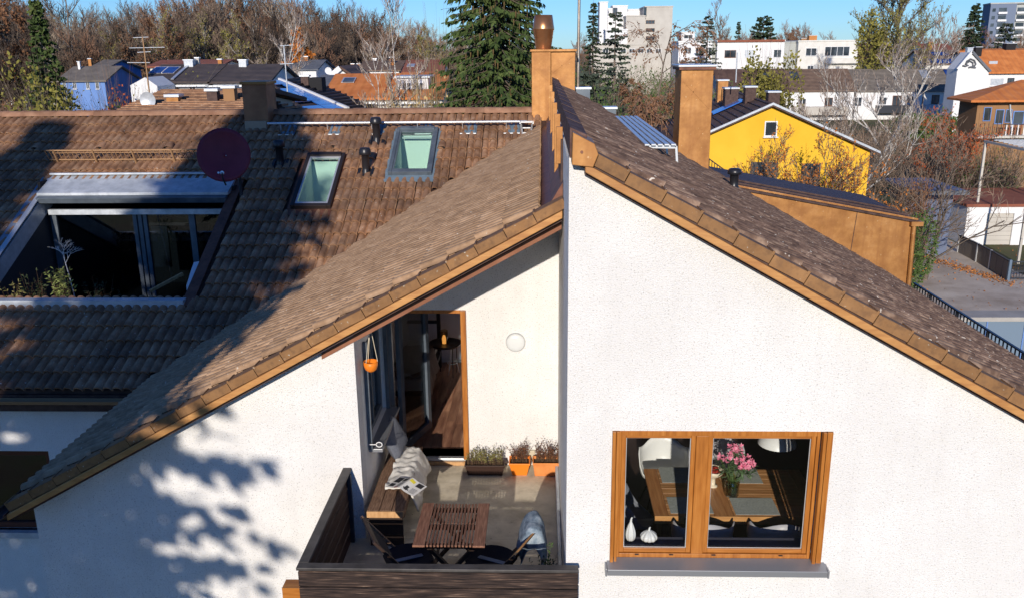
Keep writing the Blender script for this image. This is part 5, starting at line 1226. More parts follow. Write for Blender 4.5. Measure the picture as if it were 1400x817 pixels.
# outline of the wood: pixel x -> pixel y of the tree tops
tops = [(-40,20),(0,22),(30,8),(60,14),(100,35),(140,28),(180,25),(215,14),(250,8),(290,6),(330,2),(370,4),(400,2),(430,18),(450,28),(480,22),(510,28),(540,42),(580,46),(620,50),(680,55),(740,58)]
def topy(x):
    for (a, ya), (b, yb_) in zip(tops, tops[1:]):
        if a <= x <= b: return ya + (yb_ - ya) * (x - a) / (b - a)
    return tops[-1][1]
rg = random.Random(5); spots = []
for k in range(150):
    x = -60 + k * 800 / 150 + rg.uniform(-6, 6); Y = rg.uniform(150, 215) + max(0, x - 380) * .25
    h = (pY(x, topy(max(-39, min(739, x))) + rg.uniform(-3, 14), Y)).z; spots.append((pY(x, 60, Y).x, Y, h))
for k in range(70):
    x = -60 + rg.uniform(0, 1) * 720; Y = rg.uniform(125, 150); h = pY(x, topy(max(-39, min(739, x))) + rg.uniform(18, 40), Y).z; spots.append((pY(x, 60, Y).x, Y, max(h, 7)))
barkd = mat('dark bark', (.045,.035,.03), rough=.95); twig_t = mat('tan twigs', rough=.95, ramp=[(.3,(.20,.15,.10)),(.7,(.40,.31,.22))], scale=.1); twig_d = mat('dark twigs', rough=.95, ramp=[(.3,(.07,.05,.038)),(.7,(.15,.11,.08))], scale=.1)
rg = random.Random(55); gr = {0: [], 1: [], 2: [], 3: []}
for s in spots: gr[rg.choice((0, 0, 1, 2, 2, 3))].append(s)
forest('woodland', gr[0], [barkm, twigm, lf_rust], 3); forest('woodland', gr[1], [barkd, twig_w, lf_rust], 4); forest('woodland', gr[2], [barkd, twig_d, lf_rust], 5); forest('woodland', gr[3], [birchm, twig_t, lf_yg], 6)
rg = random.Random(6); spots = []
for k in range(46):
    x = 780 + rg.uniform(0, 1) * 680; Y = rg.uniform(380, 520); h = pY(x, rg.uniform(42, 54), Y).z; spots.append((pY(x, 60, Y).x, Y, h))
for k in range(30):
    x = 780 + rg.uniform(0, 1) * 680; Y = rg.uniform(290, 340); h = pY(x, rg.uniform(40, 54) if 1000 < x < 1400 else 56, Y).z; spots.append((pY(x, 60, Y).x, Y, h))
forest('distant_treeline', spots, [barkm, twig_w, lf_rust], 8)
# undergrowth in front of the wood
def underbrush(name, px0, px1, Y0, Y1, hz, n, mts, seed, L=.5):
    rg = random.Random(seed); Vs = []; Fs = []; Is = []; nb = 0
    for k in range(n):
        Y = rg.uniform(Y0, Y1); P = at(rg.uniform(px0, px1), Y); r = rg.uniform(.7, 1.3)
        V, Fq, I = bush_q(seed * 100 + k % 5, hz * .8 * r, hz * .8 * r, hz * r, 260, L, L * .22, 90, .022, 5)
        Vs.append(V + np.array(P, np.float32)); Fs.append(Fq + nb); Is.append(I); nb += len(V)
    me = arr_mesh(name, np.concatenate(Vs), np.concatenate(Fs), mts); me.polygons.foreach_set('material_index', np.concatenate(Is)); return stuff(link(name, me))
underbrush('undergrowth', -60, 330, 60, 110, 3.2, 34, [twigm, lf_yg], 12, .30)
underbrush('rusty_undergrowth', -60, 760, 110, 145, 4.0, 50, [twig_w, lf_rust], 13, .35)
underbrush('park_undergrowth', 790, 990, 100, 190, 6.0, 36, [twigm, lg_green], 17, .5)
underbrush('garden_undergrowth', 790, 930, 42, 90, 3.0, 26, [twig_w, lf_rust], 15, .22)
underbrush('bramble_undergrowth', 1090, 1400, 60, 105, 2.2, 30, [twigm, lf_rust], 16, .16)

underbrush('scrub', 86, 176, 62, 68, 7.0, 9, [twig_y, lf_yg], 18, .2)
# ---- single trees, left to right
veg('tree', 'rust brown oak standing left of the tall narrow conifer', 'tree', bare_q(61, 17, 5.5, 4, 9, 5, leaves=2, leafsz=.5, twig=.04), at(22, 130), BT, [barkm, twig_w, lf_rust])
veg('tree', 'tall dark bare tree rising just right of the narrow conifer', 'tree', bare_q(62, 23.5, 7.5, 4, 9, 5, twig=.05, r0=.42), at(100, 140), BT, [barkm, barkm, lf_rust])
veg('conifer_tree', 'tall narrow conifer with ivy lit on its left side', 'conifer', conifer_q(3, 15.2, 2.3, 30, 10, 12, .5, .25, .75), at(63, 62) + Vector((0,0,-.2)), BT, [barkm, needle])
for k, (x, Y, hh) in enumerate(((50, 60, 7.2), (72, 58, 6.6), (38, 64, 6.4))): pass
veg('shrub', 'yellow green bushy shrub at the foot of the narrow conifer', 'shrub', bush_q(4, 2.6, 2.2, 8.9, 3200, .30, .09, 160, .02, 9), at(50, 58), ['stems', 'foliage'], [barkm, lf_yg])
veg('shrub', 'red orange shrub in front of the shade blue house', 'shrub', bush_q(5, 2.0, 2.0, 7.5, 1300, .26, .09, 220, .02, 7), at(148, 66), ['stems', 'foliage'], [twig_w, lf_red])
veg('shrub', 'dark evergreen shrub between the red shrub and the white house', 'shrub', bush_q(6, 1.7, 1.6, 7.2, 1500, .22, .08, 60, .02, 6), at(168, 64), ['stems', 'foliage'], [barkm, lg_dark])
veg('birch_tree', 'white branched bare birch between the white house and the orange leaved tree', 'tree', bare_q(63, 14.6, 4.2, 4, 9, 5, twig=.03, up=.6, r0=.22), at(384, 98), BT, [birchm, twig_b, lf_rust])
veg('tree', 'round orange leaved tree above the grey roofs', 'tree', bare_q(64, 12.6, 3.2, 3, 9, 5, leaves=9, leafsz=.55, twig=.04), at(413, 116), BT, [barkm, twig_w, lf_orange])
veg('birch_tree', 'slender pale bare birch above the orange roof', 'tree', bare_q(65, 13.5, 3.0, 4, 10, 5, twig=.022, up=.7, r0=.13), at(558, 54), BT, [birchm, twig_b, lf_rust])
veg('birch_tree', 'pale leaning bare tree left of the slender birch at the orange roof', 'tree', bare_q(66, 10.8, 2.8, 4, 9, 5, twig=.022, up=.7, r0=.10, lean=-.15), at(532, 52), BT, [birchm, twig_b, lf_rust])
veg('shrub', 'straw yellow tall shrub in front of the orange roofed house', 'shrub', bush_q(7, 2.4, 1.6, 8.7, 1800, .22, .06, 420, .016, 9), at(566, 47), ['stems', 'foliage'], [lf_straw, lf_straw])
veg('shrub', 'dry bare shrub between the orange roof and the big spruce', 'shrub', bush_q(17, 1.2, 1.4, 9.2, 200, .18, .05, 420, .014, 7), at(600, 47), ['stems', 'foliage'], [twig_y, lf_straw])
sp = conifer_q(9, 19.5, 4.2, 48, 17, 27, .60, .30, .48, .0, .075, .05, .95)
veg('spruce_tree', 'huge dense green spruce filling the view left of the copper chimney', 'conifer', sp, at(683, 45), BT, [barkm, needle])
rgc = random.Random(3); T = Q()
for k in range(200):
    z = rgc.uniform(6.5, 17.5); t = z/19; R0 = 4.0 * (1-t)**.62 * rgc.uniform(.75,1.0); a = rgc.uniform(math.pi, 2*math.pi); p = Vector((math.cos(a)*R0, math.sin(a)*R0, z - .3*R0*.8)); T.seg(p, p - Vector((0,0,.28)), .045, .02, 4, 0)
sp_root = bpy.data.objects['spruce_tree']; V, Fq, I = T.arrays(); stuff(link('cones', arr_mesh('cones', V, Fq, cone_m), sp_root))
veg('conifer_tree', 'slim dark fir standing right of the antenna mast', 'conifer', conifer_q(10, 19.5, 2.9, 26, 9, 12, .7, .2, .8, .1, .17), at(810, 165), BT, [barkm, needle_d])
veg('pine_tree', 'bushy dark pine in front of the white tower block', 'conifer', conifer_q(11, 16.6, 3.4, 16, 8, 16, .8, .05, .55, .2, .2), at(840, 130), BT, [barkm, needle_b])
veg('conifer_tree', 'low dark evergreen behind the ridge right of the mast', 'conifer', conifer_q(12, 9.5, 3.4, 14, 10, 14, .8, .1, .5, .1, .22), at(806, 90), BT, [barkm, needle_b])
veg('willow_tree', 'rusty drooping tree with hanging twigs left of the big copper chimney', 'tree', bare_q(67, 12.2, 3.6, 4, 11, 6, twig=.018, up=.05, droop=.75, leaves=2, leafsz=.13, r0=.16), at(873, 47), BT, [barkm, twig_w, lf_rust])
veg('willow_tree', 'second rusty drooping tree lower behind the walkway platform', 'tree', bare_q(68, 9.6, 3.4, 4, 10, 6, twig=.018, up=.05, droop=.8, leaves=2, leafsz=.13, r0=.13), at(850, 42), BT, [barkm, twig_w, lf_rust])
veg('shrub', 'dark green shrub among the rusty trees behind the roof', 'shrub', bush_q(8, 2.2, 1.8, 8.3, 1900, .20, .07, 80, .02, 8), at(842, 48), ['stems', 'foliage'], [barkm, lg_green])
veg('pine_tree', 'bushy conifer between the two white flat blocks', 'conifer', conifer_q(13, 17.5, 3.6, 18, 8, 14, .8, .1, .6, .15, .2), at(965, 185), BT, [barkm, needle_b])
veg('tree', 'tall bare greyish tree over the white flat block', 'tree', bare_q(69, 24, 6, 4, 10, 5, twig=.06, up=.6), at(983, 290), BT, [barkm, twigm, lf_rust])
veg('conifer_tree', 'small pointed spruce on the skyline right of the bare tree', 'conifer', conifer_q(14, 19, 2.6, 18, 8, 9, .9, .2, .9, 0, .25), at(1006, 300), BT, [barkm, needle_d])
veg('pine_tree', 'broad round dark pine on the skyline', 'conifer', conifer_q(15, 20.5, 6.5, 11, 10, 18, 1.3, -.15, .38, .1, .4, .35), at(1040, 300), BT, [barkm, needle_d])
veg('tree', 'large tree with yellow olive leaves low in its crown', 'tree', bare_q(70, 25, 7.5, 4, 14, 6, twig=.045, up=.7, leaves=1, leafsz=.32, r0=.4), at(1217, 150), BT, [barkm, twig_y, lf_yg])
veg('shrub', 'tall olive yellow ivy column below the large skyline tree', 'shrub', bush_q(9, 4.2, 3.2, 15.2, 3600, .5, .16, 80, .03, 14), at(1202, 148), ['stems', 'foliage'], [barkm, lf_yg])
veg('tree', 'round olive green tree beside the roof of the yellow house', 'tree', bush_q(10, 2.0, 1.9, 9.5, 9000, .24, .085, 160, .02, 16), at(1050, 62), ['trunk', 'crown'], [barkm, lf_yg])
veg('birch_tree', 'large white bare birch in front of the long row of houses', 'tree', bare_q(71, 11.9, 4.3, 5, 10, 4, twig=.020, up=.55, r0=.17, lean=.25), at(1183, 57), BT, [birchm, twig_b, lf_rust])
veg('birch_tree', 'smaller pale birch left of the large white birch', 'tree', bare_q(72, 9.2, 3.0, 4, 9, 5, twig=.018, up=.55, r0=.10), at(1127, 58), BT, [birchm, twig_b, lf_rust])
veg('spruce_tree', 'dark blue green spruce in front of the distant high-rise', 'conifer', conifer_q(16, 19.8, 5.0, 26, 10, 14, .9, .15, .75, 0, .22), at(1323, 200), BT, [barkm, needle_d])
veg('tree', 'dark evergreen at the foot of the distant high-rise', 'conifer', conifer_q(18, 15.5, 4.2, 16, 9, 12, .9, .0, .5, 0, .25), at(1368, 190), BT, [barkm, needle_b])
veg('conifer_tree', 'small fir between the olive tree and the row of houses', 'conifer', conifer_q(19, 7.6, 1.6, 16, 8, 10, .3, .15, .8, 0, .09), at(1073, 63), BT, [barkm, needle_b])
veg('beech_tree', 'bare shrubby tree with orange leaves in front of the yellow gable', 'tree', bare_q(73, 7.2, 3.6, 4, 12, 5, twig=.012, up=.45, leaves=1, leafsz=.10, r0=.10, clear=.1), at(1088, 34), BT, [barkm, barkm, lf_orange])
veg('beech_tree', 'dark bare tangled tree at the right corner of the yellow house', 'tree', bare_q(74, 6.8, 3.6, 4, 14, 5, twig=.012, up=.45, leaves=2, leafsz=.10, r0=.09, clear=.1), at(1138, 35), BT, [barkm, barkm, lf_orange])
veg('tree', 'tangled grey bare tree in the gardens right of the yellow house', 'tree', bare_q(75, 6.6, 4.2, 4, 12, 5, twig=.016, up=.3, r0=.12, clear=.15), at(1215, 46), BT, [barkm, twigm, lf_rust])
veg('tree', 'wide bare tree leaning over the garages', 'tree', bare_q(76, 6.4, 4.0, 4, 8, 4, twig=.016, up=.25, r0=.13, lean=.35, clear=.2), at(1298, 43), BT, [barkm, twigm, lf_rust])
veg('tree', 'rust leaved small tree behind the garages', 'tree', bare_q(77, 6.2, 3.0, 4, 10, 5, twig=.016, up=.3, leaves=2, leafsz=.13, r0=.09), at(1312, 60), BT, [barkm, twig_w, lf_red])
veg('tree', 'tangled grey bare tree at the right edge below the pergola', 'tree', bare_q(78, 5.0, 2.6, 4, 7, 4, twig=.016, up=.3, r0=.09), at(1392, 58), BT, [barkm, twigm, lf_rust])
veg('shrub', 'leafy green shrub at the end of the copper dormer', 'shrub', bush_q(11, 1.25, 1.2, 3.2, 3400, .15, .045, 60, .012, 12), at(1277, 41), ['stems', 'foliage'], [barkm, lg_green])
veg('shrub', 'reddish leaved shrub above the green shrub', 'shrub', bush_q(12, 1.3, 1.2, 4.8, 1000, .14, .045, 260, .012, 9), at(1283, 45), ['stems', 'foliage'], [twig_w, lf_rust])

underbrush('hedge_scrub', 1345, 1410, 58.5, 61, 4.0, 8, [twigm, lg_green], 19, .16)
# ---- the two conifers behind the viewpoint that throw their shadow over the left half of the houses
veg('conifer_tree', 'tall dense conifer standing before the left wall of the houses', 'conifer', conifer_q(51, 18.9, 7.0, 48, 17, 30, .66, .20, .80, .10, .115, .34, .5), Vector((-8.2, -6.0, 0)), BT, [barkm, needle_d])
veg('conifer_tree', 'slimmer conifer left of the tall dense one', 'conifer', conifer_q(52, 18.1, 4.4, 42, 14, 26, .6, .20, .85, .10, .11, .30, .5), Vector((-12.7, -6.0, 0)), BT, [barkm, needle_d])

# ------------------------------------------------------------------ background buildings
wcream = mat('cream house wall', rough=.9, ramp=[(.3,(.62,.60,.54)),(.7,(.74,.72,.67))], scale=.8)
wwhite = mat('white house wall', rough=.9, ramp=[(.3,(.68,.68,.68)),(.7,(.78,.78,.77))], scale=.6)
wbeige = mat('beige block wall', rough=.9, ramp=[(.3,(.46,.43,.38)),(.7,(.56,.53,.47))], scale=.4)
wgrey = mat('grey green block wall', rough=.9, ramp=[(.3,(.36,.38,.36)),(.7,(.46,.47,.45))], scale=.5)
wshade_blue = mat('shade blue gable wall', rough=.9, ramp=[(.3,(.06,.19,.50)),(.7,(.085,.25,.60))], scale=.5)  # shade on the far gable, put into the wall colour
shade_frame_blue = mat('shade blue wall and blue frame', rough=.9, ramp=[(.3,(.12,.22,.48)),(.7,(.17,.29,.58))], scale=.5)  # shade of the far walls as colour; real blue on door frames
wyellow = mat('yellow painted wall', rough=.9, ramp=[(.3,(.72,.40,.025)),(.7,(.82,.49,.04))], scale=.5)
wbrown = mat('brown painted wall', rough=.9, ramp=[(.3,(.24,.13,.06)),(.7,(.34,.19,.09))], scale=.5)
worange = mat('orange brown wall', rough=.9, ramp=[(.3,(.42,.17,.05)),(.7,(.5,.23,.08))], scale=.5)
def roofmat(name, a, b, per=.34, axis=1, k=.55):
    m = bpy.data.materials.new(name); m.use_nodes = True; N = m.node_tree.nodes; L = m.node_tree.links; p = N['Principled BSDF']; p.inputs['Roughness'].default_value = .85
    g = N.new('ShaderNodeNewGeometry'); n = N.new('ShaderNodeTexNoise'); n.inputs['Scale'].default_value = 1.2; n.inputs['Detail'].default_value = 6; L.new(g.outputs['Position'], n.inputs['Vector'])
    r = N.new('ShaderNodeValToRGB'); L.new(n.outputs['Fac'], r.inputs[0]); r.color_ramp.elements[0].position = .3; r.color_ramp.elements[0].color = (*a, 1); r.color_ramp.elements[1].position = .7; r.color_ramp.elements[1].color = (*b, 1)
    L.new(r.outputs[0], p.inputs['Base Color'])
    sx = N.new('ShaderNodeSeparateXYZ'); L.new(g.outputs['Position'], sx.inputs[0]); mu = N.new('ShaderNodeMath'); mu.operation = 'MULTIPLY'; mu.inputs[1].default_value = 6.283 / per; L.new(sx.outputs[axis], mu.inputs[0])
    sn = N.new('ShaderNodeMath'); sn.operation = 'SINE'; L.new(mu.outputs[0], sn.inputs[0]); bp_ = N.new('ShaderNodeBump'); bp_.inputs['Strength'].default_value = k; bp_.inputs['Distance'].default_value = .08; L.new(sn.outputs[0], bp_.inputs['Height']); L.new(bp_.outputs[0], p.inputs['Normal'])
    return m
r_dark = roofmat('dark grey brown roof', (.045,.035,.035), (.085,.065,.06)); r_brown = roofmat('brown roof', (.12,.075,.05), (.20,.13,.09)); r_or = roofmat('orange clay roof', (.48,.14,.03), (.66,.23,.06), .6, 0, .5)
r_red = roofmat('red brown roof', (.20,.06,.035), (.30,.10,.055)); r_grey = roofmat('grey brown roof', (.13,.11,.09), (.21,.18,.15)); r_slate = roofmat('slate grey roof', (.10,.11,.13), (.16,.17,.19)); r_mar = roofmat('dark maroon brown roof', (.075,.04,.03), (.13,.075,.055), .9, 0, .7)
pane_d = mat('dark far window pane', rough=.12, ramp=[(.35,(.02,.025,.03)),(.7,(.09,.11,.13))], scale=.35, spec=.6); frame_w = mat('white window frame', (.72,.72,.72), rough=.5); frame_b = mat('brown window frame far', (.14,.06,.03), rough=.5)
solar = mat('dark blue solar panel', rough=.15, ramp=[(.4,(.010,.03,.14)),(.6,(.02,.06,.26))], scale=1.2, spec=.7); solar_b = mat('bright blue solar panel', rough=.2, ramp=[(.4,(.02,.10,.42)),(.6,(.035,.16,.55))], scale=1.0, spec=.6)
def win_at(par, x0, y0, x1, y1, Y, fm=None, pm_=None, n=2, pr_=.05, sill=True, name='window'):
    """window on a wall facing the camera at distance Y, from its outline"""
    a = pY(x0, y0, Y - pr_); b = pY(x1, y1, Y - pr_); X0, X1, Z1, Z0 = min(a.x, b.x), max(a.x, b.x), a.z, b.z; t = min(.09, (X1-X0)*.09, (Z1-Z0)*.09)
    m = M(); rect_frame(m, X0, X1, Z0, Z1, Y - pr_, Y + .02, t)
    for k in range(1, n): xx = X0 + (X1 - X0) * k / n; m.box(xx - t*.5, xx + t*.5, Y - pr_, Y + .02, Z0 + t, Z1 - t)
    o = m.build(name, fm or frame_w, par); M().box(X0 + t, X1 - t, Y - pr_ * .5, Y + .01, Z0 + t, Z1 - t).build('pane', pm_ or pane_d, o)
    if sill: M().box(X0 - .05, X1 + .05, Y - pr_ - .08, Y + .02, Z0 - .05, Z0 - .003).build('window_sill', fm or frame_w, o)
    return o
def roof_prism(par, X0, X1, Y0, Y1, ze, zr, mt, ov=.35, th=.16, name='roof'):
    ym = (Y0 + Y1) / 2; s = (zr - ze) / (ym - Y0); b = M()
    b.prism([(X0 - ov, Y0 - ov, ze - ov * s), (X0 - ov, ym, zr), (X0 - ov, ym, zr + th), (X0 - ov, Y0 - ov, ze - ov*s + th)], (X1 - X0 + 2*ov, 0, 0))
    r = b.build(name, mt, par)
    b = M(); b.prism([(X0 - ov, Y1 + ov, ze - ov * s), (X0 - ov, ym + .004, zr), (X0 - ov, ym + .004, zr + th), (X0 - ov, Y1 + ov, ze - ov*s + th)], (X1 - X0 + 2*ov, 0, 0)); b.build('rear_slope', mt, par)
    return r
def eave_house(name, label, x0, x1, ye, yr, Y, dep, wm, rm, cat='house', group=None, ov=.35, base=0, rooflab=None):
    t = thing(name, label, cat, group); xm_ = (x0 + x1) / 2
    X0 = pY(x0, ye, Y).x; X1 = pY(x1, ye, Y).x; ze = pY(xm_, ye, Y).z; zr = pY(xm_, yr, Y + dep/2).z
    b = M(); b.prism([(X0, Y, base), (X0, Y + dep, base), (X0, Y + dep, ze), (X0, Y + dep/2, zr - .02), (X0, Y, ze)], (X1 - X0, 0, 0)); b.build('wall', wm, t)
    r = roof_prism(t, X0, X1, Y, Y + dep, ze + .02, zr + .02, rm, ov); settle(t, ((X0+X1)/2, Y + dep/2, base)); t['_g'] = (X0, X1, Y, dep, ze, zr); return t
def on_roof(t, x, y, w, h, mt, name, lift=.22, Yo=0):
    """flat thing lying on the front slope; x, y = pixel centre, w,h in metres"""
    X0, X1, Y, dep, ze, zr = t['_g']; s = (zr - ze) / (dep/2); n = Vector((0, -s, 1)); d = ray(x, y); p0 = Vector((0, Y, ze + lift)); tt_ = n.dot(p0 - EYE) / n.dot(d); P = EYE + d * tt_
    v = Vector((0, 1, s)).normalized(); N2 = n.normalized(); b = M(); A = [P - Vector((w/2,0,0)) - v*h/2, P + Vector((w/2,0,0)) - v*h/2, P + Vector((w/2,0,0)) + v*h/2, P - Vector((w/2,0,0)) + v*h/2]
    b.prism(A, N2 * .07); return b.build(name, mt, t)
def roof_chim(t, x, y0, y1, w, mt, Y, cap=True):
    a = pY(x, y0, Y); z0 = pY(x, y1, Y).z; wd = px2m(w, Y)
    c = M().box(a.x - wd/2, a.x + wd/2, Y, Y + wd*.9, z0 - .6, a.z).build('chimney', mt, t)
    if cap: M().box(a.x - wd/2 - .06, a.x + wd/2 + .06, Y - .06, Y + wd*.9 + .06, a.z, a.z + .09).build('chimney_cap', galv, c)
def block(name, label, parts, cat='building', group=None):
    t = thing(name, label, cat, group); cx = []
    for (x0, x1, yt, Y, dep, mt) in parts:
        X0 = pY(x0, yt, Y).x; X1 = pY(x1, yt, Y).x; z = pY((x0+x1)/2, yt, Y).z; M().box(X0, X1, Y, Y + dep, 0, z).build('wall', mt, t); M().box(X0 - .15, X1 + .15, Y - .15, Y + dep + .15, z, z + .3).build('parapet', mt, t); cx.append((X0+X1)/2)
    settle(t, (sum(cx)/len(cx), parts[0][3], 0)); return t

# --- far left: house with its shade painted blue into the walls
h = eave_house('shade_blue_house', 'house with walls coloured blue as shade and grey brown roof behind the red shrub', 82, 143, 111, 93, 98, 8, shade_frame_blue, r_grey)
for x in (88, 102, 120, 133): win_at(h, x - 3, 113, x + 3, 122, 98)
roof_chim(h, 107, 85, 93, 3, wwhite, 101)
h = eave_house('shade_blue_gable_house', 'taller grey roofed house with gable shade painted vivid blue behind the shade blue house', 118, 138, 98, 84, 108, 11, wshade_blue, r_grey)
X = h['_g'][1]
for yy, z0, z1 in ((112.0, 6.2, 7.6), (114.5, 3.2, 5.0)): M().box(X + .01, X + .05, yy, yy + 1.3, z0, z1).build('window', pane_d, h)
roof_chim(h, 122, 81, 88, 4, worange, 112)
# --- white terraced houses, left
h = eave_house('white_house', 'white house with dark roof and two blue solar panels', 200, 283, 113, 91, 74, 8.6, wcream, r_dark)
for x0_, x1_ in ((215, 225), (236, 245), (258, 268)): win_at(h, x0_, 117, x1_, 126, 74)
for x in (217, 234): on_roof(h, x, 96.5, .98, 1.55, solar, 'solar_panel', .24); 
for x in (217, 234): on_roof(h, x, 96.5, 1.10, 1.68, frame_w, 'panel_frame', .215)
on_roof(h, 247, 99, .25, 4.0, galv, 'roof_ladder', .24)
roof_chim(h, 257, 83, 93, 12, zinc, 77.5); roof_chim(h, 269, 80, 90, 5, wbeige, 78.5)
g = h['_g']; M().box(g[0] - .3, g[1] + .3, 73.45, 73.62, g[4] - .34, g[4] - .20).build('gutter', galv, h)
h = eave_house('white_house', 'white house with dark roof adjoining the solar panel house, blue shaded gable', 291, 366, 113, 91, 74, 8.6, wwhite, r_dark)
for x0_, x1_ in ((296, 303), (310, 318)): win_at(h, x0_, 116, x1_, 126, 74)
g = h['_g']; M().box(g[0] - .3, g[1] + .3, 73.45, 73.62, g[4] - .34, g[4] - .20).build('gutter', galv, h)
roof_chim(h, 331, 83, 92, 10, zinc, 77.5); roof_chim(h, 300, 82, 91, 5, worange, 78.5)
b = M(); P = [pY(178, 117, 70), pY(198, 106, 70), pY(215, 118, 70)]; ann = b.prism([(P[0].x, 70, 0), (P[2].x, 70, 0), (P[2].x, 70, P[2].z), (P[1].x, 70, P[1].z), (P[0].x, 70, P[0].z)], (0, 3.4, 0)).build('annex', wwhite); tag(ann, 'plain white gabled annex at the left end of the white houses', 'building')
h = eave_house('red_roof_house', 'red brown roofed house just behind the white terraced houses', 205, 300, 92, 84, 100, 8, wcream, r_red)
# --- near striped roofs behind the main ridge
h = eave_house('neighbour_house', 'neighbouring house with brown striped roof and three chimneys just behind the ridge', 178, 312, 158, 129, 30, 8, wwhite, r_mar, ov=.5)
g = h['_g']; s_ = (g[5] - g[4]) / (g[3]/2)
for k in range(22):
    yy = g[2] - .5 + k * .31
    if yy > g[2] + g[3]/2: break
    zz = g[4] + (yy - g[2]) * s_ + .16; m = M(); m.prism([(g[0]-.5, yy, zz), (g[0]-.5, yy + .30, zz + .31*s_ + .0), (g[0]-.5, yy + .0, zz + .055)], (g[1]-g[0]+1, 0, 0)); m.build('tile_course', tile_main, h)
for x, y0_, y1_, w_, mt_ in ((235, 133, 156, 16, copper), (289, 125, 148, 14, brown_metal), (312, 121, 143, 15, wbrown)): roof_chim(h, x, y0_, y1_, w_, mt_, 31.5)
sd = thing('small_dish', 'small grey satellite dish on the neighbouring striped roof', 'satellite dish'); c = pY(203, 137, 31); b = M(); b.lathe((0,0,0), [(0,0),(.15,.02),(.28,.07)], 20, smooth=True); b.v = [(c.x + v[0], c.y - v[2], c.z + v[1]) for v in b.v]; b.build('dish_reflector', zinc, sd); M().tube([(c.x, c.y + .02, c.z), (c.x, c.y + .05, c.z - .7)], .025, 6).build('mast', galv, sd); settle(sd, c)
an = thing('tv_antenna', 'tall thin television antenna with cross bars in front of the wood', 'antenna'); p0 = pY(205, 133, 34); p1 = pY(195, 51, 34)
M().tube([p0 - Vector((0,0,.5)), p1], .028, 6).build('mast', tan_metal, an)
for yy, x0_, x1_ in ((51, 182, 203), (65, 177, 225), (71, 188, 206)): M().tube([pY(x0_, yy + 1, 34), pY(x1_, yy, 34)], .016, 5).build('cross_bar', galv, an)
M().tube([pY(174, 86, 34), pY(205, 86, 34)], .016, 5).build('cross_bar', galv, an); settle(an, p0)
an = thing('tv_antenna', 'thin white antenna mast above the blue solar roof', 'antenna'); p0 = pY(392, 112, 40); p1 = pY(388, 62, 40); M().tube([p0 - Vector((0,0,1)), p1], .03, 6).build('mast', zinc, an)
for yy in (63, 88): M().tube([pY(383, yy, 40), pY(401, yy - 1, 40)], .02, 5).build('cross_bar', zinc, an)
settle(an, p0)
# solar roof and striped roof right of the small chimney
def quad_roof(name, label, quad, mt, th=.18, wallm=None, cat='roof'):
    t = thing(name, label, cat); P = [pY(*q) for q in quad]; M().prism(P, (0, 0, -th)).build('roof_slope', mt, t)
    if wallm:
        for a, b_ in ((0, 3), (2, 3)):
            A, B = P[a], P[b_]; M().prism([(A.x, A.y, 0), (B.x, B.y, 0), (B.x, B.y, B.z - th - .004), (A.x, A.y, A.z - th - .004)], (0, .2, 0)).build('wall', wallm, t)
    settle(t, (sum(p.x for p in P)/4, P[0].y, 0)); return t, P
t, P = quad_roof('solar_roof', 'sloping roof covered with bright blue solar panels and white verge board', [(368, 112, 46), (382, 111, 50), (476, 151, 46), (420, 156, 40)], r_mar, .2, wwhite)
def lerp2(P, u, v): return P[0].lerp(P[3], u).lerp(P[1].lerp(P[2], u), v)
for k in range(7):
    for j in range(2):
        if (k, j) in ((1, 0), (5, 0)): continue
        u0_, u1_, v0_, v1_ = .02 + k*.138, .02 + (k+.95)*.138, .04 + j*.46, .04 + (j + .94)*.46
        M().prism([lerp2(P, u0_, v0_) + Vector((0,0,.04)), lerp2(P, u1_, v0_) + Vector((0,0,.04)), lerp2(P, u1_, v1_) + Vector((0,0,.04)), lerp2(P, u0_, v1_) + Vector((0,0,.04))], (0,0,.05)).build('solar_panel', solar_b, t)
M().bar(P[1] + Vector((0,-.02,.06)), P[2] + Vector((0,-.02,.06)), .16, .22).build('verge_board', frame_w, t); M().bar(P[0] + Vector((0,-.1,-.5)), P[3] + Vector((0,-.1,-.5)), .16, .42).build('verge_board', frame_w, t)
t, P = quad_roof('striped_roof', 'brown striped roof slope between the solar roof and the orange roof', [(384, 110, 50), (414, 105, 58), (520, 150, 54), (478, 154, 46)], r_mar, .2)
for k in range(13): a, b_ = lerp2(P, (k+.5)/13, 0), lerp2(P, (k+.5)/13, 1); M().bar(a + Vector((0,0,.05)), b_ + Vector((0,0,.05)), .10, .10).build('tile_course', brown_metal, t)
roof_chim(t, 416, 105, 121, 10, brown_metal, 52); c = pY(429, 109, 52); M().box(c.x - .3, c.x + .45, 52, 53, c.z - .7, c.z + .1).build('roof_box', dark_void, t)
t, P = quad_roof('lower_striped_roof', 'low brown striped roof below the solar panels', [(368, 133, 36), (372, 131, 40), (432, 156, 40), (400, 160, 34)], r_mar, .2)
for k in range(7): a, b_ = lerp2(P, (k+.5)/7, 0), lerp2(P, (k+.5)/7, 1); M().bar(a + Vector((0,0,.05)), b_ + Vector((0,0,.05)), .09, .09).build('tile_course', brown_metal, t)
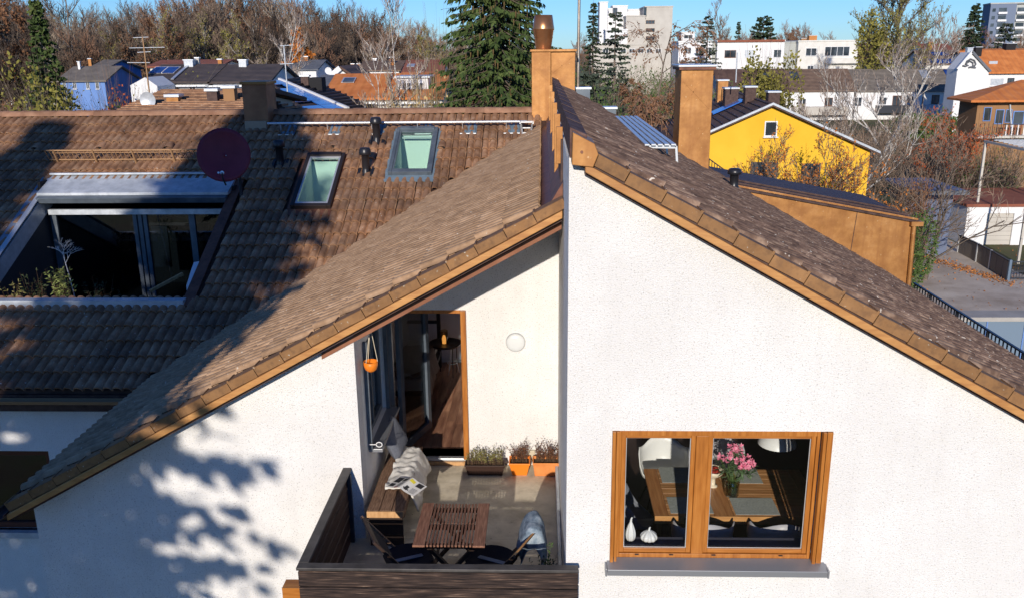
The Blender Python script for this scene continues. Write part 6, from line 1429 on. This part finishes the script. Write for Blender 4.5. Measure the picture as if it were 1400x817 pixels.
# orange roofed house
h = eave_house('orange_roof_house', 'house with bright orange tiled roof, white dormer and small skylight', 447, 600, 135, 104, 60, 9, wcream, r_or)
on_roof(h, 477, 110.5, .9, 1.0, galv, 'skylight', .22); on_roof(h, 477, 110.5, .7, .8, pane_d, 'skylight_pane', .26)
for x0_, x1_ in ((490, 500), (505, 515), (560, 570)): win_at(h, x0_, 140, x1_, 149, 60)
A = pY(543, 107, 61.2); B_ = pY(586, 131, 61.2); M().box(A.x, B_.x, 61.2, 64.2, B_.z, A.z).build('dormer', wwhite, h); M().box(A.x - .15, B_.x + .15, 61.0, 64.3, A.z, A.z + .12).build('dormer_roof', zinc, h)
win_at(h, 550, 113, 562, 124, 61.2); win_at(h, 567, 113, 579, 124, 61.2)
g = h['_g']; xs_ = pY(523, 120, 60).x; M().prism([(xs_, 59.7, g[4] + .05), (xs_, 64.5, g[5] + .25), (xs_, 64.5, g[5] + .32), (xs_, 59.7, g[4] + .12)], (.12, 0, 0)).build('party_wall_cap', r_red, h)
M().box(g[0] - .3, g[1] + .3, 59.45, 59.6, g[4] - .34, g[4] - .20).build('gutter', galv, h)
h = eave_house('slate_roof_house', 'small slate grey roof left of the orange roofed house', 428, 441, 126, 106, 66, 9, wcream, r_slate)
h = eave_house('grey_roof_house', 'low grey roofed house under the orange leaved tree', 393, 432, 96, 84, 112, 9, wwhite, r_slate); roof_chim(h, 418, 78, 86, 5, worange, 116)
# gabled white house end behind the orange roof
t = thing('white_gable', 'small white gable with brown roof edge behind the orange roof', 'house'); P = [pY(452, 108, 90), pY(466, 96, 90), pY(482, 108, 90)]; M().prism([(P[0].x, 90, 0), (P[2].x, 90, 0), tuple(P[2]), tuple(P[1]), tuple(P[0])], (0, 8, 0)).build('wall', wwhite, t)
M().bar(P[0] + Vector((-.4,-.3,-.1)), P[1] + Vector((0,-.3,.2)), .5, .25, (0,1,0)).build('verge_board', frame_w, t); M().prism([tuple(P[1] + Vector((0,-.4,.15))), tuple(P[2] + Vector((1.2,-.4,-.5))), tuple(P[2] + Vector((1.2,-.4,-.3))), tuple(P[1] + Vector((0,-.4,.4)))], (0, 8.6, 0)).build('roof', r_mar, t); settle(t, (P[1].x, 92, 0))
sd = thing('small_dish', 'small white satellite dish standing left of the white gable', 'satellite dish'); c = pY(449, 97, 84); b = M(); b.lathe((0,0,0), [(0,0),(.2,.02),(.32,.08)], 18); b.v = [(c.x + v[0], c.y - v[2], c.z + v[1]) for v in b.v]; b.build('dish_reflector', white_pl, sd); M().tube([(c.x, 84.05, c.z), (c.x, 84.1, c.z - 1.2)], .03, 6).build('mast', galv, sd); settle(sd, c)
h = eave_house('brown_roof_house', 'brown roofed house with chimneys in the middle distance before the wood', 492, 545, 97, 85, 118, 9, wwhite, r_brown)
roof_chim(h, 482, 88, 99, 4, worange, 121); roof_chim(h, 490, 88, 99, 4, worange, 121); roof_chim(h, 512, 81, 89, 5, wwhite, 123)
h = eave_house('brown_roof_house', 'red brown roofed house beside the big spruce in the middle distance', 553, 604, 99, 84, 116, 9, wwhite, r_red); roof_chim(h, 535, 79, 91, 5, worange, 120); on_roof(h, 562, 90, 1.0, 1.2, galv, 'skylight')
# --- stepped white tower block
T0 = block('stepped_tower_block', 'white and beige stepped tower block on the skyline', [(820, 831, 4, 262, 8, wwhite), (838, 858, 9, 268, 8, wwhite), (831, 838, 13, 270, 6, wwhite), (858, 876, 14, 272, 8, wwhite), (856, 882, 23, 256, 10, wbeige), (831, 856, 24, 264, 6, wwhite), (882, 920, 10, 258, 14, wbeige), (828, 858, 42, 252, 8, wwhite)])
for y in (28, 39, 50): win_at(T0, 883, y, 895, y + 5, 258, frame_b, n=3, sill=False)
M().box(pY(838, 20, 267.9).x, pY(844, 20, 267.9).x, 267.8, 267.9, pY(840, 25, 268).z, pY(840, 11, 268).z).build('window', pane_d, T0)
for y in (20, 27, 34): win_at(T0, 847, y, 852, y + 3, 263.8, n=1, sill=False)
M().box(pY(880, 12, 257.5).x, pY(884, 12, 257.5).x, 257.3, 257.9, pY(882, 22, 257.5).z, pY(882, 10, 257.5).z).build('window', pane_d, T0)
T1 = block('low_beige_block', 'long low beige block with balconies at the foot of the tower block', [(808, 905, 62, 222, 8, wbeige)])
for x in range(812, 900, 12): win_at(T1, x, 67, x + 8, 73, 222, n=2, sill=False)
# --- flat white blocks
T2 = block('white_flat_block', 'white flat roofed block with grey balconies behind the big chimney', [(928, 974, 58, 205, 10, wwhite), (974, 980, 60, 207, 8, wgrey)])
for x in (936, 951, 964): win_at(T2, x, 65, x + 9, 74, 205)
b = M(); A = pY(930, 79, 203.6); B_ = pY(973, 84, 203.6); b.box(A.x, B_.x, 203.5, 205, B_.z, A.z); b.build('balcony', wwhite, T2)
T3 = block('white_flat_block', 'white flat roofed block with large brown window and blinds', [(981, 1073, 57, 205, 10, wwhite)])
win_at(T3, 991, 69, 1006, 79, 205, frame_b); win_at(T3, 1018, 68, 1032, 79, 205, pm_=zinc, n=1); win_at(T3, 1058, 68, 1068, 79, 205)
M().box(pY(981, 56, 204.8).x, pY(1073, 56, 204.8).x, 204.6, 204.8, pY(1000, 58, 205).z, pY(1000, 57, 205).z + .3).build('parapet_rail', r_red, T3)
T4 = block('white_flat_block', 'cream flat roofed block with grey stair tower and long balcony', [(1073, 1092, 59, 207, 8, wgrey), (1092, 1174, 57, 205, 10, wcream)])
win_at(T4, 1128, 64, 1161, 77, 205, n=4); win_at(T4, 1102, 66, 1116, 77, 205); win_at(T4, 1104, 90, 1112, 96, 205)
for y in (80, 91): M().box(pY(1130, y, 203.6).x, pY(1173, y, 203.6).x, 203.5, 205, pY(1150, y + 7, 203.6).z, pY(1150, y, 203.6).z).build('balcony', wcream, T4)
roof_chim(T4, 1112, 49, 57, 10, worange, 208); roof_chim(T4, 1100, 53, 57, 8, wbrown, 210)
T5 = block('small_white_block', 'little white rooftop building between tower block and flat blocks', [(932, 950, 45, 300, 8, wwhite)])
win_at(T5, 935, 48, 947, 53, 300, n=2, sill=False)
# --- long row of terraced houses
rows = [(985, 1078, r_mar, wcream, 'dark brown roofed end of the long terraced row beside the yellow house'), (1081, 1168, r_brown, wwhite, 'brown roofed terraced house left of the white birch trunk'), (1171, 1262, r_grey, wwhite, 'grey brown roofed terraced house with dark balcony behind the birch'), (1264, 1335, r_grey, wcream, 'grey roofed terraced house with cream wall and long grey balcony')]
rh = []
for x0_, x1_, rm, wm, lb in rows: rh.append(eave_house('row_house', lb, x0_, x1_, 124, 96, 140, 10, wm, rm, group='houses of the long terraced row'))
for k, (x, y0_, y1_) in enumerate(((1133, 134, 145), (1173, 133, 146), (1207, 133, 144), (1226, 131, 146), (1244, 131, 142), (1097, 135, 144))): win_at(rh[1 if x < 1170 else 2], x - 5, y0_, x + 5, y1_, 140, frame_b if k in (0, 3) else None)
for x, y0_, y1_, f in ((1279, 130, 142, frame_b), (1298, 130, 144, wgrey), (1317, 129, 141, None)): win_at(rh[3], x - 4.5, y0_, x + 4.5, y1_, 140, f)
for hh, x0_, x1_, y0_, y1_, mt_ in ((rh[3], 1265, 1339, 144, 155, zinc), (rh[2], 1201, 1246, 145, 155, anthracite), (rh[1], 1085, 1160, 146, 157, wbeige)): M().box(pY(x0_, 150, 138.6).x, pY(x1_, 150, 138.6).x, 138.5, 140, pY(1200, y1_, 138.6).z, pY(1200, y0_, 138.6).z).build('balcony', mt_, hh)
for hh, x, y, mt_ in ((rh[3], 1264, 102, galv), (rh[3], 1305, 101, solar), (rh[0], 1046, 104, pane_d), (rh[3], 1298, 101, solar), (rh[1], 1086, 104, pane_d)): on_roof(hh, x, y, 1.3, 2.2, mt_, 'skylight')
d_ = pY(1330, 130, 138); b = M(); b.lathe((0,0,0), [(0,0),(.4,.04),(.62,.14)], 20); b.v = [(d_.x + v[0], 138 - v[2], d_.z + v[1]) for v in b.v]; o = b.build('large_dish', white_pl); tag(o, 'pale satellite dish at the right end of the terraced row', 'satellite dish')
cp_ = thing('patio_cover', 'white framed patio roof under the cream terraced house', 'patio cover'); A = pY(1266, 157, 133); B_ = pY(1335, 160, 133)
M().box(A.x, B_.x, 133, 138.4, A.z - .15, A.z).build('cover_sheet', zinc, cp_)
for k in range(5): x = A.x + (B_.x - A.x) * k / 4; M().box(x - .07, x + .07, 133, 133.15, 0, A.z - .16).build('post', frame_w, cp_)
settle(cp_, ((A.x+B_.x)/2, 135, 0))
ground_win = win_at(rh[2], 1232, 158, 1262, 167, 140)
# hedge in front of the row
V, Fq, I = bush_q(31, 5.5, 1.2, 2.6, 3800, .35, .11, 0, .02, 16); veg('hedge', 'low clipped olive green hedge in front of the terraced row', 'hedge', (V, Fq, I), at(1278, 112), ['stems', 'foliage'], [barkm, lg_green])
# --- white gable with emblem and its orange roof
t = thing('emblem_house', 'white gabled house with dark emblem on its gable and orange roof', 'house'); Yg = 120
P0, P1, P2 = pY(1309, 95, Yg), pY(1328, 72, Yg), pY(1352, 98, Yg); M().prism([(P0.x, Yg, 0), (P2.x, Yg, 0), tuple(P2), tuple(P1), tuple(P0)], (0, 3, 0)).build('wall', wwhite, t)
X2 = pY(1425, 98, Yg).x; zr_ = P1.z - .3; ze_ = pY(1380, 101, Yg + 1).z
M().box(P2.x + .02, X2, Yg + 1.5, Yg + 9, 0, ze_ - .05).build('wall', wwhite, t)
M().prism([(P1.x + .6, Yg + 5.2, zr_ + .3), (X2, Yg + 5.2, zr_ + .3), (X2, Yg + .9, ze_), (P2.x + .1, Yg + .9, ze_)], (0, 0, .2)).build('roof', r_or, t); M().prism([(P1.x + .6, Yg + 5.22, zr_ + .3), (X2, Yg + 5.22, zr_ + .3), (X2, Yg + 9.5, ze_), (P2.x, Yg + 9.5, ze_)], (0, 0, .2)).build('rear_slope', r_or, t)
M().bar(P1 + Vector((0,-.15,.1)), P2 + Vector((.1,-.15,-.0)), .3, .3, (0,1,0)).build('verge_board', r_slate, t); M().bar(P1 + Vector((0,-.15,.1)), P0 + Vector((-.1,-.15,0)), .3, .3, (0,1,0)).build('verge_board', frame_w, t)
def em(pts, r=.11): return M().tube([pY(x, y, Yg - .08) for x, y in pts], r, 6, smooth=True).build('emblem_line', r_slate, t)
em([(1316, 90), (1320, 91), (1324, 90), (1320, 88), (1322, 84), (1327, 81), (1332, 83), (1334, 88), (1332, 91)]); em([(1321, 87), (1326, 84), (1330, 86), (1330, 91), (1324, 93)]); em([(1326, 92), (1334, 93)])
roof_chim(t, 1327, 66, 73, 7, galv, Yg + 2); roof_chim(t, 1339, 65, 73, 8, dark_void, Yg + 4)
win_at(t, 1354, 107, 1372, 118, Yg + 1.5, pm_=zinc, n=1); win_at(t, 1378, 107, 1386, 116, Yg + 1.5, anthracite); c = pY(1355, 87, Yg + 3); M().box(c.x - .5, c.x + .6, Yg + 2.5, Yg + 3.2, c.z - .2, c.z + .3).build('skylight', galv, t)
settle(t, (P1.x, Yg + 4, 0))
h = eave_house('orange_roof_row', 'orange roofed house row with chimneys behind the emblem house', 1336, 1440, 76, 68, 150, 9, wwhite, r_or); roof_chim(h, 1383, 60, 70, 12, dark_void, 153)
h = eave_house('solar_brown_house', 'brown roofed house with two rows of dark blue solar panels', 1266, 1322, 88, 70, 168, 11, wcream, r_brown)
for k in range(3): on_roof(h, 1277 + 8 * k, 74, 1.0, 1.5, solar, 'solar_panel', .24)
for k in range(4): on_roof(h, 1275 + 8 * k, 84, 1.05, 1.8, solar, 'solar_panel', .24)
roof_chim(h, 1273, 57, 64, 5, worange, 176)
h = eave_house('red_roof_house', 'low red roofed house below the distant skyline right of the big tree', 1266, 1303, 70, 61, 190, 9, wcream, r_red)
# --- brown walled house at the right edge
t = thing('brown_house', 'brown walled house with orange roof and blue door frames at the right edge', 'house'); Yb = 62; P0 = pY(1337, 140, Yb); X1 = P0.x + 9; ze_ = P0.z; pk = pY(1402, 112, Yb + 3.2)
M().box(P0.x + .25, X1, Yb + .5, Yb + 3.2, 0, ze_ - .05).build('wall', wbrown, t)
sl = (pk.z - ze_) / 4.0
b = M(); A = Vector((P0.x - .6, Yb - .3, ze_)); B_ = Vector((X1, Yb - .3, ze_)); C_ = Vector((X1, Yb + 3.2, pk.z)); D_ = Vector((pk.x - .3, Yb + 3.2, pk.z)); E_ = Vector((P0.x - .6, Yb + 3.4, ze_))
b.prism([A, B_, C_, D_], (0, 0, .14)); b.prism([A, D_, E_], (0, 0, .14)); b.build('roof', r_or, t)
for x0_, x1_, y0_, y1_ in ((1346, 1354, 147, 166), (1362, 1371, 150, 170), (1376, 1382, 150, 168), (1386, 1399, 152, 171)): win_at(t, x0_, y0_, x1_, y1_, Yb + .5, shade_frame_blue, n=1, sill=False, name='balcony_door' if x0_ != 1386 else 'window')
M().tube([pY(1381, 143, Yb + .4), pY(1383, 180, Yb + .4)], .06, 6).build('rain_pipe', zinc, t)
bl_ = M(); A = pY(1372, 170, Yb - .6); B_ = pY(1404, 171, Yb - .6); bl_.box(A.x, B_.x, Yb - .62, Yb - .55, A.z - .05, A.z); bl_ = bl_.build('balcony_rail', anthracite, t)
for k in range(9): x = A.x + (B_.x - A.x) * k / 8; M().box(x, x + .07, Yb - .62, Yb - .58, A.z - .75, A.z - .05).build('rail_board', wwhite if k % 2 else r_red, bl_)
M().box(P0.x - .2, X1, Yb - .6, Yb + .5, A.z - .95, A.z - .78).build('balcony_slab', wbeige, t)
for k in range(8): x = P0.x - .2 + k * .28; M().box(x, x + .03, Yb - .6, Yb - .57, A.z - .78, A.z + .05).build('rail_bar', anthracite, t)
settle(t, (P0.x + 4, Yb + 4, 0))
pg_ = thing('pergola', 'grey pergola with pale slats below the brown house', 'pergola'); A = pY(1337, 190, 52); B_ = pY(1408, 214, 46)
for k in range(9): M().bar((A.x + .2 + k*.05, 46.4 + k*.62, A.z - .02), (A.x + 4.2, 46.4 + k*.62, A.z - .02), .10, .05).build('slat', zinc, pg_)
for x in (A.x + .3, A.x + 4.1):
    M().bar((x, 46.2, A.z - .12), (x, 51.8, A.z - .12), .1, .12).build('beam', wbeige, pg_)
    for y in (46.4, 51.6): M().box(x - .06, x + .06, y, y + .12, 0, A.z - .19).build('post', wbeige, pg_)
settle(pg_, (A.x + 2, 49, 0))
# --- distant high-rise
t = thing('high_rise', 'tall blue grey high-rise with white balconies on the right skyline', 'building'); Yh = 380; A = pY(1355, 6, Yh); B_ = pY(1385, 4, Yh); H_ = A.z
rotz = R(-14); ca, sa = math.cos(rotz), math.sin(rotz)
def hp_(x, y, z): return (A.x + x * ca - y * sa, Yh + x * sa + y * ca, z)
def hbox(x0, x1, y0, y1, z0, z1): m = M(); m.box(x0, x1, y0, y1, z0, z1); m.v = [hp_(*v) for v in m.v]; return m
hbox(0, 9.5, 0, 14, 0, H_).build('wall', mat('blue grey facade', (.16,.20,.28), rough=.8), t); hbox(9.52, 26, .6, 14, 0, H_ - .4).build('wall', wgrey, t); hbox(-.2, 26.2, -.2, 14.2, H_, H_ + .5).build('parapet', wgrey, t)
for k in range(7):
    z = H_ - 3 - k * 2.9
    hbox(3.0, 6.2, -.9, -.02, z - .9, z - .1).build('balcony', wwhite, t); hbox(3.2, 6.0, -.12, -.01, z, z + 1.5).build('window', pane_d, t); hbox(9.8, 13.2, -.3, .58, z - .9, z - .1).build('balcony', wwhite, t); hbox(10, 13, .5, .59, z, z + 1.5).build('window', pane_d, t); hbox(15, 16.6, .5, .59, z, z + 1.3).build('window', pane_d, t); hbox(18.5, 20, .5, .59, z, z + 1.3).build('window', pane_d, t); hbox(.8, 2.0, -.05, -.01, z, z + 1.3).build('window', pane_d, t)
settle(t, (A.x + 8, Yh + 7, 0))

# --- yellow house
t = thing('yellow_house', 'bright yellow gabled house with brown roof, chimneys and attic window', 'house'); Yy = 39
ap = pY(1055, 146, Yy); rt_ = pY(1190, 207, Yy); sl = (ap.z - rt_.z) / (rt_.x - ap.x); lx = ap.x - (rt_.x - ap.x) * 1.0; ry_ = R(4)
def yp(x, y, z): dx, dy_ = x - ap.x, y - Yy; return (ap.x + dx * math.cos(ry_) - dy_ * math.sin(ry_) * -1, Yy + dy_ * math.cos(ry_) - dx * math.sin(ry_) * .0, z)
def ybuild(m, name, mt, par=t): m.v = [yp(*v) for v in m.v]; return m.build(name, mt, par)
dpt = 11
m = M(); m.prism([(lx, Yy, 0), (rt_.x, Yy, 0), (rt_.x, Yy, rt_.z), (ap.x, Yy, ap.z), (lx, Yy, rt_.z)], (0, dpt, 0)); ybuild(m, 'wall', wyellow)
for sgn in (-1, 1):
    ex = ap.x + sgn * (rt_.x - ap.x + .35); ez = ap.z - sl * (rt_.x - ap.x + .35)
    m = M(); m.prism([(ap.x, Yy - .3, ap.z + .02), (ex, Yy - .3, ez + .02), (ex, Yy - .3, ez + .17), (ap.x, Yy - .3, ap.z + .17)], (0, dpt + .6, 0)); rr_ = ybuild(m, 'roof', r_mar)
    m = M(); m.prism([(ap.x, Yy - .36, ap.z + .09), (ex, Yy - .36, ez + .09), (ex, Yy - .36, ez + .19), (ap.x, Yy - .36, ap.z + .19)], (0, .055, 0)); ybuild(m, 'verge_board', zinc)
    if sgn < 0:
        for k in range(15):
            f = (k + .5) / 15; x = ap.x + (ex - ap.x) * f; z = ap.z + (ez - ap.z) * f; m = M(); m.box(x - .03, x + .05, Yy - .28, Yy + dpt + .3, z + .16, z + .215); ybuild(m, 'tile_course', brown_metal)
        m = M(); f0, f1 = .12, .42; m.prism([(ap.x + (ex-ap.x)*f0, Yy + 4.2, ap.z + (ez-ap.z)*f0 + .24), (ap.x + (ex-ap.x)*f1, Yy + 4.2, ap.z + (ez-ap.z)*f1 + .24), (ap.x + (ex-ap.x)*f1, Yy + 5.3, ap.z + (ez-ap.z)*f1 + .24), (ap.x + (ex-ap.x)*f0, Yy + 5.3, ap.z + (ez-ap.z)*f0 + .24)], (0,0,.06)); ybuild(m, 'skylight', solar_b)
win_at(t, 1046, 166, 1062, 187, Yy, frame_w, pane_d, 1); win_at(t, 1027, 222, 1062, 252, Yy, anthracite, pane_d, 2); win_at(t, 1097, 224, 1120, 254, Yy, anthracite, pane_d, 2)
for x, y0_, w_, Yc in ((989, 111, 13, 48), (1001, 122, 17, 44), (1027, 120, 14, 42.5), (1059, 127, 15, 40)):
    a = pY(x, y0_, Yc); wd = px2m(w_, Yc); c = M().box(a.x - wd/2, a.x + wd/2, Yc, Yc + wd, a.z - 1.3, a.z).build('chimney', brown_metal if x != 989 else copper, t); M().box(a.x - wd/2 - .05, a.x + wd/2 + .05, Yc - .05, Yc + wd + .05, a.z, a.z + .07).build('chimney_cap', galv, c)
m = M(); A = pY(966, 215, Yy - 1.5); B_ = pY(1012, 248, Yy - 1.5)
for k in range(14): x = A.x + (B_.x - A.x) * k / 13; z = A.z + (B_.z - A.z) * k / 13; M().box(x, x + .03, Yy - 1.5, Yy - 1.47, z - .95, z).build('stair_baluster', black, t)
M().bar(A, B_, .05, .05).build('stair_rail', black, t)
an = M().tube([pY(1006, 113, 42), pY(1008, 72, 42)], .03, 6).build('flue_mast', zinc, t)
settle(t, (ap.x, Yy + 5, 0))

# --- street side, right
road_y = [pZ(1300, 470, 0).y, pZ(1300, 392, 0).y]
sheet('street', 4, 60, 28, 41.5, .004, asphalt); sheet('pavement', 4, 60, 35.0, 36.4, .012, pave)
struct(M().box(4, 60, 36.4, 36.55, -.1, .10).build('kerb', pave))
sheet('driveway', 17.5, 24.5, 41.5, 58, .006, asphalt)
V, Fq, I = [], [], []
T = Q(); rg = random.Random(77)
for k in range(2600):
    u = rg.random(); 
    if u < .45: x, y = rg.uniform(14, 30), 36.75 + abs(rg.gauss(0, .12))
    elif u < .8: tt2 = rg.random(); x, y = 20.5 + tt2 * 2.5 + rg.gauss(0, .3), 50 - tt2 * 7.5 + rg.gauss(0, .5)
    else: x, y = rg.uniform(14, 30), rg.uniform(30, 52)
    a = rg.uniform(0, 6.28); T.leaf(Vector((x, y, .02 + rg.random() * .03)), Vector((math.cos(a), math.sin(a), .1)), rg.uniform(.06, .13), .04, rg, 0)
V, Fq, I = T.arrays(); stuff(link('fallen_leaves', arr_mesh('fallen_leaves', V, Fq, leaf_lit)))
# garage with roller door
t = thing('garage', 'white garage with pale grey roller door beyond the driveway', 'garage'); Yg = 51; A = pY(1333, 283, Yg); gx1 = A.x + 6
dx0, dx1 = pY(1349, 300, Yg).x, pY(1386, 300, Yg).x; dz1 = pY(1365, 292, Yg).z
wall_y(M(), Yg, Yg + .25, [A.x - .4, gx1], 0, lambda x: A.z, [(dx0, dx1, -.01, dz1)]).build('wall', wwhite, t)
M().box(A.x - .4, gx1, Yg + .25, Yg + 6, 0, A.z - .01).build('wall', wwhite, t) if False else None
M().box(A.x - .5, gx1, Yg - .1, Yg + 6, A.z + .002, A.z + .16).build('roof', r_red, t); M().box(A.x - .4, A.x - .15, Yg + .252, Yg + 6, 0, A.z).build('wall', wwhite, t)
for k in range(7): z = .01 + k * dz1 / 7; M().box(dx0 + .01, dx1 - .01, Yg + .08, Yg + .12, z, z + dz1/7 - .012).build('door_panel', wbeige, t)
M().box(A.x + 3.2, A.x + 3.28, Yg - .06, Yg - .01, 0, A.z).build('rain_pipe', zinc, t); settle(t, (A.x + 3, Yg + 3, 0))
t = thing('shaded_carport', 'flat roofed carport with side coloured blue as shade behind the copper dormer', 'carport'); A = pY(1252, 262, 47); B_ = pY(1325, 262, 47)
M().box(A.x, B_.x, 47, 52, A.z - .14, A.z).build('roof', mat('shade blue roofing felt', (.16,.20,.30), rough=.8), t); M().box(A.x + .1, B_.x - .1, 48.5, 48.7, 0, A.z - .142).build('wall', mat('shade blue shed wall', (.13,.16,.24), rough=.8), t); M().box(A.x - .02, B_.x + .02, 46.95, 46.998, A.z - .2, A.z + .04).build('fascia', r_slate, t); settle(t, ((A.x+B_.x)/2, 49, 0))  # shade on roof and wall is put into their blue colours
# solid panel fence along the driveway, blue post and mesh gate
fn = thing('panel_fence', 'solid grey panel fence running along the driveway', 'fence'); P = [pZ(x, y, 0) for x, y in ((1309, 345), (1334, 358), (1352, 368), (1377, 384))]
fz = pY(1377, 358, P[3].y).z
for a, b_ in zip(P, P[1:]):
    dd = (b_ - a); n_ = 3
    for k in range(n_): q0 = a + dd * ((k + .02) / n_); q1 = a + dd * ((k + .98) / n_); M().prism([q0, q1, q1 + Vector((0,0,fz)), q0 + Vector((0,0,fz))], (.05, .03, 0)).build('fence_panel', mat('taupe fence panel', (.26,.22,.18), rough=.8) if 'taupe fence panel' not in bpy.data.materials else bpy.data.materials['taupe fence panel'], fn)
    M().bar(a, a + Vector((0,0,fz + .06)), .09, .09, (0,1,0)).build('post', galv, fn)
    M().bar(a + Vector((0,0,fz + .02)), b_ + Vector((0,0,fz + .02)), .09, .05).build('top_cap', anthracite, fn)
settle(fn, P[1])
gt = thing('mesh_gate', 'dark mesh gate with grey blue posts at the right edge', 'gate'); A = P[3]
M().box(A.x - .04, A.x + .08, A.y - .06, A.y + .06, 0, fz + .1).build('post', mat('grey blue post', (.12,.17,.23), rough=.6), gt)
for z in (.15, fz * .5, fz): M().box(A.x + .1, A.x + 3.2, A.y - .02, A.y + .02, z - .03, z + .03).build('rail', anthracite, gt)
for k in range(22): M().box(A.x + .12 + k * .14, A.x + .14 + k * .14, A.y - .012, A.y + .012, .15, fz - .03).build('bar', anthracite, gt)
settle(gt, A)
# shade blue garage wall seen below the street; blue grey stands for its shade
t = thing('roadside_garage', 'roadside garage wall, shade painted blue grey, with pale coping below the street', 'garage'); Yk = 27.5; A = pY(1285, 434, Yk); 
M().box(A.x - 1.5, A.x + 9, Yk, Yk + .25, 0, A.z - .1).build('wall', mat('shade blue garage wall', (.16,.22,.29), rough=.7), t); M().box(A.x - 1.6, A.x + 9.1, Yk - .08, Yk + .7, A.z - .098, A.z + .04).build('coping', pave, t)
for k in range(8): M().box(A.x - .9 + k * 1.2, A.x - .86 + k * 1.2, Yk - .03, Yk - .002, 0, A.z - .1).build('door_seam', shade_frame_blue, t)
M().box(A.x - 1.5, A.x + 9, Yk + .252, Yk + .5, 0, A.z - .12).build('rear_wall', wbeige, t); settle(t, (A.x + 3, Yk, 0))
